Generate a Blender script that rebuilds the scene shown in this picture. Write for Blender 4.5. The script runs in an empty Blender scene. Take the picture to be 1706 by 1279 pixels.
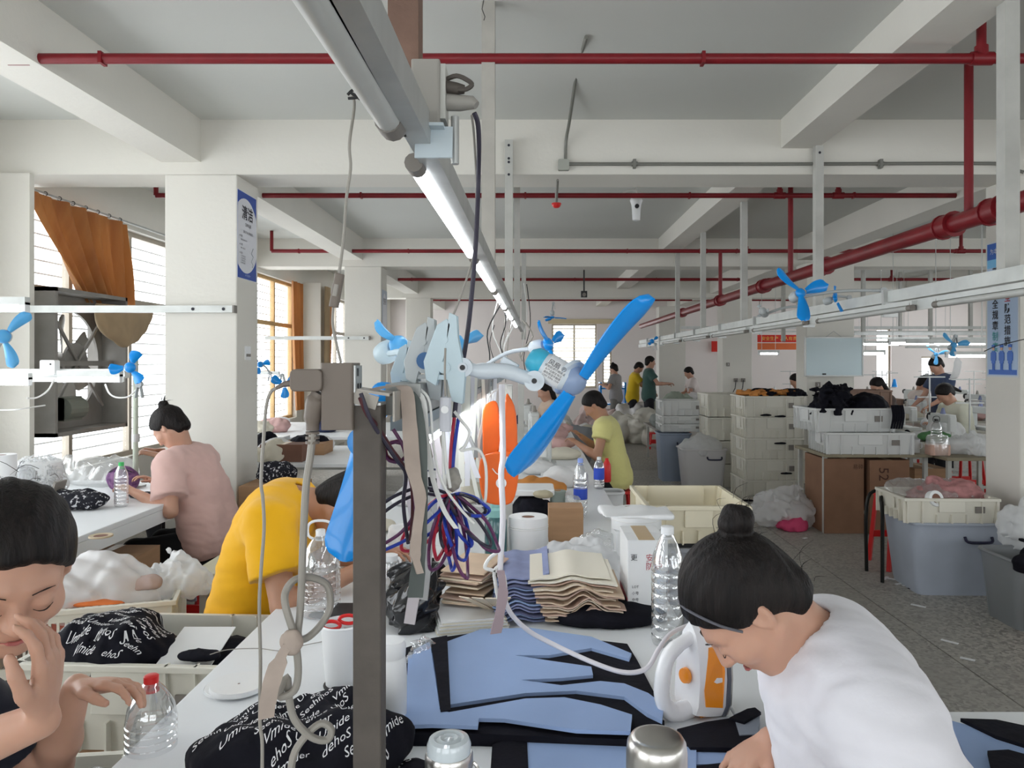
import bpy, bmesh, math, random
import numpy as np
from mathutils import Vector, Matrix, Quaternion, noise
from mathutils.bvhtree import BVHTree
random.seed(7)
rng = np.random.default_rng(7)
SC = bpy.context.scene
COL = SC.collection
PI = math.pi
# ------------------------------------------------------------------ camera, world, exposure
F, CX, CY, ZC = 1250.0, 885.0, 603.0, 1.6      # focal length in pixels of a 1706 wide frame, vanishing point, eye height
cam_d = bpy.data.cameras.new('camera'); cam = bpy.data.objects.new('camera', cam_d); COL.objects.link(cam)
cam.location = (0, 0, ZC); cam.rotation_euler = (PI/2, 0, 0)
cam_d.sensor_width = 36; cam_d.lens = F/1706*36
cam_d.shift_x = -(CX-853)/1706; cam_d.shift_y = -(639.5-CY)/1706
cam_d.clip_start = 0.05; cam_d.clip_end = 200
SC.camera = cam
w = bpy.data.worlds.new('daylight'); SC.world = w; w.use_nodes = True
bg = w.node_tree.nodes['Background']; bg.inputs[0].default_value = (0.93, 0.97, 1.0, 1); bg.inputs[1].default_value = 5.5
SC.view_settings.view_transform = 'Standard'; SC.view_settings.look = 'None'
SC.view_settings.exposure = -0.06; SC.view_settings.gamma = 1; SC.view_settings.use_curve_mapping = False
SC.cycles.max_bounces = 10; SC.cycles.diffuse_bounces = 6; SC.cycles.transparent_max_bounces = 16
SC.cycles.sample_clamp_indirect = 6.0
SC.cycles.use_denoising = True

def V(*a): return Vector(a)
def W(px, py, Y): return Vector(((px-CX)*Y/F, Y, ZC-(py-CY)*Y/F))     # photo position at depth Y -> place in the room
def PX(px, Y): return (px-CX)*Y/F
def PZ(py, Y): return ZC-(py-CY)*Y/F

# ------------------------------------------------------------------ objects
def tag(o, label=None, cat=None, group=None, kind=None):
    if label: o['label'] = label
    if cat: o['category'] = cat
    if group: o['group'] = group
    if kind: o['kind'] = kind
    return o
def empty(name, loc, label=None, cat=None, group=None, rz=0.0):
    o = bpy.data.objects.new(name, None); COL.objects.link(o); o.location = loc; o.rotation_euler = (0, 0, rz)
    o.empty_display_size = 0.05
    return tag(o, label, cat, group)
def link(name, me, parent=None, mat=None, smooth=False, world=False):
    o = bpy.data.objects.new(name, me); COL.objects.link(o)
    if mat is not None and not me.materials: me.materials.append(mat)
    if smooth: me.shade_smooth()
    if parent is not None:
        o.parent = parent
        if world: o.matrix_parent_inverse = parent.matrix_basis.inverted()
    return o
def wm(o):      # world matrix without a depsgraph update
    m = o.matrix_basis.copy()
    if o.parent: m = wm(o.parent) @ o.matrix_parent_inverse @ m
    return m
def clone(o, loc=None, rz=None, label=None, parent=None, group=None):
    c = o.copy(); COL.objects.link(c)
    if parent is not None: c.parent = parent
    if loc is not None: c.location = loc
    if rz is not None: c.rotation_euler = (0, 0, rz)
    if label: c['label'] = label
    if group: c['group'] = group
    for ch in KIDS.get(o.name, []): 
        cc = clone(ch, parent=c)
        KIDS.setdefault(c.name, []).append(cc)
    return c
KIDS = {}
class MB:
    """collects simple solids and links them as one mesh"""
    def __init__(s): s.v = []; s.f = []; s.m = []; s.mi = 0
    def add(s, vs, fs):
        n = len(s.v); s.v += [tuple(v) for v in vs]; s.f += [tuple(i+n for i in f) for f in fs]; s.m += [s.mi]*len(fs); return s
    def box(s, c, d, rot=None, taper=1.0):
        x, y, z = d[0]/2, d[1]/2, d[2]/2; t = taper
        vs = [Vector(p) for p in ((-x*t,-y*t,-z),(x*t,-y*t,-z),(x*t,y*t,-z),(-x*t,y*t,-z),(-x,-y,z),(x,-y,z),(x,y,z),(-x,y,z))]
        if rot is not None:
            R = rot if isinstance(rot, Matrix) else Matrix.Rotation(rot, 3, 'Z'); vs = [R @ v for v in vs]
        c = Vector(c)
        return s.add([v+c for v in vs], [(0,3,2,1),(4,5,6,7),(0,1,5,4),(1,2,6,5),(2,3,7,6),(3,0,4,7)])
    def b2(s, x0, x1, y0, y1, z0, z1): return s.box(((x0+x1)/2,(y0+y1)/2,(z0+z1)/2),(abs(x1-x0),abs(y1-y0),abs(z1-z0)))
    def rbox(s, c, d, r=0.01, rot=None, n=3, axis='Z'):      # rounded upright corners
        x, y, z = d[0]/2, d[1]/2, d[2]/2; pts = []
        if axis == 'Y': x, y, z = d[0]/2, d[2]/2, d[1]/2
        if axis == 'X': x, y, z = d[1]/2, d[2]/2, d[0]/2
        for cx, cy, a0 in ((x-r,y-r,0),(-x+r,y-r,90),(-x+r,-y+r,180),(x-r,-y+r,270)):
            for k in range(n+1):
                a = math.radians(a0+90*k/n); pts.append((cx+r*math.cos(a), cy+r*math.sin(a)))
        m = len(pts); vs = [Vector((p[0],p[1],-z)) for p in pts]+[Vector((p[0],p[1],z)) for p in pts]
        if axis == 'Y': vs = [Vector((v.x, -v.z, v.y)) for v in vs]
        if axis == 'X': vs = [Vector((v.z, v.x, v.y)) for v in vs]
        if rot is not None:
            R = rot if isinstance(rot, Matrix) else Matrix.Rotation(rot, 3, 'Z'); vs = [R @ v for v in vs]
        c = Vector(c); vs = [v+c for v in vs]
        fs = [tuple(reversed(range(m))), tuple(range(m, 2*m))]+[(i,(i+1)%m,m+(i+1)%m,m+i) for i in range(m)]
        return s.add(vs, fs)
    def cyl(s, a, b, r, r2=None, n=12, caps=True):
        a, b = Vector(a), Vector(b); r2 = r if r2 is None else r2; d = (b-a).normalized()
        u = d.cross(Vector((0,0,1)) if abs(d.z) < .9 else Vector((1,0,0))).normalized(); w_ = d.cross(u)
        vs = []
        for p, rr in ((a, r), (b, r2)):
            for k in range(n): t = 2*PI*k/n; vs.append(p+u*(rr*math.cos(t))+w_*(rr*math.sin(t)))
        fs = [(i,(i+1)%n,n+(i+1)%n,n+i) for i in range(n)]
        if caps: fs += [tuple(reversed(range(n))), tuple(range(n, 2*n))]
        return s.add(vs, fs)
    def tube(s, pts, r, n=7, closed=False, flat=1.0, sub=0):
        pts = [Vector(p) for p in pts]
        if sub: pts = smooth_pts(pts, sub, closed)
        m = len(pts); vs = []; prev = None
        for i, p in enumerate(pts):
            a = pts[(i-1) % m] if (i or closed) else p; b = pts[(i+1) % m] if (i < m-1 or closed) else p
            d = (b-a).normalized()
            if prev is None: u = d.cross(Vector((0,0,1)) if abs(d.z) < .9 else Vector((1,0,0))).normalized()
            else:
                u = prev-d*prev.dot(d)
                u = u.normalized() if u.length > 1e-6 else d.orthogonal().normalized()
            prev = u; w_ = d.cross(u); rr = r[i*len(r)//m] if isinstance(r, (list, tuple)) else r
            for k in range(n): t = 2*PI*k/n; vs.append(p+u*(rr*math.cos(t))+w_*(rr*flat*math.sin(t)))
        fs = []
        for i in range(m if closed else m-1):
            j = (i+1) % m
            for k in range(n): fs.append((i*n+k, i*n+(k+1)%n, j*n+(k+1)%n, j*n+k))
        if not closed: fs += [tuple(reversed(range(n))), tuple(range((m-1)*n, m*n))]
        return s.add(vs, fs)
    def lathe(s, prof, c=(0,0,0), n=20, M=None):
        c = Vector(c); vs = []
        for r, z in prof:
            for k in range(n): t = 2*PI*k/n; v = Vector((r*math.cos(t), r*math.sin(t), z)); vs.append((M @ v if M else v)+c)
        m = len(prof); fs = [(i*n+k, i*n+(k+1)%n, (i+1)*n+(k+1)%n, (i+1)*n+k) for i in range(m-1) for k in range(n)]
        if prof[0][0] > 1e-4: fs.append(tuple(reversed(range(n))))
        if prof[-1][0] > 1e-4: fs.append(tuple(range((m-1)*n, m*n)))
        return s.add(vs, fs)
    def prism(s, pts, z0, z1, fn=None):        # outline in plan, extruded; fn maps the points
        m = len(pts); vs = [Vector((p[0],p[1],z0)) for p in pts]+[Vector((p[0],p[1],z1)) for p in pts]
        if fn: vs = [fn(v) for v in vs]
        return s.add(vs, [tuple(reversed(range(m))), tuple(range(m,2*m))]+[(i,(i+1)%m,m+(i+1)%m,m+i) for i in range(m)])
    def build(s, name, mat, parent=None, smooth=False, bevel=0, label=None, cat=None, group=None, kind=None, world=False):
        me = bpy.data.meshes.new(name); me.from_pydata(s.v, [], s.f)
        mats = mat if isinstance(mat, (list, tuple)) else [mat]
        for m_ in mats: me.materials.append(m_)
        if len(mats) > 1: me.polygons.foreach_set('material_index', s.m)
        bm = bmesh.new(); bm.from_mesh(me)
        if smooth: bmesh.ops.remove_doubles(bm, verts=bm.verts, dist=1e-6)
        bmesh.ops.recalc_face_normals(bm, faces=bm.faces); bm.to_mesh(me); bm.free()
        if smooth:
            me.shade_smooth()
            try: me.set_sharp_from_angle(angle=math.radians(40))
            except Exception: pass
        o = link(name, me, parent, world=world)
        if bevel:
            b = o.modifiers.new('bevel', 'BEVEL'); b.width = bevel; b.segments = 2; b.limit_method = 'ANGLE'
        if parent is not None: KIDS.setdefault(parent.name, []).append(o)
        return tag(o, label, cat, group, kind)
def smooth_pts(pts, sub=4, closed=False):
    m = len(pts); out = []
    rng_ = range(m if closed else m-1)
    for i in rng_:
        p0 = pts[(i-1) % m] if (i or closed) else pts[0]; p1 = pts[i]; p2 = pts[(i+1) % m]; p3 = pts[(i+2) % m] if (i+2 < m or closed) else pts[-1]
        for k in range(sub):
            t = k/sub
            out.append(0.5*((2*p1)+(-p0+p2)*t+(2*p0-5*p1+4*p2-p3)*t*t+(-p0+3*p1-3*p2+p3)*t**3))
    if not closed: out.append(pts[-1])
    return out

# ------------------------------------------------------------------ materials
MATS = {}
def mat(name, col, rough=0.6, metal=0.0, var=0.0, scale=8.0, bump=0.0, bscale=60.0, trans=0.0, emit=0.0, ecol=None, spec=0.4, sss=0.0, stretch=None, coat=0.0, sheen=0.0, col2=None, detail=4):
    if name in MATS: return MATS[name]
    m = bpy.data.materials.new(name); m.use_nodes = True; nt = m.node_tree; b = nt.nodes['Principled BSDF']
    c = tuple(col)+(1,) if len(col) == 3 else col
    b.inputs['Base Color'].default_value = c; b.inputs['Roughness'].default_value = rough; b.inputs['Metallic'].default_value = metal
    b.inputs['Specular IOR Level'].default_value = spec; b.inputs['Transmission Weight'].default_value = trans
    b.inputs['Coat Weight'].default_value = coat; b.inputs['Sheen Weight'].default_value = sheen
    if sss: b.inputs['Subsurface Weight'].default_value = sss; b.inputs['Subsurface Radius'].default_value = (.01,.004,.002); b.inputs['Subsurface Scale'].default_value = 0.6
    if emit: b.inputs['Emission Color'].default_value = tuple(ecol or col)+(1,); b.inputs['Emission Strength'].default_value = emit
    if var or bump:
        tc = nt.nodes.new('ShaderNodeTexCoord'); mp = nt.nodes.new('ShaderNodeMapping'); nt.links.new(tc.outputs['Object'], mp.inputs[0])
        if stretch: mp.inputs['Scale'].default_value = stretch
    if var:
        n = nt.nodes.new('ShaderNodeTexNoise'); n.inputs['Scale'].default_value = scale; n.inputs['Detail'].default_value = detail; nt.links.new(mp.outputs[0], n.inputs[0])
        r = nt.nodes.new('ShaderNodeMapRange'); r.inputs[1].default_value = .3; r.inputs[2].default_value = .7; nt.links.new(n.outputs[0], r.inputs[0])
        mx = nt.nodes.new('ShaderNodeMix'); mx.data_type = 'RGBA'
        d = tuple(col2) if col2 else tuple(max(0, x*(1-var)) for x in col)
        mx.inputs[6].default_value = c; mx.inputs[7].default_value = d+(1,)
        nt.links.new(r.outputs[0], mx.inputs[0]); nt.links.new(mx.outputs[2], b.inputs['Base Color'])
    if bump:
        n2 = nt.nodes.new('ShaderNodeTexNoise'); n2.inputs['Scale'].default_value = bscale; n2.inputs['Detail'].default_value = 4; nt.links.new(mp.outputs[0], n2.inputs[0])
        bp = nt.nodes.new('ShaderNodeBump'); bp.inputs['Strength'].default_value = bump; bp.inputs['Distance'].default_value = .01; nt.links.new(n2.outputs[0], bp.inputs['Height']); nt.links.new(bp.outputs[0], b.inputs['Normal'])
    MATS[name] = m; return m
def film(name, col=(.9,.93,.93), body=.25, rough=.12, gloss=.25):
    """thin clear plastic: see-through, a little milk, a sheen that follows the angle"""
    if name in MATS: return MATS[name]
    m = bpy.data.materials.new(name); m.use_nodes = True; nt = m.node_tree; nt.nodes.clear()
    o = nt.nodes.new('ShaderNodeOutputMaterial'); t = nt.nodes.new('ShaderNodeBsdfTransparent'); d = nt.nodes.new('ShaderNodeBsdfDiffuse'); g = nt.nodes.new('ShaderNodeBsdfGlossy')
    tl = nt.nodes.new('ShaderNodeBsdfTranslucent'); tl.inputs[0].default_value = tuple(col)+(1,); m0 = nt.nodes.new('ShaderNodeMixShader'); m0.inputs[0].default_value = .4
    d.inputs[0].default_value = tuple(col)+(1,); g.inputs['Roughness'].default_value = rough; t.inputs[0].default_value = tuple(.94+.06*x for x in col)+(1,)
    m1 = nt.nodes.new('ShaderNodeMixShader'); m2 = nt.nodes.new('ShaderNodeMixShader'); lw = nt.nodes.new('ShaderNodeLayerWeight'); lw.inputs[0].default_value = .35
    n = nt.nodes.new('ShaderNodeTexNoise'); n.inputs['Scale'].default_value = 25; bp = nt.nodes.new('ShaderNodeBump'); bp.inputs['Strength'].default_value = .25; bp.inputs['Distance'].default_value = .01
    tc = nt.nodes.new('ShaderNodeTexCoord'); L = nt.links.new; L(tc.outputs['Object'], n.inputs[0]); L(n.outputs[0], bp.inputs['Height']); L(bp.outputs[0], g.inputs['Normal']); L(bp.outputs[0], lw.inputs['Normal'])
    m1.inputs[0].default_value = body; L(d.outputs[0], m0.inputs[1]); L(tl.outputs[0], m0.inputs[2]); L(t.outputs[0], m1.inputs[1]); L(m0.outputs[0], m1.inputs[2])
    mt = nt.nodes.new('ShaderNodeMath'); mt.operation = 'MULTIPLY_ADD'; mt.inputs[1].default_value = .75; mt.inputs[2].default_value = gloss*.3; L(lw.outputs['Facing'], mt.inputs[0])
    mt2 = nt.nodes.new('ShaderNodeMath'); mt2.operation = 'MULTIPLY'; mt2.inputs[1].default_value = gloss*2; L(mt.outputs[0], mt2.inputs[0]); mt2.use_clamp = True
    L(mt2.outputs[0], m2.inputs[0]); L(m1.outputs[0], m2.inputs[1]); L(g.outputs[0], m2.inputs[2]); L(m2.outputs[0], o.inputs[0])
    MATS[name] = m; return m

PLASTER = mat('white_plaster', (.71,.69,.635), .85, var=.06, scale=1.3, bump=.15, bscale=30)
CEILM = mat('ceiling_plaster', (.61,.62,.59), .9, var=.05, scale=.9, bump=.12, bscale=20)
WALLP = mat('far_wall_paint', (.80,.74,.72), .85, var=.05, scale=1)
RED = mat('red_pipe_paint', (.21,.008,.014), .4, var=.2, scale=6)
STEEL = mat('galvanised_steel', (.50,.51,.50), .42, .55, var=.15, scale=14, stretch=(1,1,.2))
RAILW = mat('white_coated_rail', (.66,.68,.66), .45, .15, var=.15, scale=9)
POSTG = mat('dusty_grey_post', (.105,.09,.078), .65, .1, var=.25, scale=18, bump=.15)
BROWN = mat('brown_wrapped_post', (.20,.12,.09), .8, var=.3, scale=12, bump=.3)
TUBE_ON = mat('lit_lamp_tube', (1,1,1), .3, emit=14, ecol=(.92,.96,1.0))
TUBE_OFF = mat('unlit_lamp_tube', (.55,.56,.54), .35, .1, var=.1)
BLUE = mat('bright_blue_plastic', (.0,.29,.84), .28, var=.1, scale=3, coat=.3)
BLUET = mat('light_blue_plastic', (.10,.42,.80), .35, var=.1)
PALE = mat('pale_blue_grey_plastic', (.55,.63,.68), .4, var=.08)
CRATE = mat('cream_crate_plastic', (.72,.70,.62), .45, var=.08, scale=5)
CRATEB = mat('beige_crate_plastic', (.74,.68,.52), .45, var=.08, scale=5)
BINM = mat('grey_translucent_bin', (.42,.46,.54), .35, var=.12, scale=4)
WHITEP = mat('white_plastic', (.78,.79,.80), .35, var=.04)
TABLE = mat('white_table_cover', (.78,.80,.82), .45, var=.04, scale=3, bump=.04, bscale=8)
CARD = mat('brown_cardboard', (.42,.25,.14), .85, var=.15, scale=6, bump=.08, bscale=80, stretch=(1,1,6))
CARD2 = mat('dark_cardboard', (.20,.10,.07), .85, var=.2, scale=6)
ORANGE = mat('orange_curtain_cloth', (.62,.24,.05), .85, var=.3, scale=4, stretch=(3,3,.6), sheen=.2)
KHAKI = mat('khaki_curtain_lining', (.45,.33,.20), .85, var=.2, scale=4)
BLK = mat('black_cloth', (.010,.010,.016), .9, var=.4, scale=12, bump=.25, bscale=40, spec=.15)
BLUEC = mat('pale_blue_cloth', (.29,.40,.64), .8, var=.12, scale=2.5, bump=.06, bscale=25)
BEIGEC = mat('beige_cloth', (.68,.52,.38), .85, var=.15, scale=12)
BLUES = mat('slate_blue_cloth', (.28,.32,.52), .85, var=.3, scale=10)
SKIN = mat('light_skin', (.55,.31,.22), .5, var=.12, scale=9, sss=.15)
SKIND = mat('tan_skin', (.47,.25,.16), .5, var=.12, scale=9, sss=.15)
HAIR = mat('black_hair', (.006,.005,.005), .55, var=.5, scale=40, bump=.5, bscale=90, stretch=(2,2,.2), col2=(.016,.012,.011), spec=.18)
DARK = mat('dark_plastic', (.02,.02,.022), .5)
REDP = mat('red_plastic', (.60,.02,.02), .35)
GREYP = mat('grey_plastic', (.22,.20,.18), .5, var=.1, scale=10)
CORDW = mat('white_cord', (.72,.72,.70), .5)
CORDG = mat('grey_cord', (.30,.28,.25), .5)
RIBB = mat('beige_ribbon', (.45,.37,.32), .85, var=.2, scale=20)
INK = mat('black_ink', (.02,.02,.03), .6)
INKW = mat('white_print', (.78,.78,.8), .7)
CLEAR = film('clear_plastic_film', body=.22, gloss=.35)
MILKY = film('milky_plastic_bag', (.90,.91,.92), body=.62, rough=.3, gloss=.12)
PET = film('clear_bottle_plastic', (.85,.92,.97), body=.10, rough=.05, gloss=.55)
CHROME = mat('brushed_steel', (.62,.60,.57), .28, 1.0, var=.1, scale=30, stretch=(1,1,.1))

# ------------------------------------------------------------------ implicit surfaces (bodies, cloth heaps)
def _len(a): return np.sqrt((a*a).sum(1))
def smin(a, b, k):
    if k <= 0: return np.minimum(a, b)
    h = np.clip(.5+.5*(b-a)/k, 0, 1); return b*(1-h)+a*h-k*h*(1-h)
def smax(a, b, k): return -smin(-a, -b, k)
def s_cone(P, a, b, r1, r2):
    a = np.asarray(a, np.float32); b = np.asarray(b, np.float32); ba = b-a; l2 = float((ba*ba).sum())+1e-12
    t = np.clip(((P-a) @ ba)/l2, 0, 1); return _len(P-a-t[:,None]*ba)-(r1+(r2-r1)*t)
def s_ell(P, c, r, R=None):
    q = P-np.asarray(c, np.float32)
    if R is not None: q = q @ np.asarray(R, np.float32)      # columns of R are the local axes
    r = np.asarray(r, np.float32); k0 = _len(q/r); k1 = _len(q/(r*r)); return k0*(k0-1)/np.maximum(k1, 1e-6)
def s_box(P, c, hd, r=0.0, R=None):
    q = P-np.asarray(c, np.float32)
    if R is not None: q = q @ np.asarray(R, np.float32)
    q = np.abs(q)-(np.asarray(hd, np.float32)-r)
    return _len(np.maximum(q, 0))+np.minimum(q.max(1), 0)-r
def wob(P, s, a, seed=0):      # cheap smooth unevenness
    r = np.random.default_rng(seed); out = np.zeros(len(P), np.float32)
    for k in range(4):
        d = r.normal(size=3); d /= np.linalg.norm(d); e = r.normal(size=3); e /= np.linalg.norm(e); f = s*(1+.6*k)
        out += np.sin(P @ (d*f)+r.uniform(0, 6)+1.5*np.sin(P @ (e*f*.6)+r.uniform(0, 6)))/(1+.5*k)
    return out*a*.45
def isomesh(fn, lo, hi, h):
    lo = np.array(lo, np.float32); hi = np.array(hi, np.float32); B = 8
    n = np.maximum(np.ceil((hi-lo)/h/B).astype(int), 1); N = n*B+1
    vals = np.full(tuple(N), 1.0, np.float32)
    bc = np.stack(np.meshgrid(*[lo[i]+(np.arange(n[i])+.5)*B*h for i in range(3)], indexing='ij'), -1).reshape(-1, 3).astype(np.float32)
    d = fn(bc); near = np.abs(d) < B*h*1.15+.02; bi = np.stack(np.unravel_index(np.arange(len(bc)), tuple(n)), 1)
    sgn = np.where(d < 0, -1.0, 1.0)
    for q in bi[(sgn < 0) & ~near]: vals[q[0]*B:q[0]*B+B+1, q[1]*B:q[1]*B+B+1, q[2]*B:q[2]*B+B+1] = -1
    loc = np.stack(np.meshgrid(*[np.arange(B+1)]*3, indexing='ij'), -1).reshape(-1, 3)
    nb = bi[near]
    for c0 in range(0, len(nb), 300):
        q = nb[c0:c0+300]; idx = (q[:,None,:]*B+loc[None]).reshape(-1, 3); P = (lo+idx*h).astype(np.float32)
        vals[idx[:,0], idx[:,1], idx[:,2]] = fn(P)
    for ax in range(3):
        sl = [slice(None)]*3; sl[ax] = 0; vals[tuple(sl)] = np.maximum(vals[tuple(sl)], h*.3); sl[ax] = -1; vals[tuple(sl)] = np.maximum(vals[tuple(sl)], h*.3)
    ins = vals < 0; c = ins.astype(np.int8); s8 = sum(c[i:N[0]-1+i, j:N[1]-1+j, k:N[2]-1+k] for i in (0,1) for j in (0,1) for k in (0,1))
    cell = (s8 > 0) & (s8 < 8); ci = np.argwhere(cell); vid = np.full(cell.shape, -1, np.int64); vid[tuple(ci.T)] = np.arange(len(ci))
    acc = np.zeros((len(ci), 3)); cnt = np.zeros(len(ci))
    corners = [(i,j,k) for i in (0,1) for j in (0,1) for k in (0,1)]
    for a in range(8):
        for b in range(a+1, 8):
            A, Bc = np.array(corners[a]), np.array(corners[b])
            if np.abs(A-Bc).sum() != 1: continue
            va = vals[tuple((ci+A).T)]; vb = vals[tuple((ci+Bc).T)]; x = (va < 0) != (vb < 0)
            t = va[x]/(va[x]-vb[x]); acc[x] += A+(Bc-A)*t[:,None]; cnt[x] += 1
    verts = lo+(ci+acc/cnt[:,None])*h; faces = []
    for ax in range(3):
        u, v_ = [(1,2),(2,0),(0,1)][ax]; sl0 = [slice(None)]*3; sl1 = [slice(None)]*3; sl0[ax] = slice(0,-1); sl1[ax] = slice(1,None)
        e = np.argwhere(ins[tuple(sl0)] != ins[tuple(sl1)]); e = e[(e[:,u] > 0) & (e[:,v_] > 0) & (e[:,u] < N[u]-1) & (e[:,v_] < N[v_]-1)]
        if not len(e): continue
        flip = ins[tuple(e.T)]
        def g(du, dv): q = e.copy(); q[:,u] += du; q[:,v_] += dv; return vid[tuple(q.T)]
        Q = np.stack([g(-1,-1), g(0,-1), g(0,0), g(-1,0)], 1); Q[~flip] = Q[~flip][:, ::-1]; faces.append(Q)
    faces = np.concatenate(faces) if faces else np.zeros((0,4), int)
    faces = faces[(faces >= 0).all(1)]
    return verts, faces
def iso(name, fn, lo, hi, h, m, parent=None, world=True, label=None, cat=None, group=None, kind=None):
    v, f = isomesh(fn, lo, hi, h); me = bpy.data.meshes.new(name)
    me.vertices.add(len(v)); me.vertices.foreach_set('co', v.astype(np.float32).ravel())
    me.loops.add(len(f)*4); me.loops.foreach_set('vertex_index', f.astype(np.int32).ravel())
    me.polygons.add(len(f)); me.polygons.foreach_set('loop_start', np.arange(0, len(f)*4, 4, dtype=np.int32))
    me.update(calc_edges=True); me.validate(); me.materials.append(m); me.shade_smooth()
    if parent is None and cat:      # put the origin at the base of the thing
        c = Vector(((lo[0]+hi[0])/2, (lo[1]+hi[1])/2, float(v[:,2].min()) if len(v) else lo[2])); me.transform(Matrix.Translation(-c))
        o = link(name, me); o.location = c
    else: o = link(name, me, parent, world=world)
    if parent is not None: KIDS.setdefault(parent.name, []).append(o)
    return tag(o, label, cat, group, kind)
def text_mesh(s, size=1.0, shear=0.0, bold=0.0, align='CENTER'):
    c = bpy.data.curves.new('t', 'FONT'); c.body = s; c.size = size; c.shear = shear; c.offset = bold; c.align_x = align; c.align_y = 'CENTER'; c.resolution_u = 2
    o = bpy.data.objects.new('t', c); COL.objects.link(o); dg = bpy.context.evaluated_depsgraph_get(); me = bpy.data.meshes.new_from_object(o.evaluated_get(dg))
    bpy.data.objects.remove(o); bpy.data.curves.remove(c); return me
def lettering(s, size, origin, right, up, m, parent, shear=0.0, bold=0.0, align='CENTER', name='lettering', label=None, vertical=False):
    """flat print on a flat sign: right and up are the directions of the text in the parent's frame"""
    right = Vector(right).normalized(); up = Vector(up).normalized(); nrm = right.cross(up)
    me = text_mesh('\n'.join(s) if vertical else s, size, shear, bold, align)
    M = Matrix((right, up, nrm)).transposed().to_4x4(); M.translation = Vector(origin); me.transform(M)
    me.materials.clear(); me.materials.append(m); o = link(name, me, parent); KIDS.setdefault(parent.name, []).append(o); return tag(o, label, kind='stuff' if len(s) > 1 else None)
# ================================================================== THE ROOM
XL, XR, YB, YF, ZT = -3.75, 12.5, -4.0, 20.0, 3.28
def portal(loc, rot, sx, sy):      # daylight sampling guides in the window openings, they add no light
    l = bpy.data.lights.new('window_daylight', 'AREA'); l.shape = 'RECTANGLE'; l.size = sx; l.size_y = sy; l.cycles.is_portal = True
    o = bpy.data.objects.new('window_daylight', l); COL.objects.link(o); o.location = loc; o.rotation_euler = rot
# floor slabs: cast terrazzo with dark joints
def terrazzo():
    m = mat('terrazzo', (.27,.265,.245), .5, bump=.05, bscale=120); nt = m.node_tree; b = nt.nodes['Principled BSDF']
    tc = nt.nodes.new('ShaderNodeTexCoord'); g = nt.nodes.new('ShaderNodeNewGeometry'); v = nt.nodes.new('ShaderNodeTexVoronoi'); v.inputs['Scale'].default_value = 55
    n = nt.nodes.new('ShaderNodeTexNoise'); n.inputs['Scale'].default_value = .8; n.inputs['Detail'].default_value = 5
    r = nt.nodes.new('ShaderNodeValToRGB'); r.color_ramp.elements[0].position = .0; r.color_ramp.elements[0].color = (.16,.152,.138,1); r.color_ramp.elements[1].position = .8; r.color_ramp.elements[1].color = (.48,.46,.42,1)
    m1 = nt.nodes.new('ShaderNodeMix'); m1.data_type = 'RGBA'; m1.inputs[7].default_value = (.32,.305,.28,1); mr = nt.nodes.new('ShaderNodeMapRange'); mr.inputs[1].default_value = .35; mr.inputs[2].default_value = .65; mr.inputs[4].default_value = .75
    L = nt.links.new; L(g.outputs['Position'], v.inputs['Vector']); L(g.outputs['Position'], n.inputs['Vector']); L(v.outputs['Color'], r.inputs[0]); L(r.outputs[0], m1.inputs[6]); L(n.outputs[0], mr.inputs[0]); L(mr.outputs[0], m1.inputs[0]); L(m1.outputs[2], b.inputs['Base Color'])
    return m
TERR = terrazzo(); JOINT = mat('dark_floor_joint', (.07,.07,.065), .8)
floor = MB().b2(XL-.3, XR+.3, YB-.3, YF+.3, -.12, -.014).build('floor', JOINT, kind='structure')
xs = [XL-.2, -1.52, .38, 2.28, 4.18, 6.08, 7.98, 9.88, XR+.2]; ys = [YB-.2]; y = 3.93-2.4*3
while y < YF: ys.append(y); y += 2.4
ys.append(YF+.2)
for i in range(len(xs)-1):
    for j in range(len(ys)-1):
        x0, x1, y0, y1 = xs[i]+.004, xs[i+1]-.004, ys[j]+.004, ys[j+1]-.004
        MB().b2(x0, x1, y0, y1, -.014, 0).build('floor_slab', TERR, floor)
# ceiling and beams
MB().b2(XL-.3, XR+.3, YB-.3, YF+.3, ZT, ZT+.15).build('ceiling', CEILM, kind='structure')
n = 0
def trim(mb, m=PLASTER):
    global n; n += 1; return mb.build('trim_%d' % n, m, kind='structure')
for y in (.2, 5.2, 10.2, 15.2): trim(MB().b2(XL, XR, y, y+.38, 2.90, ZT+.01))                # beams across
for (xa, xb, z) in ((-2.56, -2.29, 2.985), (1.73, 1.98, 3.08), (3.62, 3.9, 2.985), (7.6, 7.85, 3.08)):
    for y0, y1 in ((YB, .2), (.58, 5.2), (5.58, 10.2), (10.58, 15.2), (15.58, YF)): trim(MB().b2(xa, xb, y0, y1, z, ZT+.01))
# columns
def column(x0, x1, y0, y1, k):
    o = MB().b2(x0, x1, y0, y1, 0, 2.90 if y0 > 1 else 2.9).build('column', PLASTER, kind='structure', bevel=.008); o['label'] = k; return o
column(-2.54, -2.04, 5.2, 5.6, 'square white column carrying the blue and white notice')
column(-2.54, -2.04, 10.2, 10.6, 'white column in the second row with a rail bolted to its face')
column(-2.54, -2.04, 15.2, 15.6, 'third white column of the window side row')
column(3.39, 3.89, 5.2, 5.6, 'white column with the blue safety poster')
column(3.60, 4.22, 9.8, 10.2, 'white column behind the whiteboard')
column(3.62, 4.18, 14.2, 14.6, 'white column with the two wall sockets')
column(7.8, 8.3, 10.2, 10.6, 'white column among the sewing rows')
column(2.98, 3.6, 17.5, 17.9, 'grey white column near the far door')
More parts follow.
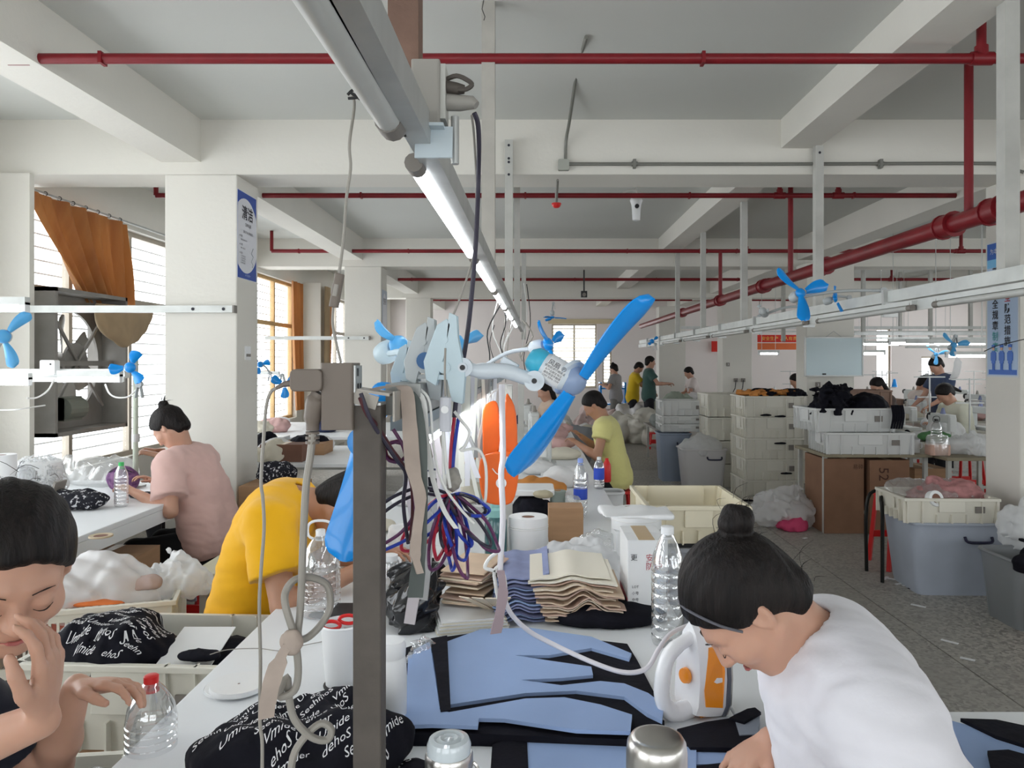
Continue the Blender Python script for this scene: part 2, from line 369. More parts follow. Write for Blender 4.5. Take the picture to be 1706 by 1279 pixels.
# walls
def wall_open(name, horiz, pos, th, a0, a1, ops, m=PLASTER):
    """a wall along X (horiz) or Y with openings (a0,a1,z0,z1)"""
    mb = MB(); p0, p1 = pos, pos+th
    def seg(u0, u1, z0, z1):
        if u1-u0 < .005 or z1-z0 < .005: return
        mb.b2(u0, u1, p0, p1, z0, z1) if horiz else mb.b2(p0, p1, u0, u1, z0, z1)
    u = a0
    for (o0, o1, z0, z1) in sorted(ops): seg(u, o0, 0, ZT); seg(o0, o1, 0, z0); seg(o0, o1, z1, ZT); u = o1
    seg(u, a1, 0, ZT); return mb.build(name, m, kind='structure')
LW = [(-3.4, .0, .75, 2.84), (.9, 4.7, .75, 2.84), (5.3, 9.0, .72, 2.84), (9.5, 12.0, .72, 2.84), (13.1, 16.3, .72, 2.84), (17, 19.5, .72, 2.84)]
wall_open('wall_left', False, XL-.2, .2, YB, YF, LW)
RW = [(-3, 1, .8, 2.7), (2, 6.5, .8, 2.7), (7.5, 12, .8, 2.7), (13, 19, .8, 2.7)]  # unseen side windows, made large to let more daylight in
wall_open('wall_right', False, XR, .2, YB, YF, RW)
BW = [(-3, .4, .8, 2.7), (1.2, 5.5, .8, 2.7), (6.3, 11.5, .8, 2.7)]  # unseen rear windows, added to brighten the room with daylight
wall_open('wall_back', True, YB-.2, .2, XL-.2, XR+.2, BW)
FW = [(.55, 1.75, .9, 2.62), (1.9, 2.15, 1.0, 1.9), (3.72, 3.84, .4, 2.2), (9.2, 9.6, .8, 2.5), (10.4, 10.75, .9, 1.75)]
wall_open('wall_far', True, YF, .2, XL-.2, XR+.2, FW, WALLP)
trim(MB().b2(XL, -3.45, 5.16, 5.21, 0, 2.9)); trim(MB().b2(XL, -3.45, 12.3, 12.7, 0, 2.9))
WFR = mat('aluminium_window_frame', (.45,.40,.33), .5, .3, var=.15); WBAR = mat('security_bar_paint', (.50,.50,.48), .5, .3)
OCH = mat('ochre_window_frame', (.55,.36,.16), .6, var=.2); GLASS = film('window_glass', (.95,.97,1), body=.03, rough=.03, gloss=.12)
wn = 0
def window(horiz, pos, a0, a1, z0, z1, nv, zt=None, bars=0, blind=False, fm=WFR, dep=.06):
    global wn; wn += 1
    def bx(mb, u0, u1, za, zb, d=dep, off=0):
        return mb.b2(u0, u1, pos-d/2+off, pos+d/2+off, za, zb) if horiz else mb.b2(pos-d/2+off, pos+d/2+off, u0, u1, za, zb)
    t = .045; root = MB()
    bx(root, a0, a1, z0, z0+t); bx(root, a0, a1, z1-t, z1); bx(root, a0, a0+t, z0+t, z1-t); bx(root, a1-t, a1, z0+t, z1-t)
    o = root.build('window_%d' % wn, fm, kind='structure')
    us = [a0+(a1-a0)*i/nv for i in range(nv+1)]
    for u in us[1:-1]: bx(MB(), u-.025, u+.025, z0+t, z1-t).build('mullion', fm, o)
    if zt: bx(MB(), a0+t, a1-t, zt-.03, zt+.03, d=dep*.9).build('transom', fm, o)
    for i in range(nv): bx(MB(), us[i]+.03, us[i+1]-.03, z0+t, z1-t, d=.006).build('pane', GLASS, o)
    so = .10 if not horiz else .1
    if bars:
        sgn = -1 if not horiz else 1
        if pos > 5 and not horiz: sgn = 1
        z = z0+.12
        while z < z1-.05:
            mb = MB()
            if horiz: mb.cyl((a0, pos+sgn*.09, z), (a1, pos+sgn*.09, z), .008, n=6)
            else: mb.cyl((pos+sgn*.09, a0, z), (pos+sgn*.09, a1, z), .008, n=6)
            mb.build('security_bar', WBAR, o); z += bars
    if blind:
        z = z0+.06; BL = MB().b2(-(a1-a0)/2+.05, (a1-a0)/2-.05, -.02, .02, -.004, .004)
        first = None
        while z < z1-.05:
            mb = MB().box(((a0+a1)/2, pos-.05, z), (a1-a0-.08, .05, .006), Matrix.Rotation(.5, 3, 'X')); mb.build('blind_slat', mat('cream_blind', (.72,.66,.52), .6), o); z += .085
    return o
for i, (a0, a1, z0, z1) in enumerate(LW):
    window(False, XL-.1, a0, a1, z0, z1, 4 if a1-a0 > 2.8 else 3, 2.17, bars=.105 if 2 <= i <= 4 else 0, fm=OCH if i == 3 else WFR); portal((XL-.18, (a0+a1)/2, (z0+z1)/2), (0, -PI/2, 0), z1-z0, a1-a0)
for (a0, a1, z0, z1) in RW: window(False, XR+.1, a0, a1, z0, z1, 5, 2.1); portal((XR+.18, (a0+a1)/2, (z0+z1)/2), (0, PI/2, 0), z1-z0, a1-a0)
for (a0, a1, z0, z1) in BW: window(True, YB-.1, a0, a1, z0, z1, 5, 2.1); portal((( a0+a1)/2, YB-.18, (z0+z1)/2), (PI/2, 0, 0), a1-a0, z1-z0)
for k, (a0, a1, z0, z1) in enumerate(FW): window(True, YF+.1, a0, a1, z0, z1, 2 if a1-a0 > 1 else 1, None, blind=(k < 3)); 
portal((1.15, YF+.18, 1.7), (-PI/2, 0, 0), 1.2, 1.8)
# brown far door leaf, ajar beside the narrow shuttered opening
d = MB().b2(3.55, 3.72, YF-.06, YF, 0, 2.25).build('door_1', CARD2, kind='structure'); MB().b2(3.575, 3.695, YF-.075, YF-.06, 1.15, 2.1).build('door_panel', BROWN, d); MB().cyl((3.60, YF-.06, 1.0), (3.60, YF-.12, 1.0), .02).build('door_handle', STEEL, d)
# ledge under the far windows, band above them
trim(MB().b2(.45, 2.3, YF-.06, YF, 2.62, 2.74), mat('yellowed_lintel', (.62,.52,.34), .8))

# ------------------------------------------------------------------ red sprinkler pipes
def pipe(y, z, r, x0, x1, drops=(), ends=(), label='', ups=()):
    t = MB(); t.cyl((x0, y, z), (x1, y, z), r, n=12)
    e = empty('sprinkler_pipe', (x0, y, z), label, 'pipe', 'red sprinkler pipes under the ceiling')
    t.build('pipe_run', RED, e, smooth=True, world=True)
    for x in drops:
        MB().cyl((x, y, z), (x, y, ZT-.003), r*.9, n=10).build('riser', RED, e, smooth=True, world=True)
        MB().cyl((x-r*2.1, y, z), (x+r*2.1, y, z), r*1.3, n=12).cyl((x, y, z), (x, y, z+r*2.4), r*1.25, n=12).build('tee_joint', RED, e, smooth=True, world=True)
    for x in ups: MB().tube([(x, y, z), (x, y, ZT-.003)], r*.95).build('riser', RED, e, smooth=True, world=True)
    k = math.ceil((x1-x0)/1.4)
    for i in range(k):
        x = x0+.35+i*1.4
        if x < x1: MB().b2(x-.008, x+.008, y-r*1.15, y+r*1.15, z-r*1.15, z+r*1.1).build('clamp', RED, e, world=True)
    return e
pipe(3.5, 3.015, .024, XL, 6.5, (-2.39, 2.10), label='thick red sprinkler pipe nearest the viewer, crossing above the lamp rail')
pipe(6.4, 3.02, .022, -3.2, 6.5, (1.93+.19, 2.62, 3.75), ups=(-3.2,), label='second red sprinkler pipe, just behind the first cross beam')
pipe(9.6, 3.02, .024, -3.32, 8, (-2.45, 2.2, 2.75, 5.5), ups=(-3.32,), label='third red sprinkler pipe, in front of the second cross beam')
pipe(12.9, 3.02, .026, -2.4, 9, (4.9, 6.2), label='fourth red sprinkler pipe, behind the second cross beam')
pipe(16.9, 3.0, .026, -2.4, 10, (6.9,), label='faintest red sprinkler pipe at the far end of the hall')
# the fat main running the length of the hall
xm = 2.42; zm = ZC+.3265*xm
e = empty('sprinkler_main', (xm, 2.2, zm), 'fat red sprinkler main running away over the aisle, with collars', 'pipe')
MB().cyl((xm, 2.0, zm), (xm+.0, 16.5, zm), .052, n=16).build('pipe_run', RED, e, smooth=True, world=True)
for y in (3.9, 4.35, 6.2, 7.8, 9.6, 12): MB().cyl((xm, y-.05, zm), (xm, y+.05, zm), .066, n=16).cyl((xm, y-.065, zm), (xm, y-.05, zm), .074, n=16).cyl((xm, y+.05, zm), (xm, y+.065, zm), .074, n=16).build('collar', RED, e, smooth=True, world=True)
for y in (4.15, 7.0, 9.6): MB().cyl((xm, y, zm), (xm, y, ZT-.003 if y != 9.6 else 3.02), .024, n=10).build('riser', RED, e, smooth=True, world=True)
MB().cyl((xm, 4.15, zm), (xm, 4.15, 2.55), .018, n=10).build('drop_pipe', RED, e, smooth=True, world=True)
# fire alarm domes, conduit, junction box
for (px, py, Y, lab) in ((972, -4, 3.7, 'red alarm dome on the ceiling above the near pipe'), (927, 341, 6.35, 'small red alarm dome hanging below the second pipe')):
    p = W(px, py, Y); s = .05 if Y < 5 else .038; zz = p.z
    e = empty('alarm_dome', p, lab, 'alarm'); MB().lathe([(0,-s*.75),(s*.5,-s*.7),(s*.85,-s*.4),(s,0)], n=20).build('dome', REDP, e, smooth=True); MB().cyl((0,0,0),(0,0,.012), s*1.1, n=20).build('base', REDP, e, smooth=True)
    MB().cyl((0,0,.012),(0,0,max(.02, (ZT-zz) if Y < 5 else .12)), .012).build('stem', STEEL, e)
COND = mat('grey_conduit', (.20,.20,.18), .5, .3)
g = empty('cable_conduit', (.2, 5.16, 2.9), 'thin grey conduit running along the first cross beam with a junction box', 'conduit')
a = W(977, 15, 3.85); a.z = ZT-.012
MB().tube([a, W(962, 115, 4.35), W(949, 200, 5.0), W(943, 235, 5.17), W(942, 270, 5.18)], .011, sub=3).build('conduit_drop', COND, g, smooth=True, world=True)
MB().tube([W(948, 273, 5.18), W(1300, 273, 5.18), W(1650, 272, 5.18), W(1668, 276, 5.16), W(1706, 287, 5.1)], .012, sub=4).build('conduit_run', COND, g, smooth=True, world=True)
c = W(939, 275, 5.175); MB().rbox(c, (.075, .04, .075), .008, axis='Y').build('junction_box', mat('grey_box', (.35,.36,.32), .5), g, world=True)
for px in (1057, 1467): c = W(px, 273, 5.18); MB().cyl(c-V(.02,0,0), c+V(.02,0,0), .018).b2(c.x-.01, c.x+.01, c.y-.02, c.y+.02, c.z-.03, c.z+.03).build('coupling', COND, g, world=True)
MB().cyl(W(929, 300, 5.17), W(927, 335, 5.6), .009).build('conduit_tail', COND, g, world=True)
# unlit lamp batten on the beam
g = empty('lamp_batten', W(1080, 292, 5.5), 'unlit white lamp batten under the first cross beam', 'lamp')
MB().b2(-.58, .58, -.025, .025, .0, .05).build('batten', RAILW, g); MB().cyl((-.56,0,-.04),(.56,0,-.04), .013).build('lamp_tube', TUBE_OFF, g, smooth=True)
for s in (-1, 1): MB().b2(s*.57-.02, s*.57+.02, -.016, .016, -.062, 0).build('lamp_holder', GREYP, g)
# hanging camera / heat lamp below
p = W(1060, 345, 6.9); g = empty('ceiling_device', p, 'white hanging ceiling device with a coiled white cable under the unlit batten', 'sensor')
MB().lathe([(.0,-.13),(.035,-.12),(.04,-.02),(.045,.02),(.06,.06),(.045,.1),(.015,.12)], n=16).build('housing', WHITEP, g, smooth=True); MB().cyl((0,0,.12),(0,0,ZT-p.z), .008).build('stem', CORDW, g)
MB().tube([(-.1,0,.09),(-.13,.01,.13),(-.04,0,.16),(.05,0,.12),(.03,0,.08)], .008, sub=4).build('cable', CORDW, g, smooth=True); MB().cyl((.0,-.04,.0),(.0,-.055,.0), .02).build('lens', DARK, g)
p = W(973, 490, 12); g = empty('dark_camera', p, 'small dark ceiling camera hanging beyond the second pipe', 'camera')
MB().rbox((0,0,0), (.1,.08,.1), .02).build('camera_body', DARK, g); MB().cyl((0,0,.05),(0,0,ZT-p.z), .012).build('stem', DARK, g); MB().cyl((0,-.04,-.01),(0,-.06,-.01), .03).build('lens', GREYP, g)

# ------------------------------------------------------------------ hanging rails with lamps
def x0(y): return -.226+.0095*y      # the lamp rail over the bench drifts very slightly
def hbeam(name, a, b, wd, h, m, **k):
    a, b = Vector(a), Vector(b); d = (b-a); L = d.length; d.normalize(); up = Vector((0,0,1)); s = d.cross(up).normalized(); u = s.cross(d)
    R = Matrix((s, d, u)).transposed(); return MB().box((a+b)/2, (wd, L, h), R)
g = empty('lamp_rail', (x0(1.5)+.03, 1.5, 1.98), 'long steel rail carrying tube lamps above the middle bench', 'rail')
RX = .030
hbeam('', (x0(.35)+RX, .35, 1.985), (x0(9)+RX, 9, 1.985), .036, .05, STEEL).build('rail_tube', STEEL, g, world=True)
MB().box((x0(.9)+RX-.02, .75, 1.975), (.018, .9, .03)).build('rail_flange', STEEL, g, world=True)
def lamp(par, y0_, y1_, xf, z, lit, label, grp='tube lamps along the rails', tilt=0, r=.0155, rx=0.0):
    """a batten lamp lying along the hall between two depths"""
    a = Vector((xf(y0_), y0_, z)); b = Vector((xf(y1_), y1_, z))
    e = empty('tube_lamp', a, label, 'lamp', grp)
    hbeam('', a+V(.010,0,.026), b+V(.010,0,.026), .034, .022, RAILW).build('batten', RAILW, e, world=True)
    d = (b-a).normalized()
    MB().cyl(a+d*.03, b-d*.03, r, n=14).build('lamp_tube', TUBE_ON if lit else TUBE_OFF, e, smooth=True, world=True)
    for p in (a, b-d*.045): MB().cyl(p, p+d*.045, r*1.12, n=12).cyl(p+d*.02+V(.003,0,.0), p+d*.02+V(.006,0,.03), .013, n=8).build('lamp_holder', GREYP, e, smooth=True, world=True)
    return e
lamp(None, .42, 1.17, x0, 1.965, False, 'unlit tube lamp at the near end of the rail above the bench', r=.019)
lamp(None, 1.36, 2.55, x0, 1.962, True, 'brightly lit tube lamp just behind the grey socket box')
lamp(None, 2.62, 3.75, x0, 1.962, True, 'second lit tube lamp along the rail above the bench')
lamp(None, 3.85, 5.0, x0, 1.962, True, 'third lit tube lamp along the rail above the bench')
lamp(None, 5.1, 6.3, x0, 1.962, True, 'fourth lit tube lamp along the rail above the bench')
lamp(None, 6.4, 7.6, x0, 1.962, True, 'farthest lit tube lamp along the rail above the bench')
def post(x, y, z0, z1, wd, m, lab, holes=()):
    e = empty('hanging_post', (x, y, z0), lab, 'post', 'steel posts holding the rails')
    MB().b2(-wd/2, wd/2, -wd/2, wd/2, 0, z1-z0).build('square_tube', m, e)
    for zh in holes: MB().cyl((0,-wd/2-.002,zh-z0),(0,-wd/2+.004,zh-z0), .009, n=10).build('bolt_hole', INK, e)
    return e
post(x0(1.3)-.004, 1.3, 2.01, ZT, .052, BROWN, 'brown wrapped post hanging from the ceiling to the near rail end')
post(-.2, 3.52, 2.0, ZT, .062, POSTG if 0 else mat('pale_grey_post', (.45,.43,.39), .6, var=.15, scale=10), 'tall pale post from the ceiling crossing the near red pipe')
P2 = mat('grey_white_post', (.50,.50,.47), .6, var=.15, scale=10)
post(-.153, 5.15, 2.0, 3.12, .055, P2, 'pale post with bolt holes fixed to the first cross beam', (3.08, 2.99, 2.965, 2.88))
post(-.13, 6.9, 2.0, ZT, .055, P2, 'pale post behind the first cross beam over the bench')
post(-.10, 10.0, 1.9, 3.1, .06, P2, 'far pale post at the end of the bench rail')
# small wires hanging at the top of the pale post
MB().tube([W(806, 0, 3.46), W(803, 15, 3.45), W(808, 28, 3.46), W(806, 34, 3.46)], .002).build('wire_hook', DARK, label='thin dark wire curl at the top of the tall pale post', cat='wire')
# rail on the aisle side
XA = 1.97
g = empty('aisle_rail', (XA, 2.3, 1.98), 'long white steel rail hanging over the aisle on the right', 'rail')
MB().b2(XA-.028, XA+.028, 2.2, 13.5, 1.925, 1.985).build('rail_tube', RAILW, g, world=True)
MB().b2(XA-.04, XA-.03, 2.2, 13.5, 1.86, 1.915).build('lower_strip', RAILW, g, world=True)
for k in range(9):
    y = 2.9+k*1.2; MB().b2(XA-.05, XA+.03, y-.012, y+.012, 1.845, 1.995).build('bracket', STEEL, g, world=True)
for k, (y, l) in enumerate(((2.3,'nearest'),(3.75,'second'),(5.2,'third'),(6.65,'fourth'),(8.1,'fifth'),(9.6,'sixth'))):
    lamp(None, y, y+1.25, lambda t: XA-.062, 1.872, False, 'unlit tube lamp under the aisle rail, %s along it' % l, 'unlit lamps under the aisle rail', r=.014)
for (y, wd, zt, l, h) in ((3.1, .06, 3.28, 'grey post holding the aisle rail in front of the safety poster', ()), (5.15, .055, 3.08, 'grey post bolted to the first beam holding the aisle rail', (3.03,)), (6.95, .055, 3.28, 'third grey post along the aisle rail', ()), (8.6, .055, 3.28, 'fourth grey post along the aisle rail', ()), (10.1, .055, 3.1, 'fifth grey post along the aisle rail', ())):
    post(XA, y, 1.985, zt, wd, P2, l, h)
for (px, Y) in ((1305, 11), (1438, 11.5), (1550, 12), (1617, 12.5), (1500, 14)):
    post(PX(px, Y), Y, 1.9, ZT, .05, P2, 'thin grey post hanging over the far sewing rows'); 
# cross rails bolted to the window side columns
def cross_rail(y, xa, xb, z, lab):
    e = empty('cross_rail', (xa, y, z), lab, 'rail', 'white rails bolted across the columns')
    MB().b2(0, xb-xa, -.025, .025, -.024, .024).build('rail_tube', RAILW, e); MB().b2(xb-xa-.0, xb-xa+.014, -.026, .026, -.026, .026).build('end_cap', GREYP, e)
    for dx in (.06, .27): MB().cyl((xb-xa-dx, -.029, 0), (xb-xa-dx, -.024, 0), .011).build('bolt', INK, e)
    return e
cross_rail(5.17, -3.6, -2.05, PZ(515, 5.17), 'white square rail bolted across the column with the notice')
cross_rail(10.17, -3.6, -2.2, PZ(563, 10.17), 'white square rail bolted across the second column')
for (y, xa, xb, z) in ((10.0, 4.3, 9.5, 1.98), (12.0, 2.4, 9.5, 2.15), (8.0, 4.0, 8.0, 1.82)):
    e = empty('cross_rail', (xa, y, z), 'thin steel cross rail over the far sewing rows', 'rail', 'steel rails over the far sewing rows'); MB().b2(0, xb-xa, -.02, .02, -.022, .022).build('rail_tube', STEEL, e); MB().b2(0, xb-xa, -.03, .03, -.07, -.05).build('cable_tray', RAILW, e)
def lamp_x(x_, y, z, L, lit, lab, grp, r=.016):
    e = empty('tube_lamp', (x_, y, z), lab, 'lamp', grp); MB().b2(0, L, -.02, .02, .018, .055).build('batten', RAILW, e)
    MB().cyl((.03,0,0),(L-.03,0,0), r, n=12).build('lamp_tube', TUBE_ON if lit else TUBE_OFF, e, smooth=True)
    for q in (.0, L-.03): MB().b2(q, q+.03, -.018, .018, -.018, .03).build('lamp_holder', WHITEP, e)
    if x_ > 2:
        for q in (.06, L-.06): MB().cyl((q,0,.05),(q,0,ZT-z-(.38 if (15.2 < y < 15.58) else .0)), .004, n=5).build('hanger_wire', STEEL, e)
lamp_x(PX(1480, 9.5), 9.5, PZ(572, 9.5), 1.25, True, 'lit tube lamp, the upper left of the far sewing rows', 'lit lamps over the far sewing rows')
lamp_x(PX(1550, 8.2), 8.2, PZ(570, 8.2), .62, True, 'lit tube lamp touching the poster column', 'lit lamps over the far sewing rows')
lamp_x(PX(1575, 9.0), 9.0, PZ(593, 9.0), .5, True, 'lower lit tube lamp beside the poster column', 'lit lamps over the far sewing rows')
lamp_x(PX(1435, 11), 11, PZ(589, 11), .35, True, 'short lit tube lamp right of the whiteboard', 'lit lamps over the far sewing rows')
lamp_x(PX(1263, 12.5), 12.5, PZ(589, 12.5), .35, True, 'short lit tube lamp left of the whiteboard under the banner', 'lit lamps over the far sewing rows')
for k, (lx, ly, lz) in enumerate(((6.2, 12.6, 1.95), (8.2, 12.6, 1.95), (5.0, 12.6, 1.9), (6.0, 14.6, 1.95), (8.0, 14.6, 1.95), (6.3, 16.6, 2.0), (7.2, 16.6, 2.0), (9.4, 11.0, 1.9), (7.6, 9.0, 1.85))): lamp_x(lx, ly, lz, 1.2, True, 'added lit tube lamp brightening the far sewing hall', 'lit lamps over the far sewing rows')  # extra lamps added to brighten the dim far hall
lamp_x(PX(-20, 3.6), 3.6, PZ(514, 3.6), .19, True, 'short piece of lit lamp at the upper left by the rail', 'lit lamps by the windows')
lamp_x(PX(-60, 4.4), 4.4, PZ(637, 4.4), .39, True, 'lit lamp at the far left in front of the grey pier', 'lit lamps by the windows')
lamp_x(PX(98, 4.5), 4.5, PZ(632, 4.5), .375, True, 'lit lamp in front of the exhaust fan', 'lit lamps by the windows')
lamp_x(PX(432, 9), 9, PZ(626, 9), .24, True, 'lit lamp beyond the first column near the orange curtains', 'lit lamps by the windows')
# ================================================================== PEOPLE (bodies as one continuous surface)
def dirp(a): a = math.radians(a); return np.array([math.sin(a), 0, math.cos(a)])      # pitch from upright, forwards
def ik(sh, tg, l1, l2, pole):
    d = tg-sh; L = np.linalg.norm(d); 
    if L > l1+l2-.005: tg = sh+d/L*(l1+l2-.005); d = tg-sh; L = np.linalg.norm(d)
    a = (l1*l1-l2*l2+L*L)/(2*L); h = math.sqrt(max(l1*l1-a*a, 0)); u = d/L; p = pole-u*np.dot(pole, u); p /= np.linalg.norm(p)+1e-9
    return sh+u*a+p*h, tg
def unit(v): v = np.array(v, float); return v/(np.linalg.norm(v)+1e-9)
SHIRTS = {}
def person(loc, face, label, seat=.48, stand=False, lean=18, bend=1.3, hp=35, hy=0, hr=0, neckp=None, hl=(.38,.12,.85), hrh=(.38,-.12,.85), handl=None, handr=None, curl=(.8,.8),
           shirt=(.7,.7,.7), pants=(.012,.012,.015), hair='bun', h=.012, sleeve=.6, skin=None, sc=1.0, group=None, name='person', loose=1.0, hairh=None, headpos=None, detail=False, spool=(0,0,-1), thick=1.0, pantsoff=False, apron=None, elbl=(0.0,.5,-1), elbr=(0.0,-.5,-1), bunpos=(-.085,0,.075), bunr=.043, shirtm=None):
    skin = skin or SKIN
    e = empty(name, (loc[0], loc[1], 0), label, 'person', group, rz=math.radians(face))
    zp = seat+.09 if not stand else .92*sc
    pel = np.array([0, 0, zp]); s = sc
    chest = pel+.30*s*dirp(lean*.75); neck = chest+.23*s*dirp(lean*bend)
    td = unit(neck-pel); tdu = unit(neck-chest); fw = unit(np.cross([0,1,0], tdu)); 
    shl = neck+np.array([0,.165*s*thick,0])-tdu*.05*s; shr = neck+np.array([0,-.165*s*thick,0])-tdu*.05*s
    if neckp is None: neckp = lean*bend*.6+hp*.45
    hd = np.array(headpos, float) if headpos is not None else neck+.165*s*dirp(neckp)+fw*.01
    cy, sy = math.cos(math.radians(hy)), math.sin(math.radians(hy)); pt = math.radians(hp)
    f = np.array([math.cos(pt)*cy, math.cos(pt)*sy, -math.sin(pt)]); u = np.array([math.sin(pt)*cy, math.sin(pt)*sy, math.cos(pt)]); l = np.cross(u, f)
    if hr: a = math.radians(hr); l, u = l*math.cos(a)+u*math.sin(a), u*math.cos(a)-l*math.sin(a)
    R = np.stack([f, l, u], 1)
    def H(a, b, c): return hd+(R @ np.array([a, b, c]))*s
    el, wl = ik(shl, np.array(hl, float), .27*s, .25*s, unit(elbl)); er, wr = ik(shr, np.array(hrh, float), .27*s, .25*s, unit(elbr))
    if stand:
        kn = [np.array([.02, sd*.095, .49*s]) for sd in (1,-1)]; an = [np.array([-.01, sd*.10, .08]) for sd in (1,-1)]
    else:
        kn = [np.array([.40*s, sd*.13, seat+.03]) for sd in (1,-1)]; an = [np.array([.36*s, sd*.13, .09]) for sd in (1,-1)]
    hip = [pel+np.array([0, sd*.09, -.03]) for sd in (1,-1)]
    hh = max(h*.55, 0)
    def rr(r): return max(r, hh)
    def hand(wrist, fa, side, spec, cu):
        dh, pn = (unit(spec[0]), unit(spec[1])) if spec else (unit(wrist-fa), np.array([0,0,-1.0]))
        pn = unit(pn-dh*np.dot(pn, dh)); lat = np.cross(pn, dh)*(1 if side > 0 else -1); prims = []; S = s*1.0
        for i, ln in enumerate((.068,.076,.070,.054)):
            b = wrist+dh*(.085-.004*abs(i-1))*S+lat*(.030-.0205*i)*S
            prims.append((wrist+dh*.012+lat*(.014-.01*i)*S, b, rr(.013), rr(.0105)))
            d = dh; p = b; c_ = cu*(.9+.12*i)
            for j, (fr, an_) in enumerate(((.46,.45),(.30,1.15),(.24,1.75))):
                a = c_*an_; q = p+(dh*math.cos(a)+pn*math.sin(a)+lat*(.10-.07*i))*ln*fr*S; r = .0088-.0010*j; prims.append((p, q, rr(r), rr(r-.0008))); p = q
        p = wrist+dh*.022*S+lat*.018*S; q = p+unit(dh*.75+lat*.7+pn*.25)*.043*S; t = q+unit(dh*.95+lat*.25+pn*.35)*.03*S; v = t+unit(dh*.95-lat*.1+pn*.45)*.024*S
        prims += [(p, q, rr(.014), rr(.0115)), (q, t, rr(.0105), rr(.0095)), (t, v, rr(.0095), rr(.0075))]
        pc = wrist+dh*.048*S-lat*.002
        return prims, (pc, np.stack([dh, lat, pn], 1))
    hpL, pcL = hand(wl, el, 1, handl, curl[0]); hpR, pcR = hand(wr, er, -1, handr, curl[1])
    up = s
    def body(P):
        c = lambda a, b, r1, r2, k=.02: (lambda D: smin(D, s_cone(P, a, b, r1, r2), k))
        d = s_ell(P, H(-.012,0,.025), np.array([.094,.076,.085])*s, R)
        d = smin(d, s_ell(P, H(.025,0,-.035), np.array([.068,.056,.080])*s, R), .03)
        d = smin(d, s_cone(P, H(.052,0,-.092), H(.068,0,-.090), .026*s, .019*s), .022)
        for sd in (1, -1):
            d = smin(d, s_cone(P, H(-.005, sd*.054, -.045), H(.055, sd*.018, -.092), .021*s, .018*s), .025)
            d = smin(d, s_ell(P, H(.060, sd*.040, -.022), np.array([.028,.026,.026])*s, R), .02)
            d = smin(d, s_cone(P, H(.081, sd*.014, .026), H(.068, sd*.045, .024), .011*s, .010*s), .015)
            if h < .01:
                d = smax(d, -s_ell(P, H(.101, sd*.031, .004), np.array([.016,.018,.012])*s, R), .012)
                d = smin(d, s_ell(P, H(.080, sd*.031, .001), np.array([.013,.015,.011])*s, R), .004)
            ea = s_ell(P, H(-.008, sd*.079, -.004), np.array([.019,.009,.032])*s, R)
            if h < .01: ea = smax(ea, -s_ell(P, H(-.004, sd*.088, -.002), np.array([.011,.008,.021])*s, R), .003)
            d = smin(d, ea, .006)
        d = smin(d, s_cone(P, H(.086,0,.014), H(.106,0,-.024), .008*s, .0125*s), .010)
        for sd in (1,-1): d = smin(d, s_ell(P, H(.096, sd*.012, -.028), np.array([.010,.008,.007])*s, R), .006)
        if h < .01:
            d = smin(d, s_ell(P, H(.086,0,-.054), np.array([.011,.022,.0060])*s, R), .006); d = smin(d, s_ell(P, H(.085,0,-.066), np.array([.010,.018,.0065])*s, R), .006)
        nb = neck-tdu*.02
        d = smin(d, s_cone(P, H(-.028,0,-.045), nb, .050*s, .062*s), .03)
        t = s_cone(P, shl-[0,.02,0], shr+[0,.02,0], .058*s*thick, .058*s*thick)
        Rt = np.stack([fw, [0,1,0], tdu], 1); Rp = np.stack([unit(np.cross([0,1,0], td)), [0,1,0], td], 1)
        t = smin(t, s_ell(P, chest+(neck-chest)*.35, np.array([.105,.150,.17])*s*thick, Rt), .06)
        t = smin(t, s_ell(P, pel+(chest-pel)*.55, np.array([.095,.130,.17])*s*thick, Rp), .06)
        t = smin(t, s_ell(P, pel, np.array([.12,.165,.12])*s*thick), .06)
        d = smin(d, t, .04)
        for k in (0,1):
            d = smin(d, s_cone(P, hip[k], kn[k], .085*s*thick, .058*s), .04); d = smin(d, s_cone(P, kn[k], an[k], .054*s, .036*s), .02); d = smin(d, s_cone(P, an[k]+[0,0,-.03], an[k]+[.13,0,-.045], .038*s, .032*s), .02)
        for sh, eb, wr_, hp_, pc_ in ((shl, el, wl, hpL, pcL), (shr, er, wr, hpR, pcR)):
            a = s_cone(P, sh, eb, .047*s*thick, .038*s*thick); m = eb+(wr_-eb)*.35; a = smin(a, s_cone(P, eb, m, .038*s, .037*s), .012); a = smin(a, s_cone(P, m, wr_, .036*s, .0245*s), .02)
            if hh < .009: a = smin(a, s_ell(P, pc_[0], np.array([.046,.037,.015])*s, pc_[1]), .012)
            else: a = smin(a, s_ell(P, pc_[0]+pc_[1][:,0]*.02, np.array([.075,.036,.022])*s, pc_[1]), .012)
            lo_ = a
            if hh < .011:
                for (A, B_, r1, r2) in hp_: lo_ = smin(lo_, s_cone(P, A, B_, r1, r2), .004)
            d = smin(d, lo_, .015)
        return d
    pts = [pel, chest, neck, hd, el, er, wl, wr, shl, shr]+kn+an
    lo = np.min(pts, 0)-np.array([.24,.24,.14])*s; hi = np.max(pts, 0)+np.array([.24,.24,.17])*s; lo[2] = max(lo[2], .004)
    iso('body', body, lo, hi, h, skin, e, world=False)
    # shirt
    cm = shirtm or mat('shirt_%02x%02x%02x' % tuple(int(c*255) for c in shirt), shirt, .85, var=.07, scale=8, bump=.15, bscale=25, sheen=.15, spec=.2)
    lz = loose; hemc = pel+td*(.0 if not stand else -.02)
    Rt = np.stack([fw, [0,1,0], tdu], 1); Rp = np.stack([unit(np.cross([0,1,0], td)), [0,1,0], td], 1); tk = thick
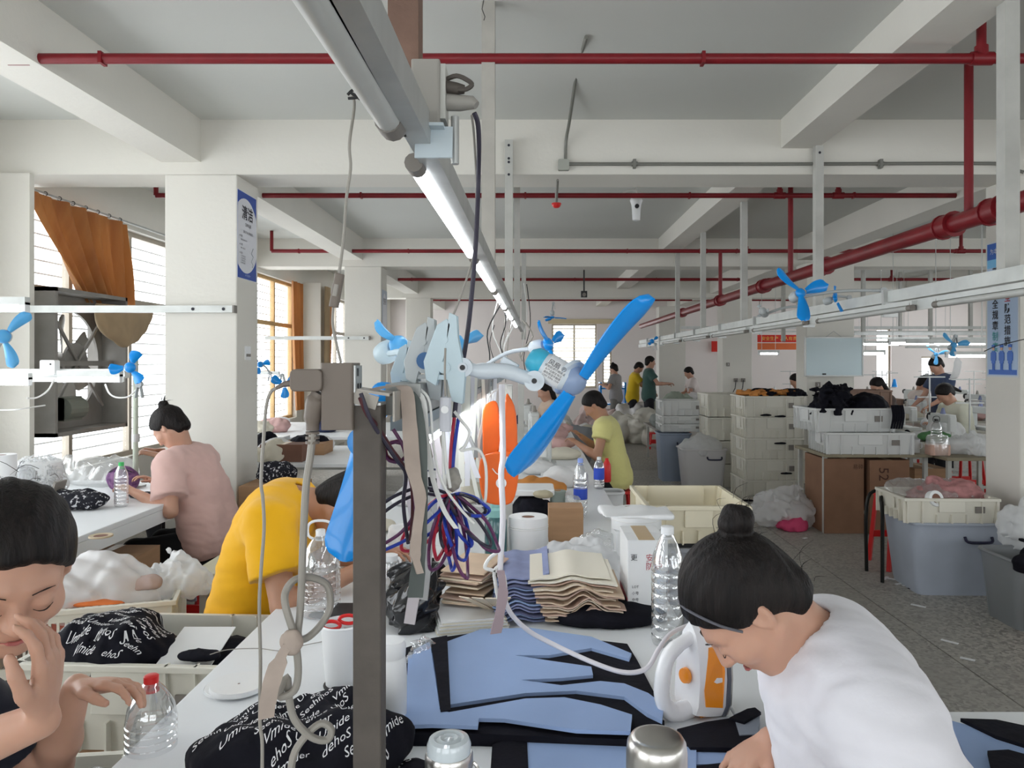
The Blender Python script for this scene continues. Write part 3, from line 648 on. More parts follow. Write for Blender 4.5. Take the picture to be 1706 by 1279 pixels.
    def shirtf(P):
        q = .012+.010*lz
        t = s_cone(P, shl-[0,.02,0], shr+[0,.02,0], (.060*tk+q)*s, (.060*tk+q)*s)
        t = smin(t, s_ell(P, chest+(neck-chest)*.35, (np.array([.108,.152,.175])*tk+q)*s, Rt), .07)
        t = smin(t, s_ell(P, pel+(chest-pel)*.5, (np.array([.108,.145,.20])*tk+q*1.4)*s, Rp), .07)
        t = smin(t, s_ell(P, pel, (np.array([.128,.170,.13])*tk+q*1.2)*s), .07)
        for sh, eb in ((shl, el), (shr, er)):
            en = sh+(eb-sh)*min(sleeve, 1.0); r2 = (.050*tk+q*(1.0+.6*(sleeve < .9)))*s
            a = s_cone(P, sh, en, (.055*tk+q)*s, r2); ax = unit(eb-sh); a = smax(a, (P-en) @ ax.astype(np.float32), .006)
            t = smin(t, a, .016)
            if sleeve > 1:
                wv = eb+((wl if eb is el else wr)-eb)*(sleeve-1); ax2 = unit(wv-eb); a2 = s_cone(P, eb, wv, r2, .042*s); a2 = smax(a2, (P-wv) @ ax2.astype(np.float32), .004); t = smin(t, a2, .02)
        t = t+wob(P, 17, .007*lz, 3)+wob(P*np.array([1,1,1.8],np.float32), 38, .0036*lz, 5)
        nd = unit(H(-.028,0,-.045)-neck); nc = neck+nd*.02; t = smax(t, -s_cone(P, nc-nd*.03, nc+nd*.2, .052*s, .072*s), .006)
        t = smax(t, ((hemc-P) @ td.astype(np.float32))-.10*s, .006)
        return t
    P0 = [pel, chest, neck, shl, shr, el, er]+([wl, wr] if sleeve > 1 else [])
    lo = np.min(P0, 0)-.25*s; hi = np.max(P0, 0)+.2*s
    iso('shirt', shirtf, lo, hi, h*(1.0 if h > .007 else 1.2), cm, e, world=False)
    if not pantsoff:
        pm = mat('trousers_%02x%02x%02x' % tuple(int(c*255) for c in pants), pants, .9, var=.2, scale=10)
        def pantsf(P):
            t = s_ell(P, pel+[0,0,-.01], (np.array([.128,.172,.125])*tk)*s)
            for k in (0,1):
                t = smin(t, s_cone(P, hip[k], kn[k], .098*s*tk, .072*s), .04); en = kn[k]+(an[k]-kn[k])*.9; t = smin(t, smax(s_cone(P, kn[k], en, .07*s, .055*s), -(P[:,2]-an[k][2]-.02), .004), .03)
            return t+wob(P, 20, .004, 9)
        P0 = [pel]+kn+an; lo = np.min(P0, 0)-.2; hi = np.max(P0, 0)+.2; lo[2] = max(lo[2], .02)
        iso('trousers', pantsf, lo, hi, max(h*1.3, .012), pm, e, world=False)
        mb = MB()
        for k in (0,1): mb = MB(); c = an[k]; mb.rbox((c[0]+.055, c[1], .035), (.25, .09, .07), .035); mb.build('shoe', DARK, e, bevel=.012)
    # hair
    def hairf(P):
        q = (P-hd.astype(np.float32)) @ R.astype(np.float32)/s; a = s_ell(q, (-.016,0,.034), (.106,.089,.096))
        a = smin(a, s_ell(q, (-.058,0,-.038), (.050,.062,.062)), .03)
        cut = (q[:,0]-.020)-.80*q[:,2]; cut = np.where(q[:,2] < 0, q[:,0]+.002-.35*q[:,2]+.035*(np.abs(q[:,1]) > 2), cut)
        if hair == 'short': cut = cut-.004
        a = smax(a, cut, .010); a = smax(a, -(q[:,2]+.085), .01)
        st = np.sin(q[:,1]*260+2*np.sin(q[:,0]*30)+1.5*np.sin(q[:,2]*40))*.0012+np.sin(q[:,1]*120+q[:,2]*60+2*np.sin(q[:,0]*25))*.0016
        a = a+(st if h < .01 else 0)
        if hair == 'bun':
            b = s_ell(q, bunpos, (bunr, bunr*.95, bunr*.9)); b = b+wob(q, 60, .004, 2)+np.sin(_len(q-np.array(bunpos, np.float32))*0+q[:,0]*130+q[:,2]*90+2*np.sin(q[:,1]*50))*.0015; a = smin(a, b, .005)
            a = smin(a, s_cone(q, np.array(bunpos)*.6, np.array(bunpos)*.9, .022, .016), .008)
        if hair == 'pony': a = smin(a, s_cone(q, (-.10,0,.03), (-.16,0,-.13), .03, .016), .02)
        if hair == 'long': a = smin(a, smax(s_ell(q, (-.06,0,-.09), (.05,.075,.13)), q[:,0]+.0, .01), .03)
        return a*s
    lo = hd-.24*s; hi = hd+.24*s
    iso('hair', hairf, lo, hi, min(max(h*.8, .0042), .012), HAIR, e, world=False)
    if detail:
        LIPM = mat('lips', (.42,.13,.12), .45); BROW = mat('eyebrow_hair', (.02,.012,.01), .8)
        for sd in (1,-1):
            br = [H(.0935, sd*.016, .026), H(.0925, sd*.030, .032), H(.083, sd*.046, .028)]
            MB().tube(br, [.0016,.0022,.0010], n=6, sub=3, flat=.5).build('eyebrow', BROW, e, smooth=True)
            ey = [H(.0925, sd*.019, -.003), H(.0955, sd*.027, -.0055), H(.094, sd*.036, -.0055), H(.087, sd*.045, -.001)]
            MB().tube(ey, [.0005,.0008,.0010,.0005], n=6, sub=3).build('eyelash_line', BROW, e, smooth=True)
        MB().tube([H(.091,-.020,-.060), H(.0975,-.009,-.0585), H(.0985,0,-.0600), H(.0975,.009,-.0585), H(.091,.020,-.060)], [.001,.0038,.0042,.0038,.001], n=8, sub=3, flat=.8).build('lips', LIPM, e, smooth=True)
    J = dict(e=e, hd=hd, R=R, H=H, neck=neck, shl=shl, shr=shr, el=el, er=er, wl=wl, wr=wr, pel=pel)
    return J
def wisps(J, n, base, spread, L, r=.00042, seed=1, name='hair_wisps'):
    rg = random.Random(seed); mb = MB()
    for i in range(n):
        b = [base[k]+rg.uniform(-1,1)*spread[k] for k in range(3)]; d = [rg.uniform(-1,.3), rg.uniform(-.8,.8), rg.uniform(-.2,1)]; l_ = L*rg.uniform(.5,1)
        p0 = Vector(J['H'](*b)); p1 = Vector(J['H'](*(b[k]+d[k]*l_*.5 for k in range(3)))); p2 = Vector(J['H'](b[0]+d[0]*l_, b[1]+d[1]*l_, b[2]+d[2]*l_*.6-.3*l_)); mb.tube([p0, p1, p2], [r,r,r*.4], n=4, sub=3)
    mb.build(name, HAIR, J['e'], kind='stuff')
def L2(J_loc, face, wpt):      # world point to a person's own frame
    a = -math.radians(face); x, y = wpt[0]-J_loc[0], wpt[1]-J_loc[1]; return (x*math.cos(a)-y*math.sin(a), x*math.sin(a)+y*math.cos(a), wpt[2])
def stool(x, y, z, col, label, w_=.30, group=None):
    e = empty('stool', (x, y, 0), label, 'stool', group); m = REDP if col == 'red' else mat('stool_'+col, {'blue':(.05,.15,.4),'green':(.3,.45,.05)}[col], .4)
    MB().rbox((0,0,z-.012), (w_,w_,.024), .03).build('seat', m, e, bevel=.004); MB().cyl((0,0,z),(0,0,z+.001), .02).build('seat_hole', DARK, e)
    for sx in (1,-1):
        for sy in (1,-1):
            a = V(sx*(w_/2-.03), sy*(w_/2-.03), z-.024); b = V(sx*(w_/2+.01), sy*(w_/2+.01), 0); MB().cyl(b, a, .022, .018, n=4).build('leg', m, e)
    MB().b2(-w_/2+.01, w_/2-.01, -w_/2+.0, -w_/2+.02, z*.35, z*.35+.05).b2(-w_/2+.01, w_/2-.01, w_/2-.02, w_/2, z*.35, z*.35+.05).build('brace', m, e)
    return e
# --- the woman in white at the near right of the bench
loc, fc = (.625, 1.35), 180
J = person(loc, fc, 'woman in a white t-shirt bent over the near bench, black hair in a high bun', seat=.475, lean=4, bend=5.0, hp=60, hy=-4, headpos=L2(loc, fc, (.385, 1.35, 1.165)),
    hl=L2(loc, fc, (.43, 1.15, .83)), hrh=L2(loc, fc, (.465, 1.46, .865)), handr=((.75,.35,-.35), (.2,.15,-1)), handl=((.8,-.4,-.3),(0,0,-1)), curl=(.9,.75), shirt=(.74,.73,.78), pants=(.03,.03,.04), h=.0058, sleeve=.95, loose=1.3, thick=1.13, detail=True, bunpos=(-.120,0,.086), bunr=.036, elbr=(-1,-.3,-.9), elbl=(-.15,.5,-1))
H = J['H']
MB().tube([H(.028,-.088,.01), H(.04,-.082,.045), H(.052,-.05,.088), H(.058,0,.1), H(.052,.05,.088), H(.04,.082,.045), H(.028,.088,.01)], .0045, sub=4, flat=.5).build('headband', mat('grey_headband', (.14,.14,.16), .5), J['e'], smooth=True)
wisps(J, 26, (-.1,0,.07), (.03,.07,.05), .06, seed=3); wisps(J, 14, (-.09,.03,-.04), (.02,.04,.03), .07, seed=5, name='nape_wisps'); wisps(J, 12, (-.13,0,.09), (.03,.03,.02), .05, seed=8, name='bun_wisps')
SEAM = mat('seam_thread', (.45,.45,.50), .9)
stool(.70, 1.35, .42, 'blue', 'blue plastic stool under the woman in white')
# --- the woman in dark clothes at the near left
loc, fc = (-1.30, 1.27), -4
J = person(loc, fc, 'woman in a dark top at the near left holding one hand to her face', seat=.42, lean=17, bend=1.5, hp=30, hy=-44, headpos=L2(loc, fc, (-.80, 1.15, 1.285)),
    hrh=L2(loc, fc, (-.628, 1.03, 1.12)), hl=L2(loc, fc, (-.86, 1.42, .985)), handr=((.10,.05,1), (-.95,-.3,-.1)), handl=((1,-.05,.12), (0,-.35,-1)), curl=(.6,.62), shirt=(.012,.013,.022), pants=(.01,.01,.012), h=.0058, sleeve=.75, detail=True, bunpos=(-.10,0,-.02), bunr=.045, elbr=(-.2,-.6,-1), elbl=(-1,.3,-.8))
wisps(J, 30, (-.02,.0,.11), (.07,.05,.02), .07, seed=11)
MB().rbox(J['H'](.02,-.086,.035), (.02,.012,.035), .004).build('hair_clip', DARK, J['e'])
stool(-1.34, 1.27, .42, 'red', 'red plastic stool under the woman in dark clothes')
# --- pink shirt, by the window table
loc, fc = (-1.88, 4.42), 172
J = person(loc, fc, 'woman in a pale pink t-shirt sewing at the window side table', seat=.47, lean=18, bend=1.6, hp=48, hl=L2(loc, fc, (-2.22, 4.2, .87)), hrh=L2(loc, fc, (-2.25, 4.50, .88)), shirt=(.66,.44,.40), h=.009, sleeve=.72, loose=1.4, thick=1.08, bunpos=(-.07,0,.115), bunr=.032, headpos=L2(loc, fc, (-2.12, 4.4, 1.215)))
wisps(J, 20, (-.08,0,.13), (.03,.04,.03), .06, r=.0012, seed=12)
# --- yellow shirt, doubled over
loc, fc = (-1.03, 2.75), 4
J = person(loc, fc, 'person in a mustard yellow shirt doubled over beside the bench', seat=.47, lean=10, bend=2.4, hp=72, hl=L2(loc, fc, (-.58, 2.9, .86)), hrh=L2(loc, fc, (-.60, 2.60, .88)), shirt=(.80,.42,.01), h=.008, sleeve=.65, loose=1.1, thick=1.05, skin=SKIND, hair='short', sc=1.06, headpos=L2(loc, fc, (-.675, 2.75, 1.07)))
stool(-1.03, 2.75, .46, 'red', 'red stool under the person in mustard yellow')
# --- farther people
P_ = [((.76, 6.75), 170, dict(label='woman in a lemon yellow top sewing on the aisle side of the bench', seat=.46, lean=12, hp=42, shirt=(.72,.68,.28), hl=(.33,.14,.88), hrh=(.33,-.12,.92), h=.012, sleeve=.4, hair='bun', bunpos=(-.09,0,.04), bunr=.035, skin=SKIND)),
 ((.30, 9.6), 200, dict(label='dark haired woman far down the bench in a pale vest', seat=.46, lean=8, hp=25, shirt=(.62,.48,.38), hl=(.32,.14,.86), hrh=(.32,-.12,.86), h=.016, sleeve=.4, hair='long')),
 ((-2.76, 6.35), 200, dict(label='person half hidden behind the first column by the window', seat=.5, lean=15, hp=30, shirt=(.4,.2,.12), h=.018, hair='short', skin=SKIND)),
 ((1.83, 16.2), 150, dict(label='standing figure in grey patterned clothes before the far wall', stand=True, lean=2, hp=20, shirt=(.30,.30,.32), pants=(.2,.2,.2), hl=(.25,.15,1.1), hrh=(.25,-.15,1.1), h=.018, hair='bun', bunpos=(-.02,0,.13), sc=.9)),
 ((2.10, 15.6), 0, dict(label='man in a yellow t-shirt standing by the sacks', stand=True, lean=8, hp=40, shirt=(.62,.42,.02), pants=(.015,.015,.02), hl=(.42,.1,1.0), hrh=(.42,-.15,.98), h=.016, hair='short', skin=SKIND, sc=.93)),
 ((2.38, 15.2), 0, dict(label='man in a dark green t-shirt standing with arms forward', stand=True, lean=1, hp=10, shirt=(.05,.10,.09), pants=(.015,.015,.02), hl=(.36,.12,1.15), hrh=(.38,-.12,1.17), h=.016, hair='short', sc=.99)),
 ((5.75, 10.45), 190, dict(label='man in a navy top standing among the sewing rows', stand=True, lean=6, hp=40, shirt=(.05,.07,.13), h=.016, hair='short', hl=(.35,.15,1.0), hrh=(.35,-.15,1.0), sc=.97)),
 ((5.15, 8.9), 188, dict(label='ponytailed woman in a cream blouse beside the poster column', seat=.5, lean=18, hp=48, shirt=(.70,.70,.58), h=.013, sleeve=1.5, hair='pony', hl=(.38,.14,.86), hrh=(.38,-.12,.86))),
 ((5.05, 10.6), 185, dict(label='woman with long brown hair right of the whiteboard', seat=.5, lean=10, hp=35, shirt=(.10,.07,.06), h=.016, hair='long', sleeve=1.2)),
 ((6.0, 11.78), 0, dict(label='woman with a top bun in a pale pink vest behind the crates', seat=.5, lean=10, hp=35, shirt=(.65,.55,.50), h=.016, hair='bun', bunpos=(-.03,0,.13), skin=SKIND)),
 ((3.6, 16.5), 180, dict(label='pale clad figure at the far end behind the grey heap', seat=.6, lean=8, hp=30, shirt=(.7,.62,.6), h=.018, hair='short')),
 ((4.95, 13.6), 180, dict(label='figure in a pale top behind the stacked crates', seat=.5, lean=10, hp=30, shirt=(.6,.55,.5), h=.018, hair='short', skin=SKIND))]
for lc, fa, kw in P_:
    person(lc, fa, **kw)
    if not kw.get('stand'): stool(lc[0], lc[1], kw.get('seat', .48), 'red', 'red stool under the '+' '.join(kw['label'].split()[:11]), group='red stools')
# ================================================================== THE MIDDLE BENCH AND WHAT IS ON IT
TZ = .80
def table(x0_, x1_, y0_, y1_, z, label, m=TABLE, th=.03, apron=.0, legs=None, lx=.06, name='work_table'):
    e = empty(name, ((x0_+x1_)/2, y0_, 0), label, 'table'); cx = (x0_+x1_)/2
    MB().b2(x0_-cx, x1_-cx, 0, y1_-y0_, z-th, z).build('tabletop', m, e, bevel=.004)
    if apron:
        for s in (x0_-cx, x1_-cx-.004): MB().b2(s, s+.004, .0, y1_-y0_, z-th-apron, z-th).build('cloth_edge', m, e)
    n_ = legs or max(2, int((y1_-y0_)/1.6)+1)
    for i in range(n_):
        y = .08+(y1_-y0_-.16)*i/(n_-1)
        for x in (x0_-cx+lx, x1_-cx-lx): MB().b2(x-.018, x+.018, y-.018, y+.018, 0, z-th).build('leg', P2, e)
        MB().b2(x0_-cx+lx, x1_-cx-lx, y-.012, y+.012, .18, .21).build('crossbar', P2, e)
    return e
table(-.83, .46, .78, 10.4, TZ, 'long middle work bench covered in white sheet', apron=.05)
# --- fans, sockets and the low rail
LX, LY0, LZT = -.205, 1.20, 1.565
g = empty('low_rail', (LX, LY0, LZT), 'grey low steel rail above the bench on square posts, with fans clamped on', 'rail')
MB().b2(LX-.028, LX+.028, LY0+.0, 9.0, LZT-.050, LZT).build('rail_tube', mat('low_rail_paint', (.36,.37,.36), .5, .2, var=.2, scale=10), g, world=True)
MB().b2(LX-.026, LX+.026, LY0+.03, 9.0, LZT-.078, LZT-.054).build('lower_channel', mat('low_rail_channel', (.30,.36,.40), .5, .2), g, world=True)
lamp(None, 1.35, 2.35, lambda t: LX, 1.455, True, 'lit tube lamp under the low rail right of the front post', 'lamps under the low rail')
lamp(None, 2.45, 3.5, lambda t: LX, 1.455, True, 'second lit tube lamp under the low rail', 'lamps under the low rail')
for k in range(5): MB().b2(LX-.02, LX+.02, 1.7+k*1.5, 1.73+k*1.5, 1.475, 1.52).build('lamp_hanger', STEEL, g, world=True)
def bench_post(px, Y, wd, z1, lab, m=POSTG):
    e = empty('bench_post', (PX(px, Y), Y, TZ), lab, 'post', 'square posts on the bench'); MB().b2(-wd/2, wd/2, -wd/2, wd/2, 0, z1-TZ).build('square_tube', m, e, bevel=.002)
    MB().b2(-wd/2-.03, wd/2+.03, -wd/2-.03, wd/2+.03, 0, .006).build('foot_plate', m, e); MB().b2(-wd/2, wd/2, -wd/2-.001, wd/2, z1-TZ, z1-TZ+.004).build('post_cap', STEEL, e)
bench_post(616, 1.145, .042, 1.535, 'dark grey square post standing at the front of the bench')
bench_post(845, 3.2, .045, 1.5, 'pale grey post on the bench behind the thick white cord', P2)
bench_post(868, 6.2, .05, 1.5, 'distant post on the bench carrying the low rail', P2)
FP = mat('folded_metal_plate', (.40,.37,.33), .5, .3, var=.2); PL = MB()
pe = empty('rail_bracket', W(625, 652, 1.15), 'folded metal bracket capping the front post', 'bracket')
MB().box((.0,.0,.0), (.055,.06,.004), Matrix.Rotation(.15, 3, 'Y')).build('top_plate', FP, pe); MB().box((-.012,-.03,-.010), (.045,.003,.020), Matrix.Rotation(.3, 3, 'Y')).build('lip', FP, pe); MB().box((.033,.01,-.022),(.003,.07,.045)).build('side_plate', FP, pe)
# socket box with plugs, left of the post
SB = mat('socket_box_plastic', (.165,.135,.112), .5, var=.06, scale=5)
c = W(563, 660, 1.12); e = empty('socket_box', c, 'grey brown socket box fixed to the left of the front post', 'socket box')
MB().rbox((0,.018,0), (.048,.052,.100), .004).build('box_body', SB, e, bevel=.0015)
MB().b2(.0245, .027, -.004, .040, .006, .046).build('side_face', STEEL, e); MB().b2(.027, .0275, .006, .016, .030, .042).build('pin_hole', DARK, e)
for a_ in (.012, .028): MB().cyl((.0265,a_,.015), (.028,a_,.015), .004).build('pin_hole', DARK, e)
c2 = W(514, 633, 1.12); e2 = empty('cable_plug', c2, 'grey square plug pushed into the left of the socket box', 'plug')
MB().rbox((0,0,0), (.048,.03,.033), .008, axis='Y').build('plug_body', SB, e2, bevel=.002); MB().tube([V(-.02,0,-.004), V(-.036,0,-.006), V(-.048,0,-.012)], [.006,.004,.003]).build('strain_relief', SB, e2, smooth=True)
c3 = W(524, 690, 1.125); e3 = empty('cable_plug', c3, 'rounded grey plug hanging under the square plug', 'plug')
MB().tube([V(.008,0,.032), V(.003,0,.022), V(-.002,0,0), V(-.003,0,-.024)], [.012,.015,.0135,.010], n=12, sub=4).build('plug_body', SB, e3, smooth=True)
for k in range(3): MB().cyl((-.003,0,-.026-k*.007),(-.003,0,-.030-k*.007), .0105).build('grip_ring', SB, e3, smooth=True)
def cable(name, pts, r, m, label, group=None, sub=5, n=7, flat=1.0, cat='cable', closed=False):
    """pts: (px, py, Y)"""
    P = [W(*p) for p in pts]; base = min(P, key=lambda q: q.z); mb = MB(); mb.tube([p-base for p in P], r, n=n, sub=sub, flat=flat, closed=closed)
    o = mb.build(name, m, smooth=True, label=label, cat=cat, group=group); o.location = base; return o
cable('power_cable', [(466,645,1.12),(452,652,1.12),(444,675,1.12),(440,720,1.12),(435,800,1.12),(438,830,1.12),(440,880,1.12),(435,950,1.12),(432,1010,1.12),(434,1100,1.12),(433,1200,1.12),(437,1240,1.12),(436,1330,1.12)], .0026, CORDG, 'thin grey cable dropping from the square plug')
cable('power_cable', [(521,722,1.12),(517,760,1.12),(510,810,1.12),(506,880,1.12),(503,960,1.12),(500,1020,1.12),(497,1060,1.12),(512,1062,1.13),(535,1040,1.14),(550,1010,1.15),(545,975,1.15),(520,962,1.14),(492,965,1.13),(476,985,1.12),(476,1010,1.11),(488,1050,1.11),(494,1080,1.11),(497,1120,1.11),(490,1150,1.11),(465,1160,1.11),(478,1128,1.12),(482,1165,1.12),(492,1200,1.12),(520,1228,1.13),(545,1232,1.14),(552,1215,1.14),(535,1205,1.14),(510,1225,1.13),(488,1262,1.12),(482,1330,1.11)], .0056, CORDG, 'thick grey cable looped and tied with a beige ribbon', n=9)
t = W(485, 1068, 1.10); e = empty('cloth_ribbon', t, 'beige cloth strip knotted round the looped cable', 'ribbon')
iso('ribbon_knot', lambda P: s_ell(P, (0,0,0), (.017,.012,.019))+wob(P, 130, .003, 4), (-.03,-.03,-.03), (.03,.03,.03), .0022, RIBB, e, world=False)
def strip(mb, pts, wd, th=.0015, ang=None, tw=0):
    pts = smooth_pts([Vector(p) for p in pts], 4); vs = []; m_ = len(pts)
    for i, p in enumerate(pts):
        a = (ang or 0)+tw*i/m_; d = Vector((math.cos(a), math.sin(a), 0)); wi = (wd[min(int(i*len(wd)/m_), len(wd)-1)] if isinstance(wd, (list,tuple)) else wd)/2
        nn = Vector((-d.y, d.x, 0))*th
        vs += [p-d*wi-nn, p+d*wi-nn, p+d*wi+nn, p-d*wi+nn]
    fs = [(0,1,2,3), (m_*4-4, m_*4-1, m_*4-2, m_*4-3)]
    for i in range(m_-1):
        for k in range(4): fs.append((i*4+k, i*4+(k+1)%4, i*4+4+(k+1)%4, i*4+4+k))
    return mb.add(vs, fs)
strip(MB(), [V(0,-.01,0), V(-.012,-.012,-.02), V(-.024,-.012,-.055), V(-.03,-.012,-.085), V(-.033,-.01,-.108)], [.016,.026,.024,.022], tw=.5).build('ribbon_tail', RIBB, e, smooth=True)
# cable with a switch coming down from the upper lamp
cable('lamp_wire', [(588,160,1.16),(590,180,1.16),(582,240,1.15),(584,280,1.15),(577,330,1.15),(572,400,1.15),(565,455,1.15)], .0024, CORDG, 'thin grey cord hanging from the near unlit lamp down to a switch')
cable('lamp_wire', [(555,512,1.15),(554,540,1.15),(560,570,1.15),(568,604,1.15)], .0022, CORDG, 'thin grey cord from the hanging switch to the socket box')
c = W(561, 484, 1.15); e = empty('cord_switch', c, 'grey inline switch hanging on the thin cord at the left', 'switch'); R_ = Matrix.Rotation(.18, 3, 'Y')
MB().rbox((0,0,0), (.015,.012,.052), .005, rot=R_).build('switch_body', SB, e, bevel=.001); MB().rbox((.0,-.007,0), (.007,.004,.018), .002, rot=R_).build('rocker', CORDG, e)
cable('wire_tie', [(579,158,1.14),(590,150,1.14),(602,166,1.15),(585,155,1.14),(596,162,1.14),(580,164,1.14)], .0022, DARK, 'black twisted wire tie at the side of the near lamp', cat='wire')
cable('wire_tie', [(676,112,1.22),(683,128,1.2),(683,152,1.2),(676,170,1.2),(668,172,1.22)], .002, DARK, 'black wire looped around the rail beside the socket', cat='wire')
# socket box hanging at the lamp rail
c = W(712, 158, 1.25); e = empty('socket_box', c, 'grey socket box fixed on the lamp rail under the brown post', 'socket box')
UB = mat('upper_box_plastic', (.30,.285,.26), .5, var=.1)
MB().rbox((.0,.0,-.002), (.047,.05,.105), .004).build('box_body', UB, e, bevel=.0015); MB().b2(.0235,.032,-.018,.03,-.045,.045).build('face_plate', mat('box_face', (.45,.45,.42), .5), e)
MB().b2(-.028,.03,-.03,.03,-.060,-.055).build('base_plate', PALE, e); MB().box((.012,-.01,-.082), (.062,.003,.055), Matrix.Rotation(-.18, 3, 'X')).build('lower_plate', PALE, e)
MB().tube([(.03,0,.025),(.05,-.01,.028),(.068,-.012,.02),(.075,-.012,.012),(.062,-.01,.005),(.04,0,.012)], .004, sub=4).build('wire_loop', POSTG, e, smooth=True)
MB().tube([V(.03,0,.012), V(.05,0,.010), V(.062,0,.009)], [.012,.010,.007], n=10).build('upper_plug', POSTG, e, smooth=True)
MB().tube([V(.03,0,-.012), V(.055,0,-.014), V(.075,0,-.013), V(.082,-.002,-.018)], [.014,.013,.011,.007], n=10).build('lower_plug', UB, e, smooth=True)
MB().cyl((.044,.02,-.03),(.044,.02,-.11), .007).build('side_clip', STEEL, e)
cable('power_cable', [(790,188,1.25),(796,205,1.26),(798,240,1.28),(797,300,1.32),(795,360,1.31),(791,430,1.30),(783,520,1.29),(775,580,1.28),(762,650,1.27),(757,695,1.27)], .0042, mat('dark_cord', (.035,.03,.05), .5), 'dark double cable hanging from the upper socket box to the low rail', n=8)
cable('power_cable', [(786,192,1.25),(790,230,1.28),(793,300,1.32),(794,380,1.31),(788,430,1.305),(765,500,1.30),(748,545,1.29),(742,600,1.28),(742,660,1.27)], .0020, CORDG, 'thin grey cable beside the dark double cable')
cable('power_cable', [(757,695,1.27),(752,740,1.27),(750,790,1.27),(752,810,1.27)], .0032, mat('red_cord', (.45,.02,.05), .45), 'red cable running down into the coiled bundle')
cable('power_cable', [(764,695,1.27),(757,745,1.27),(754,790,1.27),(757,812,1.27)], .0032, mat('blue_cord', (.02,.05,.40), .45), 'blue cable running down beside the red one')
# the coiled bundle
rc, bc, dc, pc_ = MATS['red_cord'], MATS['blue_cord'], MATS['dark_cord'], mat('violet_cord', (.12,.03,.10), .45)
hub = (752, 825); rg = random.Random(4)
for k, (wd, ht, off, m_, nm) in enumerate(((40,120,(-32,30),rc,'red'),(34,95,(-30,10),bc,'blue'),(18,110,(-8,30),rc,'red'),(12,125,(-2,30),bc,'blue'),(16,140,(12,20),pc_,'violet'),(22,105,(26,30),dc,'dark'),(34,120,(38,20),pc_,'violet'),(20,88,(-14,20),dc,'dark'),(14,100,(4,45),rc,'red'),(26,110,(14,40),bc,'blue'),(30,128,(-20,40),pc_,'violet'),(12,90,(20,10),bc,'blue'),(40,60,(50,-10),dc,'dark'),(44,66,(54,-20),bc,'blue'))):
    ang = off[0]/52+rg.uniform(-.15,.15); wd *= 1.35; pts = []
    for i in range(12):
        t = 2*PI*i/12+PI/2; u = wd*.5*math.cos(t); v = (1-math.sin(t))*ht*.5
        pts.append((hub[0]+u*math.cos(ang)+v*math.sin(ang)+rg.uniform(-3,3), hub[1]+v*math.cos(ang)-u*math.sin(ang)*.4, 1.255+rg.uniform(-.02,.02)+.01*math.cos(t)))
    cable('coiled_cable', pts, .0030, m_, '%s loop of the coiled cable bundle' % nm, 'loops of the coiled cable bundle', sub=3, closed=True)
for k, (pts, m_, nm) in enumerate((([(628,846,1.22),(660,825,1.22),(700,812,1.23),(735,818,1.25),(752,828,1.26)], dc, 'dark'), ([(628,862,1.22),(665,836,1.22),(705,822,1.23),(740,828,1.25)], dc, 'dark'), ([(636,908,1.22),(670,885,1.22),(690,850,1.21),(682,790,1.2),(672,745,1.19),(655,715,1.19)], pc_, 'violet'), ([(636,918,1.22),(675,900,1.22),(700,880,1.22),(735,848,1.24),(748,830,1.25)], bc, 'blue'))):
    cable('slack_cable', pts, .0029, m_, '%s slack cable reaching from the bundle behind the front post' % nm, 'slack cables of the bundle')
cable('slack_cable', [(600,662,1.10),(612,690,1.11),(630,712,1.13),(650,745,1.16),(668,770,1.18),(685,800,1.2),(688,850,1.21),(684,900,1.21)], .0036, mat('maroon_cord', (.07,.015,.02), .5), 'maroon cable curling out of the front post bracket')
cable('slack_cable', [(601,655,1.10),(618,700,1.11),(640,735,1.14),(660,765,1.17),(676,790,1.19),(672,840,1.2),(680,905,1.22)], .0032, dc, 'dark cable beside the maroon one by the front post')
e = empty('coil_tape', W(660, 752, 1.2), 'small dark coil of wire behind the maroon cable', 'coil')
for k in range(4): MB().tube([V(.018*math.cos(t), .004*k-.006, .016*math.sin(t)) for t in np.linspace(0, 2*PI, 12, endpoint=False)], .003, closed=True).build('wire_turn', [pc_, dc, rc, CORDG][k], e, smooth=True)
iso('bundle_tie', lambda P: s_ell(P, (0,0,0), (.013,.012,.020))+wob(P, 200, .003, 7), (-.03,-.03,-.03), (.03,.03,.03), .002, MILKY if 0 else CORDG, cat='tie', label='grey tape knot holding the coiled bundle').location = W(754, 820, 1.25)
# ribbons draped over the low rail
def ribbon(name, pts, wd, m_, label, tw=0, group='strips draped over the low rail', ang=0):
    P = [W(*p) for p in pts]; b = min(P, key=lambda q: q.z); o = strip(MB(), [p-b for p in P], wd, tw=tw, ang=ang).build(name, m_, smooth=True, label=label, cat='strip', group=group); o.location = b; return o
ribbon('cloth_ribbon', [(610,652,1.13),(655,642,1.17),(676,650,1.18),(682,700,1.175),(688,780,1.17),(700,830,1.17),(694,890,1.17),(692,925,1.17),(700,955,1.17)], [.02,.022,.022,.024,.02,.016,.018,.012], RIBB, 'pinkish beige strip draped over the front of the low rail', tw=.7)
ribbon('cloth_ribbon', [(668,646,1.2),(690,660,1.19),(702,720,1.18),(704,800,1.18),(702,880,1.18),(697,940,1.18),(692,995,1.18)], [.012,.014,.015,.017,.02,.024], mat('dark_grey_ribbon', (.10,.115,.11), .8), 'dark green grey strip with a broad flat end')
ribbon('cloth_ribbon', [(690,648,1.21),(706,668,1.2),(712,740,1.2),(722,800,1.21),(740,850,1.22),(760,880,1.22)], .008, CORDW, 'narrow white strip falling into the coiled bundle')
cable('white_wire', [(700,648,1.21),(716,670,1.2),(722,740,1.2),(735,800,1.21),(765,845,1.22),(790,872,1.22)], .0022, CORDW, 'thin white wire running down into the bundle')
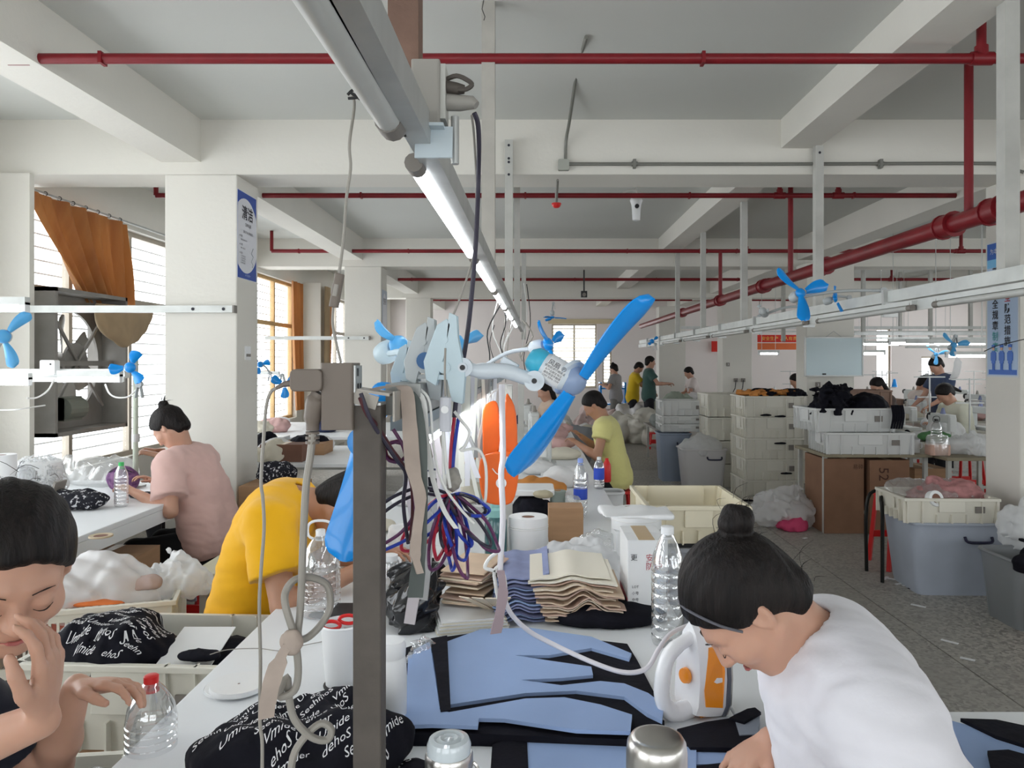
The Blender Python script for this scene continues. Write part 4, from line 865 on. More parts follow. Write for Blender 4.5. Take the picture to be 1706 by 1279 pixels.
cable('white_wire', [(742,790,1.22),(740,810,1.22),(738,700,1.21),(742,760,1.21),(750,812,1.22)], .0026, CORDW, 'white wire under the inline switch')
c = W(742, 690, 1.19); e = empty('cord_switch', c, 'white inline switch hanging at the low rail, right of the draped strips', 'switch')
MB().rbox((0,0,0), (.019,.012,.054), .006).build('switch_body', mat('grey_white_plastic', (.50,.51,.56), .4), e, bevel=.001); MB().cyl((0,-.006,.008),(0,-.010,.008), .006, n=14).build('button', WHITEP, e, smooth=True)
cable('white_wire', [(742,580,1.2),(741,620,1.19),(742,660,1.19)], .0018, CORDG, 'thin grey wire entering the white inline switch')
cable('white_wire', [(757,685,1.24),(768,700,1.24),(782,720,1.24),(775,742,1.24),(768,750,1.24),(795,748,1.25),(808,770,1.25),(810,810,1.25),(806,840,1.26),(790,842,1.26)], .0026, CORDW, 'curly grey white cable looping right of the switch')
cable('thick_cord', [(836,640,1.6),(837,700,1.6),(838,760,1.6),(835,790,1.6),(838,860,1.6),(834,930,1.6),(833,960,1.6)], .0065, mat('glossy_white_cord', (.72,.70,.74), .3), 'thick white cord hanging from the fan arm to the ironing bench', n=9)
cable('thick_cord', [(833,955,1.6),(838,985,1.62),(850,1020,1.65),(880,1050,1.70),(920,1072,1.72),(980,1100,1.70),(1030,1118,1.68),(1062,1119,1.68),(1082,1108,1.70),(1098,1080,1.74),(1118,1055,1.80),(1145,1042,1.84)], .0055, mat('glossy_white_cord', (.72,.70,.74), .3), 'white iron cord arching over the blue cloth to the iron', n=9)
cable('cord_knot', [(828,920,1.6),(815,930,1.6),(808,945,1.6),(822,950,1.6),(838,955,1.6),(842,985,1.6),(832,1000,1.6),(826,975,1.6),(824,950,1.6),(836,940,1.6)], .004, CORDW, 'knotted white cord loops where the iron cord is tied')
ribbon('cloth_ribbon', [(834,950,1.58),(838,985,1.58),(833,1020,1.58),(826,1055,1.58)], [.016,.022,.02,.024], mat('mauve_ribbon', (.36,.28,.30), .8), 'mauve strip hanging from the tied iron cord', tw=.4, group=None)
# many pale tapes and wires hanging along the rail farther back
rg = random.Random(21)
TM = [mat('hanging_tape_a', (.62,.62,.66), .7), mat('hanging_tape_b', (.50,.46,.48), .8), mat('hanging_tape_c', (.66,.66,.60), .7), mat('hanging_tape_d', (.30,.30,.30), .7)]
for k in range(26):
    Y = 1.42+k*.085+rg.uniform(0,.04); x = LX+rg.choice((-1,1))*(.032+rg.uniform(0,.006)); L = rg.uniform(.18,.52); b = V(x, Y, LZT-L)
    wd = rg.choice((.008,.012,.018,.025)); o = strip(MB(), [V(0,0,L+.006), V((rg.uniform(-.01,.01)),0,L*.6), V(rg.uniform(-.015,.015),0,L*.3), V(rg.uniform(-.02,.02),0,0)], wd, tw=rg.uniform(-.8,.8)).build('hanging_tape', TM[k % 4], smooth=True, label=('narrow' if wd < .012 else 'wide')+[' bluish white',' mauve grey',' cream',' dark grey'][k % 4]+' tape hanging off the low rail', cat='tape', group='tapes hanging off the low rail'); o.location = b
for k in range(14):
    Y = 3.6+k*.33; px = rg.uniform(815, 880); a = W(px, rg.uniform(470, 560), Y); b = W(px+rg.uniform(-25,10), rg.uniform(590, 640), Y)
    o = MB().tube([a-b, (a-b)*.6+V(rg.uniform(-.06,.06),0,0), (a-b)*.25+V(rg.uniform(-.04,.04),0,0), V(0,0,0)], .004, sub=4, n=5).build('hanging_wire', [CORDG, CORDW, DARK][k % 3], smooth=True, label='%s wire dangling between the lamp rail and the low rail' % ['grey','white','black'][k % 3], cat='wire', group='tangled wires between the rails'); o.location = b
# ---- fans
def blade_mesh(L, wd, tw=.35, bend=.012, n=10, r0=.03, camber=.010, th=.0012):
    vs, fs = [], []
    prof = lambda t: wd*(.42+.58*math.sin(min(1, t*1.25)*PI/2))*(1 if t < .78 else math.sqrt(max(0, 1-((t-.78)/.225)**2)))
    for i in range(n+1):
        t = i/n; x = r0+(L-r0)*t; w_ = max(prof(t), .004); a = tw*(1-.5*t)
        for side in (0, 1):
            for j in range(5):
                q = -1+2*j/4; y = q*w_/2+.12*wd*math.sin(t*3); z = camber*(1-q*q)+bend*t*t
                vs.append(Vector((x, y*math.cos(a)-z*math.sin(a), y*math.sin(a)+z*math.cos(a)+(th if side else -th))))
    for i in range(n):
        for j in range(4):
            a, b = i*10+j, (i+1)*10+j; fs += [(a,a+1,b+1,b), (a+5,b+5,b+6,a+6)]
        for a, b in ((i*10,(i+1)*10), (i*10+4,(i+1)*10+4)): fs.append((a,b,b+5,a+5))
    for j in range(4): fs += [(j,j+5,j+6,j+1), (n*10+j,n*10+j+1,n*10+j+6,n*10+j+5)]
    return vs, fs
def fan(loc, axis, label, L=.2, wd=.075, nb=3, phase=0.0, m=BLUE, body=PALE, arm_to=None, group='clip fans on the rails', tw=.35, s=1.0, motor=True, mm=None):
    """axis: where the front of the fan looks"""
    e = empty('clip_fan', loc, label, 'fan', group); z = Vector(axis).normalized(); q = z.to_track_quat('Z', 'Y').to_matrix()
    for k in range(nb):
        vs, fs = blade_mesh(L, wd, tw); R_ = q @ Matrix.Rotation(phase+2*PI*k/nb, 3, 'Z'); MB().add([R_ @ v for v in vs], fs).build('blade', m, e, smooth=True)
    MB().lathe([(0,.014*s),(.012*s,.013*s),(.026*s,.004*s),(.030*s,-.008*s),(.028*s,-.014*s)], n=18, M=q).build('hub', m if mm is None else mm, e, smooth=True)
    if motor:
        MB().lathe([(.006*s,-.014*s),(.006*s,-.026*s),(.022*s,-.028*s),(.029*s,-.036*s),(.031*s,-.062*s),(.027*s,-.082*s),(.015*s,-.092*s),(0,-.094*s)], n=20, M=q).build('motor_housing', body, e, smooth=True)
        if arm_to is not None:
            b = Vector(arm_to)-Vector(loc); a = q @ Vector((0,0,-.085*s)); mid = (a+b)/2+V(0,0,.02)
            MB().tube([a, mid, b], .009*s, n=9, sub=4).build('arm', body, e, smooth=True); MB().cyl(b-V(0,.014*s,0), b+V(0,.014*s,0), .018*s, n=14).build('pivot', body, e, smooth=True)
            for sx in (-1, 1): MB().box(b+V(sx*.012*s,0,-.035*s), (.006*s,.03*s,.085*s), Matrix.Rotation(sx*-.18, 3, 'Y')).build('clamp_jaw', body, e, bevel=.002)
    return e
# the big fan in the middle: its disc is seen nearly edge on
FB = mat('fan_body_plastic', (.60,.66,.72), .35, var=.05)
hc = W(960, 640, 1.25); e = empty('clip_fan', hc, 'large bright blue clip fan in the middle, blades tilted up to the right', 'fan')
bl = (W(1078, 492, 1.22)-W(842, 790, 1.28)).normalized(); ax = V(.70,-.52,-.48); ax = (ax-bl*ax.dot(bl)).normalized(); sd = ax.cross(bl); BQ = Matrix((bl, sd, ax)).transposed()
for k in range(2):
    vs, fs = blade_mesh(.190, .078, tw=.12, r0=.018, bend=.006, camber=.010, n=16); R_ = BQ @ Matrix.Rotation(PI*k, 3, 'Z'); MB().add([R_ @ v for v in vs], fs).build('blade', BLUE, e, smooth=True)
MB().lathe([(0,.012),(.014,.010),(.024,.002),(.027,-.010),(.026,-.016)], n=24, M=BQ).build('hub', mat('fan_hub_plastic', (.25,.33,.50), .3), e, smooth=True)
MB().lathe([(.026,-.014),(.034,-.016),(.034,-.023),(.012,-.025)], n=24, M=BQ).build('hub_ring', FB, e, smooth=True)
MB().lathe([(.009,-.028),(.009,-.045),(.013,-.045),(.013,-.052),(.006,-.052)], n=16, M=BQ).build('shaft_collar', mat('pink_collar', (.65,.35,.42), .5), e, smooth=True)
md = (W(902, 606, 1.26)-hc).normalized(); mq = md.to_track_quat('Z', 'Y').to_matrix(); m0 = md*.030
MB().lathe([(.010,.010),(.022,.016),(.0245,.022),(.0245,.058),(.022,.064)], n=24, M=mq).build('motor_housing', FB, e, smooth=True)
MB().lathe([(.022,.064),(.024,.068),(.023,.082),(.014,.092),(0,.094)], n=24, M=mq).build('motor_cap', mat('turquoise_cap', (.05,.42,.62), .35), e, smooth=True)
MB().lathe([(.0248,.024),(.0250,.025),(.0250,.056),(.0248,.057)], n=24, M=mq).build('motor_label', WHITEP, e, smooth=True)
# printed motor label, facing the room
lc = md*.040; cam_side = (Vector((0,0,ZC))-hc).normalized(); nrm = (cam_side-md*cam_side.dot(md)).normalized(); rt = -md; upv = nrm.cross(rt)
for i, (t_, s_, z_) in enumerate((('风扇 ®', .011, .011), ('使用前请仔细阅读', .0048, .003), ('本产品额定电压', .0046, -.003), ('请勿用湿手触摸', .0046, -.009), ('220V 50Hz 15W', .0046, -.0145))):
    lettering(t_, s_, lc+nrm*(.0252-abs(z_)*.45*.35+.0012)+upv*z_*.9, rt, upv, INK, e, bold=.0)
ap = [W(772, 612, 1.24)-hc, W(800, 618, 1.24)-hc, W(840, 618, 1.24)-hc, W(872, 628, 1.245)-hc, W(890, 634, 1.25)-hc]
MB().tube(ap, [.011,.0135,.0125,.012,.013], n=12, sub=4).build('arm', FB, e, smooth=True)
for p, r_ in ((ap[0], .016), (ap[-1], .017)): MB().cyl(p-V(0,.013,0), p+V(0,.013,0), r_, n=20).cyl(p-V(0,.017,0), p-V(0,.013,0), r_*.5, n=14).build('pivot', FB, e, smooth=True); MB().cyl(p-V(0,.0185,0), p-V(0,.016,0), .0045, n=10).build('screw', DARK, e)
MB().box((ap[-1]+md*.05)/1+V(.0,0,.0), (.012,.02,.03), mq).build('motor_bracket', FB, e, bevel=.002)
# clamp of the big fan gripping the rail
def leaf(mb, pts, th):      # flat plate in the x-z plane with thickness in y
    return mb.prism([(p[0], p[1]) for p in pts], -th/2, th/2, lambda v: Vector((v.x, v.z, v.y)))
def clamp(c_, label, m_, s=1.0, flip=1, par=None, blue=True):
    e_ = par or empty('fan_clamp', c_, label, 'clamp', 'clamps gripping the low rail')
    off = Vector(c_)-wm(e_).translation if par is not None else Vector()
    for y_ in (-.013, .013):
        a = MB(); leaf(a, [(-.030*s,-.02*s),(-.034*s,.01*s),(-.012*s,.070*s),(.004*s,.080*s),(.010*s,.070*s),(.0,.02*s),(-.014*s,-.03*s)], .004); a.v = [tuple(Vector(v)*1+V(0,y_,0)+off) for v in a.v]; a.v = [(x_*1, y2, z2) for x_, y2, z2 in a.v]; a.build('jaw', m_, e_, bevel=.001)
        a = MB(); leaf(a, [(.030*s,-.06*s),(.034*s,-.01*s),(.022*s,.05*s),(.020*s,.085*s),(.008*s,.09*s),(.004*s,.06*s),(.0,.0),(.012*s,-.055*s)], .004); a.v = [tuple(Vector(v)+V(0,y_,0)+off) for v in a.v]; a.build('jaw', m_, e_, bevel=.001)
    for zz, rr_ in ((.0, .010), (.045*s, .006)): MB().cyl(off+V(0,-.017,zz), off+V(0,.017,zz), rr_*s, n=14).build('hinge_pin', m_, e_, smooth=True)
    MB().b2(off.x-.028*s, off.x+.028*s, off.y-.012, off.y+.012, off.z-.020*s, off.z+.0*s-.012).build('clamp_pad', m_, e_)
    if blue: MB().cyl(off+V(.004,-.022,.012*s), off+V(.004,-.016,.012*s), .015*s, n=20).build('spring_cap', mat('deep_blue_cap', (.01,.10,.28), .4), e_, smooth=True)
    return e_
CG = mat('grey_clamp_plastic', (.46,.49,.50), .45, var=.06); CB = mat('pale_blue_clamp_plastic', (.50,.62,.68), .4, var=.06)
clamp(W(742, 612, 1.24), None, CB, 1.0, par=e, blue=False)
clamp(W(707, 612, 1.27), 'grey fan clamp with a blue spring cap at the near end of the low rail', CG, .95)
clamp(W(676, 628, 1.36), 'pale clamp at the left of the low rail behind the draped strips', CB, .75, blue=False)
# the fan whose blade shows left of the post
hc = W(606, 735, 1.30); e = empty('clip_fan', hc, 'blue fan half hidden behind the front post, one broad blade showing at its left', 'fan')
for k, (tx, ty, L_) in enumerate(((583, 928, .205), (655, 640, .12))):
    d = (W(tx, ty, 1.30)-hc); 
    vs, fs = blade_mesh(d.length, .098 if k == 0 else .05, tw=.12, r0=.02, n=18); a_ = V(-.05,-1,.1).normalized(); d = (d-a_*d.dot(a_)).normalized(); B2 = Matrix((d, a_.cross(d), a_)).transposed(); MB().add([B2 @ v for v in vs], fs).build('blade', BLUE, e, smooth=True)
MB().cyl((0,.012,0), (0,-.012,0), .026, n=20).build('hub', BLUE, e, smooth=True); MB().cyl((0,.012,0),(0,.07,0), .026, n=18).build('motor_housing', FB, e, smooth=True); MB().tube([V(0,.06,0), V(.02,.05,.06), W(650, 668, 1.38)-hc], .010, sub=3).build('arm', FB, e, smooth=True)
# smaller and farther fans
fan(W(765, 575, 1.95), (1,-.35,.1), 'light blue fan standing up behind the dark cable, blades nearly vertical', L=.12, wd=.035, nb=2, phase=.25, m=BLUET, body=mat('turquoise_fan_body', (.20,.55,.62), .4), arm_to=(LX, 1.98, 1.60))
fan(W(668, 575, 1.95), (.75,-.6,.3), 'pale blue fan turned away at the left of the low rail', L=.10, wd=.04, nb=2, phase=-.6, m=BLUET, body=CB, arm_to=(LX-.02, 1.75, 1.59))
fan(W(915, 573, 3.1), (.8,-.4,.2), 'bright blue fan behind the motor of the large fan', L=.13, wd=.05, nb=3, phase=.3, m=BLUE, body=FB, arm_to=(LX, 3.2, 1.58))
fan(W(1335, 487, 4.2), (.3,-.85,.35), 'blue fan on the aisle rail with its blade pointing up left', L=.19, wd=.075, nb=3, phase=2.35, m=BLUE, body=CG, arm_to=(XA, 4.2, 2.0))
fan(W(1392, 497, 4.6), (.6,-.3,.2), 'second small blue fan on the aisle rail', L=.10, wd=.04, nb=3, phase=.9, m=BLUE, body=CG, arm_to=(XA, 4.65, 2.0), s=.8)
fan(W(1270, 518, 5.4), (-.5,-.8,.2), 'grey clip fan without showing blades on the aisle rail', L=.05, wd=.03, nb=3, m=CG, body=CG, arm_to=(XA, 5.4, 2.0))
fan(W(216, 612, 4.1), (.3,-.9,0), 'small bright blue fan in front of the exhaust fan', L=.10, wd=.06, nb=3, phase=1.1, m=BLUE, body=CG, arm_to=W(232, 640, 4.2))
fan(W(5, 560, 3.2), (.5,-.8,0), 'blurred blue fan cut by the left border above the lamp', L=.14, wd=.05, nb=3, phase=.8, m=BLUET, body=CG, arm_to=W(-20, 620, 3.3))
fan(W(474, 640, 7), (.2,-.9,0), 'small blue fan beyond the first column, lower one', L=.13, wd=.08, nb=3, phase=.5, m=BLUE, body=CG, arm_to=W(470, 625, 7.2))
fan(W(433, 607, 7.4), (.2,-.9,0), 'small blue fan beyond the first column, at its edge', L=.10, wd=.06, nb=3, phase=.2, m=BLUE, body=CG, arm_to=W(450, 622, 7.6))
fan(W(920, 529, 9.5), (0,-.1,-1), 'blue hanging fan under the third pipe', L=.18, wd=.06, nb=3, phase=.1, m=BLUE, body=CG, arm_to=W(922, 505, 9.5))
fan(W(1087, 568, 9.2), (.5,-.8,.3), 'tiny blue fan beneath the far end of the aisle rail', L=.10, wd=.04, nb=2, phase=.5, m=BLUE, body=CG, arm_to=W(1092, 573, 9.3))
fan(W(1590, 574, 7.5), (0,-.9,.4), 'blue fan among the lamps beside the poster column', L=.15, wd=.06, nb=3, phase=.1, m=BLUET, body=CG, arm_to=W(1592, 560, 7.6))
fan(W(1560, 590, 9.5), (0,-.9,.4), 'lower blue fan between the lit lamps on the right', L=.16, wd=.05, nb=3, phase=.2, m=BLUET, body=CG, arm_to=W(1562, 575, 9.6))
# ================================================================== THINGS ON THE BENCH
def T(px, py, z=TZ):
    Y = (ZC-z)*F/(py-CY); return ((px-CX)*Y/F, Y)
def panel(name, pts, z, th, m, label, group=None, cat='cloth', wave=.0):
    P = [T(a, b, z+th) for a, b in pts]; cx = sum(p[0] for p in P)/len(P); cy = sum(p[1] for p in P)/len(P)
    Q = [Vector((p[0]-cx, p[1]-cy, 0)) for p in P]; me = MB().prism([(q.x, q.y) for q in Q], 0, th).build(name, m, label=label, cat=cat, group=group); me.location = (cx, cy, z); return me
G1 = 'cut cloth panels on the bench'
panel('cut_cloth', [(643,1222),(650,1140),(672,1080),(718,1064),(800,1052),(960,1062),(1045,1072),(1062,1100),(1092,1157),(1080,1185),(1107,1200),(1050,1232),(900,1226),(800,1222)], TZ, .026, BLK, 'black cut cloth under the pale blue panels', G1)
panel('cut_cloth', [(680,1092),(800,1048),(880,1045),(985,1060),(1052,1088),(1048,1097),(985,1079),(915,1091),(858,1091),(915,1100),(985,1110),(988,1124),(935,1129),(868,1132),(935,1141),(1000,1134),(1040,1138),(1080,1154),(1106,1174),(1103,1200),(1078,1188),(1040,1160),(960,1150),(876,1154),(750,1173),(676,1172)], TZ+.026, .008, BLUEC, 'large pale blue cloth panel with black wedges at its right', G1)
panel('cut_cloth', [(666,1208),(671,1150),(690,1082),(716,1068),(733,1182),(748,1186),(876,1163),(940,1161),(1000,1173),(1053,1190),(1050,1218),(960,1215),(840,1197),(798,1196),(796,1209),(720,1206)], TZ+.034, .008, BLUEC, 'pale blue cloth panel at the near edge of the pile', G1)
panel('cut_cloth', [(717,1063),(745,1058),(748,1120),(751,1182),(734,1184),(726,1120)], TZ+.042, .003, BLK, 'narrow black strip lying across the pale blue panels', G1)
panel('cut_cloth', [(820,1240),(846,1230),(878,1232),(884,1360),(812,1360)], TZ, .014, BLK, 'black cloth square left of the second blue panel', G1)
panel('cut_cloth', [(878,1234),(1045,1240),(1160,1244),(1160,1360),(878,1360)], TZ, .012, BLUEC, 'second pale blue cloth panel behind the steel cup', G1)
panel('cut_cloth', [(720,1224),(838,1218),(846,1232),(740,1232)], TZ, .008, BLUES, 'slate blue sliver of cloth behind the glass jar', G1)
panel('cut_cloth', [(1128,1214),(1175,1202),(1215,1196),(1240,1206),(1268,1246),(1150,1244)], TZ, .018, BLK, 'black curved cloth piece between the iron and the hand', G1)
panel('cut_cloth', [(1150,1250),(1215,1242),(1290,1240),(1290,1275),(1150,1272)], TZ, .008, BLUEC, 'pale blue cloth under the hand of the woman in white', G1)
panel('cut_cloth', [(1150,1276),(1205,1270),(1300,1276),(1300,1350),(1150,1350)], TZ, .01, BLK, 'black cloth at the very front beside the steel cup', G1)
panel('cloth_scrap', [(1222,1190),(1255,1178),(1266,1192),(1262,1222),(1232,1224)], TZ, .02, mat('grey_scrap', (.22,.25,.30), .9), 'grey cloth scrap between the iron and the woman in white', G1)
panel('cloth_scrap', [(1215,1195),(1245,1180),(1258,1178),(1268,1186),(1240,1202)], TZ+.02, .006, BLK, 'black cloth scrap behind the grey one', G1)
# stacks of cut layers
def wavy_layer(x0_, x1_, y0_, y1_, z, th, amp, ph, m, label, group, nx=16, skew=.0, cv=0):
    vs, fs = [], []
    for i in range(nx+1):
        t = i/nx; x = x0_+(x1_-x0_)*t; zz = z+amp*math.sin(t*9.5+ph)+amp*.5*math.sin(t*17+ph*2)-cv*(2*t-1)**2
        for (y, dz) in ((y0_+skew*t, 0), (y1_+skew*t, 0)):
            vs += [(x, y, zz), (x, y, zz+th)]
    for i in range(nx):
        a, b = i*4, i*4+4; fs += [(a,b,b+1,a+1), (a+2,a+3,b+3,b+2), (a+1,b+1,b+3,a+3), (a,a+2,b+2,b)]
    fs += [(0,1,3,2), (nx*4, nx*4+2, nx*4+3, nx*4+1)]
    c = V((x0_+x1_)/2, y0_, z); vs = [Vector(v)-c for v in vs]
    o = MB().add(vs, fs).build('cloth_layer', m, smooth=True, label=label, cat='cloth', group=group); o.location = c; return o
rg = random.Random(9)
BG = [BEIGEC, mat('cream_cloth', (.70,.60,.47), .85), mat('rosy_beige_cloth', (.56,.40,.32), .85), mat('light_cream_cloth', (.72,.68,.58), .85)]
ORD = ['lowest','second','third','fourth','fifth','sixth','seventh','eighth','ninth','tenth','eleventh','twelfth','thirteenth','fourteenth','fifteenth','sixteenth','seventeenth']
for k in range(14):
    y = 2.27+rg.uniform(-.014,.014); wv = .010*math.exp(-((k-5)/5.0)**2)+.003
    wavy_layer(.045-.004*k+rg.uniform(-.010,.010), .295+rg.uniform(-.018,.014)-.003*k, y, y+.30, TZ+.022+k*.0096, .0042, wv, 1.9+.07*k+rg.uniform(-.15,.15), BG[(k*7) % 3 if k < 12 else 3], 'beige wavy layer of the stack beside the white carton, %s from below' % ORD[k], 'beige layers of the wavy cloth stack', cv=.010, skew=rg.uniform(-.02,.02))
for k in range(13):
    y = 2.26+rg.uniform(-.012,.012)
    wavy_layer(-.125+.002*k+rg.uniform(-.008,.008), .12-.005*k+rg.uniform(-.008,.008), y, y+.34, TZ+.006+k*.0108, .0048, .007*math.exp(-((k-4)/6.0)**2)+.002, 4.2+.05*k, [BLUES, BLUEC, mat('dark_slate_cloth', (.10,.11,.20), .9), BLUES][k % 4], 'slate blue layer of the stack against the beige one, %s from below' % ORD[k], 'slate blue layers of the cloth stack', skew=.05, cv=-.006)
o = iso('black_cloth_bundle', lambda P: smax(s_ell(P, (0,0,.02), (.20,.10,.045))+wob(P, 30, .008, 2), -P[:,2], .003), (-.26,-.16,-.01), (.26,.16,.10), .008, BLK, cat='cloth', label='crumpled black cloth under the beige layers'); o.location = (.23, 2.33, TZ)
for k in range(9):
    y = 2.16+k*.003; o = MB().box((0,0,0), (.22-.004*k, .26, .004), Matrix.Rotation(.25+rg.uniform(-.04,.04), 3, 'Z')).build('paper_sheet', [WHITEP, BG[3]][k % 2], label='white sheet under the folded beige cloth, %s from below' % ORD[k], cat='paper', group='sheets under the folded beige cloth'); o.location = (-.20, 2.33, TZ+.003+k*.0048)
for k in range(10):
    o = MB().box((0,0,0), (.13+rg.uniform(-.01,.02), .20, .0055), Matrix.Rotation(-.35+rg.uniform(-.08,.08), 3, 'Z') @ Matrix.Rotation(.10*math.sin(k), 3, 'X')).build('folded_cloth', BG[k % 3], label='folded beige piece left of the blue layers, %s from below' % ORD[k], cat='cloth', group='small stack of folded beige cloth', bevel=.002); o.location = (-.185+rg.uniform(-.01,.012), 2.40, TZ+.056+k*.0112)
for k in range(4):
    o = MB().box((0,0,0), (.035,.17,.003), Matrix.Rotation(-.5+.25*k, 3, 'Z') @ Matrix.Rotation(-.5, 3, 'X')).build('cloth_ribbon', BG[1], label='short beige strip hanging over the front of the folded stack', cat='strip', group='strips over the folded stack'); o.location = (-.16+.022*k, 2.25, TZ+.075)
# white carton with print
def box_thing(name, c, d, m, label, cat, rz=0, lid=True, group=None):
    e = empty(name, c, label, cat, group, rz=rz); w_, l_, h_ = d
    MB().b2(-w_/2, w_/2, -l_/2, l_/2, 0, h_-.002).build('carton_body', m, e, bevel=.003)
    if lid:
        MB().b2(-w_/2, w_/2, -l_/2, -.002, h_-.002, h_).build('top_flap', m, e); MB().b2(-w_/2, w_/2, .002, l_/2, h_-.002, h_).build('top_flap', m, e); MB().b2(-.025, .025, -l_/2-.0008, l_/2+.0008, h_, h_+.0008).build('tape_strip', mat('packing_tape', (.50,.36,.20), .3), e)
    return e
c = (PX(1067, 2.32)+.02, 2.42, TZ); e = box_thing('white_carton', c, (.12, .20, .25), WHITEP, 'white printed carton standing between the beige stack and the clear bottle', 'carton', lid=True)
lettering('更', .022, (-.040,-.1012,.195), (1,0,0), (0,0,1), INK, e); lettering('安全\n防护', .026, (.022,-.1012,.18), (1,0,0), (0,0,1), mat('red_print', (.45,.08,.10), .7), e)
for i, t_ in enumerate(('LOT', '小号', '中号', '大号', '特大')): lettering(t_, .011, (-.036,-.1012,.105-.02*i), (1,0,0), (0,0,1), INK, e)
MB().b2(-.060,-.0602,-.10,.10,.0,.07).b2(-.0606,-.0600,-.09,-.05,.0,.06).build('red_flash', mat('red_print', (.45,.08,.10), .7), e)
o = iso('paper_wrapper', lambda P: smax(s_box(P, (0,0,0), (.12,.08,.006), .004)+wob(P, 22, .010, 4), -(P[:,2]+.012), .002), (-.17,-.13,-.03), (.17,.13,.04), .006, WHITEP, cat='paper', label='crumpled white paper on the white carton beneath the elastic roll'); o.location = (PX(1060,2.6), 2.62, TZ+.262)
def bottle(px, py, r, h, label, cap=WHITEP, m=PET, lab=None, labz=(.45,.6), Y=None, neck=.33, z=TZ, text=None, ridges=True, fill=None, handle=False, wide=.28):
    Y = Y or (ZC-z)*F/(py-CY); e = empty('water_bottle', (PX(px, Y), Y, z), label, 'bottle'); prof = [(r*.6,.0),(r*.92,.004),(r,.018)]
    z0, z1 = .018, h*(1-wide-.06)
    if ridges:
        n_ = 7
        for i in range(n_): a = z0+(z1-z0)*(i+.35)/n_; b = z0+(z1-z0)*(i+.65)/n_; prof += [(r, a), (r*.955, (a+b)/2), (r, b)]
    prof += [(r, z1), (r*.9, z1+h*wide*.35), (r*.6, z1+h*wide*.72), (r*neck, z1+h*wide), (r*neck, h-.018)]
    MB().lathe(prof, n=24).build('bottle_body', m, e, smooth=True)
    MB().lathe([(r*neck*1.22, h-.022), (r*neck*1.22, h-.002), (r*neck*1.0, h)], n=20).build('cap', cap, e, smooth=True); cp_ = KIDS[e.name][-1]; MB().cyl((0,0,h-.034),(0,0,h-.029), r*neck*1.3, n=20).build('neck_ring', cap, cp_, smooth=True)
    if lab is not None: MB().lathe([(r*1.012, h*labz[0]), (r*1.012, h*labz[1])], n=24).build('label_band', lab, e, smooth=True)
    if fill is not None: MB().lathe([(r*.5,.005),(r*.9,.02),(r*.9,h*fill),(0,h*fill)], n=20).build('water', film('water', (.8,.9,.95), body=.08, rough=.02, gloss=.3), e, smooth=True)
    if handle: MB().tube([(-r*.35,0,h-.03),(-r*.62,0,h-.02),(-r*.62,0,h+.012),(-r*.3,0,h+.026),(r*.3,0,h+.026),(r*.62,0,h+.012),(r*.62,0,h-.02),(r*.35,0,h-.03)], r*.07, sub=3).build('handle', cap, e, smooth=True)
    return e
bottle(1112, 1066, .046, .335, 'tall clear ribbed bottle with a white cap beside the white carton', Y=2.13)
bottle(967, 860, .036, .30, 'clear bottle with a pale blue cap and a blue label beside the thread cone', cap=mat('pale_blue_cap', (.25,.35,.75), .4), lab=mat('blue_label', (.03,.08,.55), .5), labz=(.3,.48), Y=3.9)
bottle(998, 820, .034, .20, 'small clear bottle with a blue label farther along the bench', lab=mat('blue_label', (.03,.08,.55), .5), labz=(.3,.65), Y=4.75)
bottle(1011, 800, .028, .16, 'small red bottle at the aisle edge of the bench', cap=REDP, m=REDP, Y=5.0, ridges=False)
bottle(534, 975, .062, .27, 'big clear jug with a carrying handle behind the bench post', handle=True, Y=2.38, wide=.35, neck=.2)
e = bottle(252, 1188, .050, .205, 'clear bottle with a bright red cap at the near left', cap=REDP, Y=1.56, z=.745, wide=.38, neck=.24)
# thermos of green glass and plastic
e = empty('green_flask', (PX(826, 2.9), 2.9, TZ), 'translucent teal drinking bottle with a mint lid behind the cable bundle', 'bottle')
MB().lathe([(.036,0),(.043,.01),(.044,.10),(.043,.19),(.036,.205),(.034,.21)], n=24).build('flask_body', mat('teal_plastic', (.04,.13,.14), .15, coat=.4), e, smooth=True); MB().lathe([(.036,.205),(.037,.232),(.022,.24),(.020,.262),(.0,.264)], n=24).build('lid', mat('mint_plastic', (.25,.50,.48), .4), e, smooth=True)
def roll(name, px, Y, r, h, label, m=WHITEP, z=TZ, core=.35, lines=None):
    e = empty(name, (PX(px, Y), Y, z), label, 'roll'); MB().lathe([(r*core,.004),(r*.97,0),(r,.004),(r,h-.006),(r*.97,h),(r*core,h-.002),(r*core,h*.4),(r*core,.004)], n=32).build('wound_layers', m, e, smooth=True)
    MB().lathe([(r*core*.99,.004),(r*core*.99,h-.003)], n=20).build('core', CARD2, e, smooth=True)
    for q in (lines or ()): MB().lathe([(r+.0005,h*q),(r+.0016,h*q+.0012),(r+.0005,h*q+.0024)], n=32).build('wrap_edge', CORDW, e, smooth=True)
    return e
roll('white_roll', 880, 2.95, .078, .195, 'tall thick roll of white tape standing behind the blue layers', core=.33, lines=(.78,.82))
roll('elastic_roll', 1060, 2.95, .098, .072, 'wide low white roll with a silvery centre next to the ribbed bottle', core=.42, z=TZ+.15, lines=(.5,))
e = empty('steel_wool', (PX(1056, 2.95), 2.95, TZ+.212), 'silvery tangle in the centre of the low white roll', 'wire'); rg = random.Random(3)
MB().tube([V(rg.uniform(-.045,.045), rg.uniform(-.04,.04), rg.uniform(0,.022)) for _ in range(34)], .0018, sub=3, n=5).build('tangle', CHROME, e, smooth=True)
box_thing('support_box', (PX(1060, 2.95)+.01, 2.95, TZ), (.20,.16,.148), WHITEP, 'white box under the low white roll', 'carton')
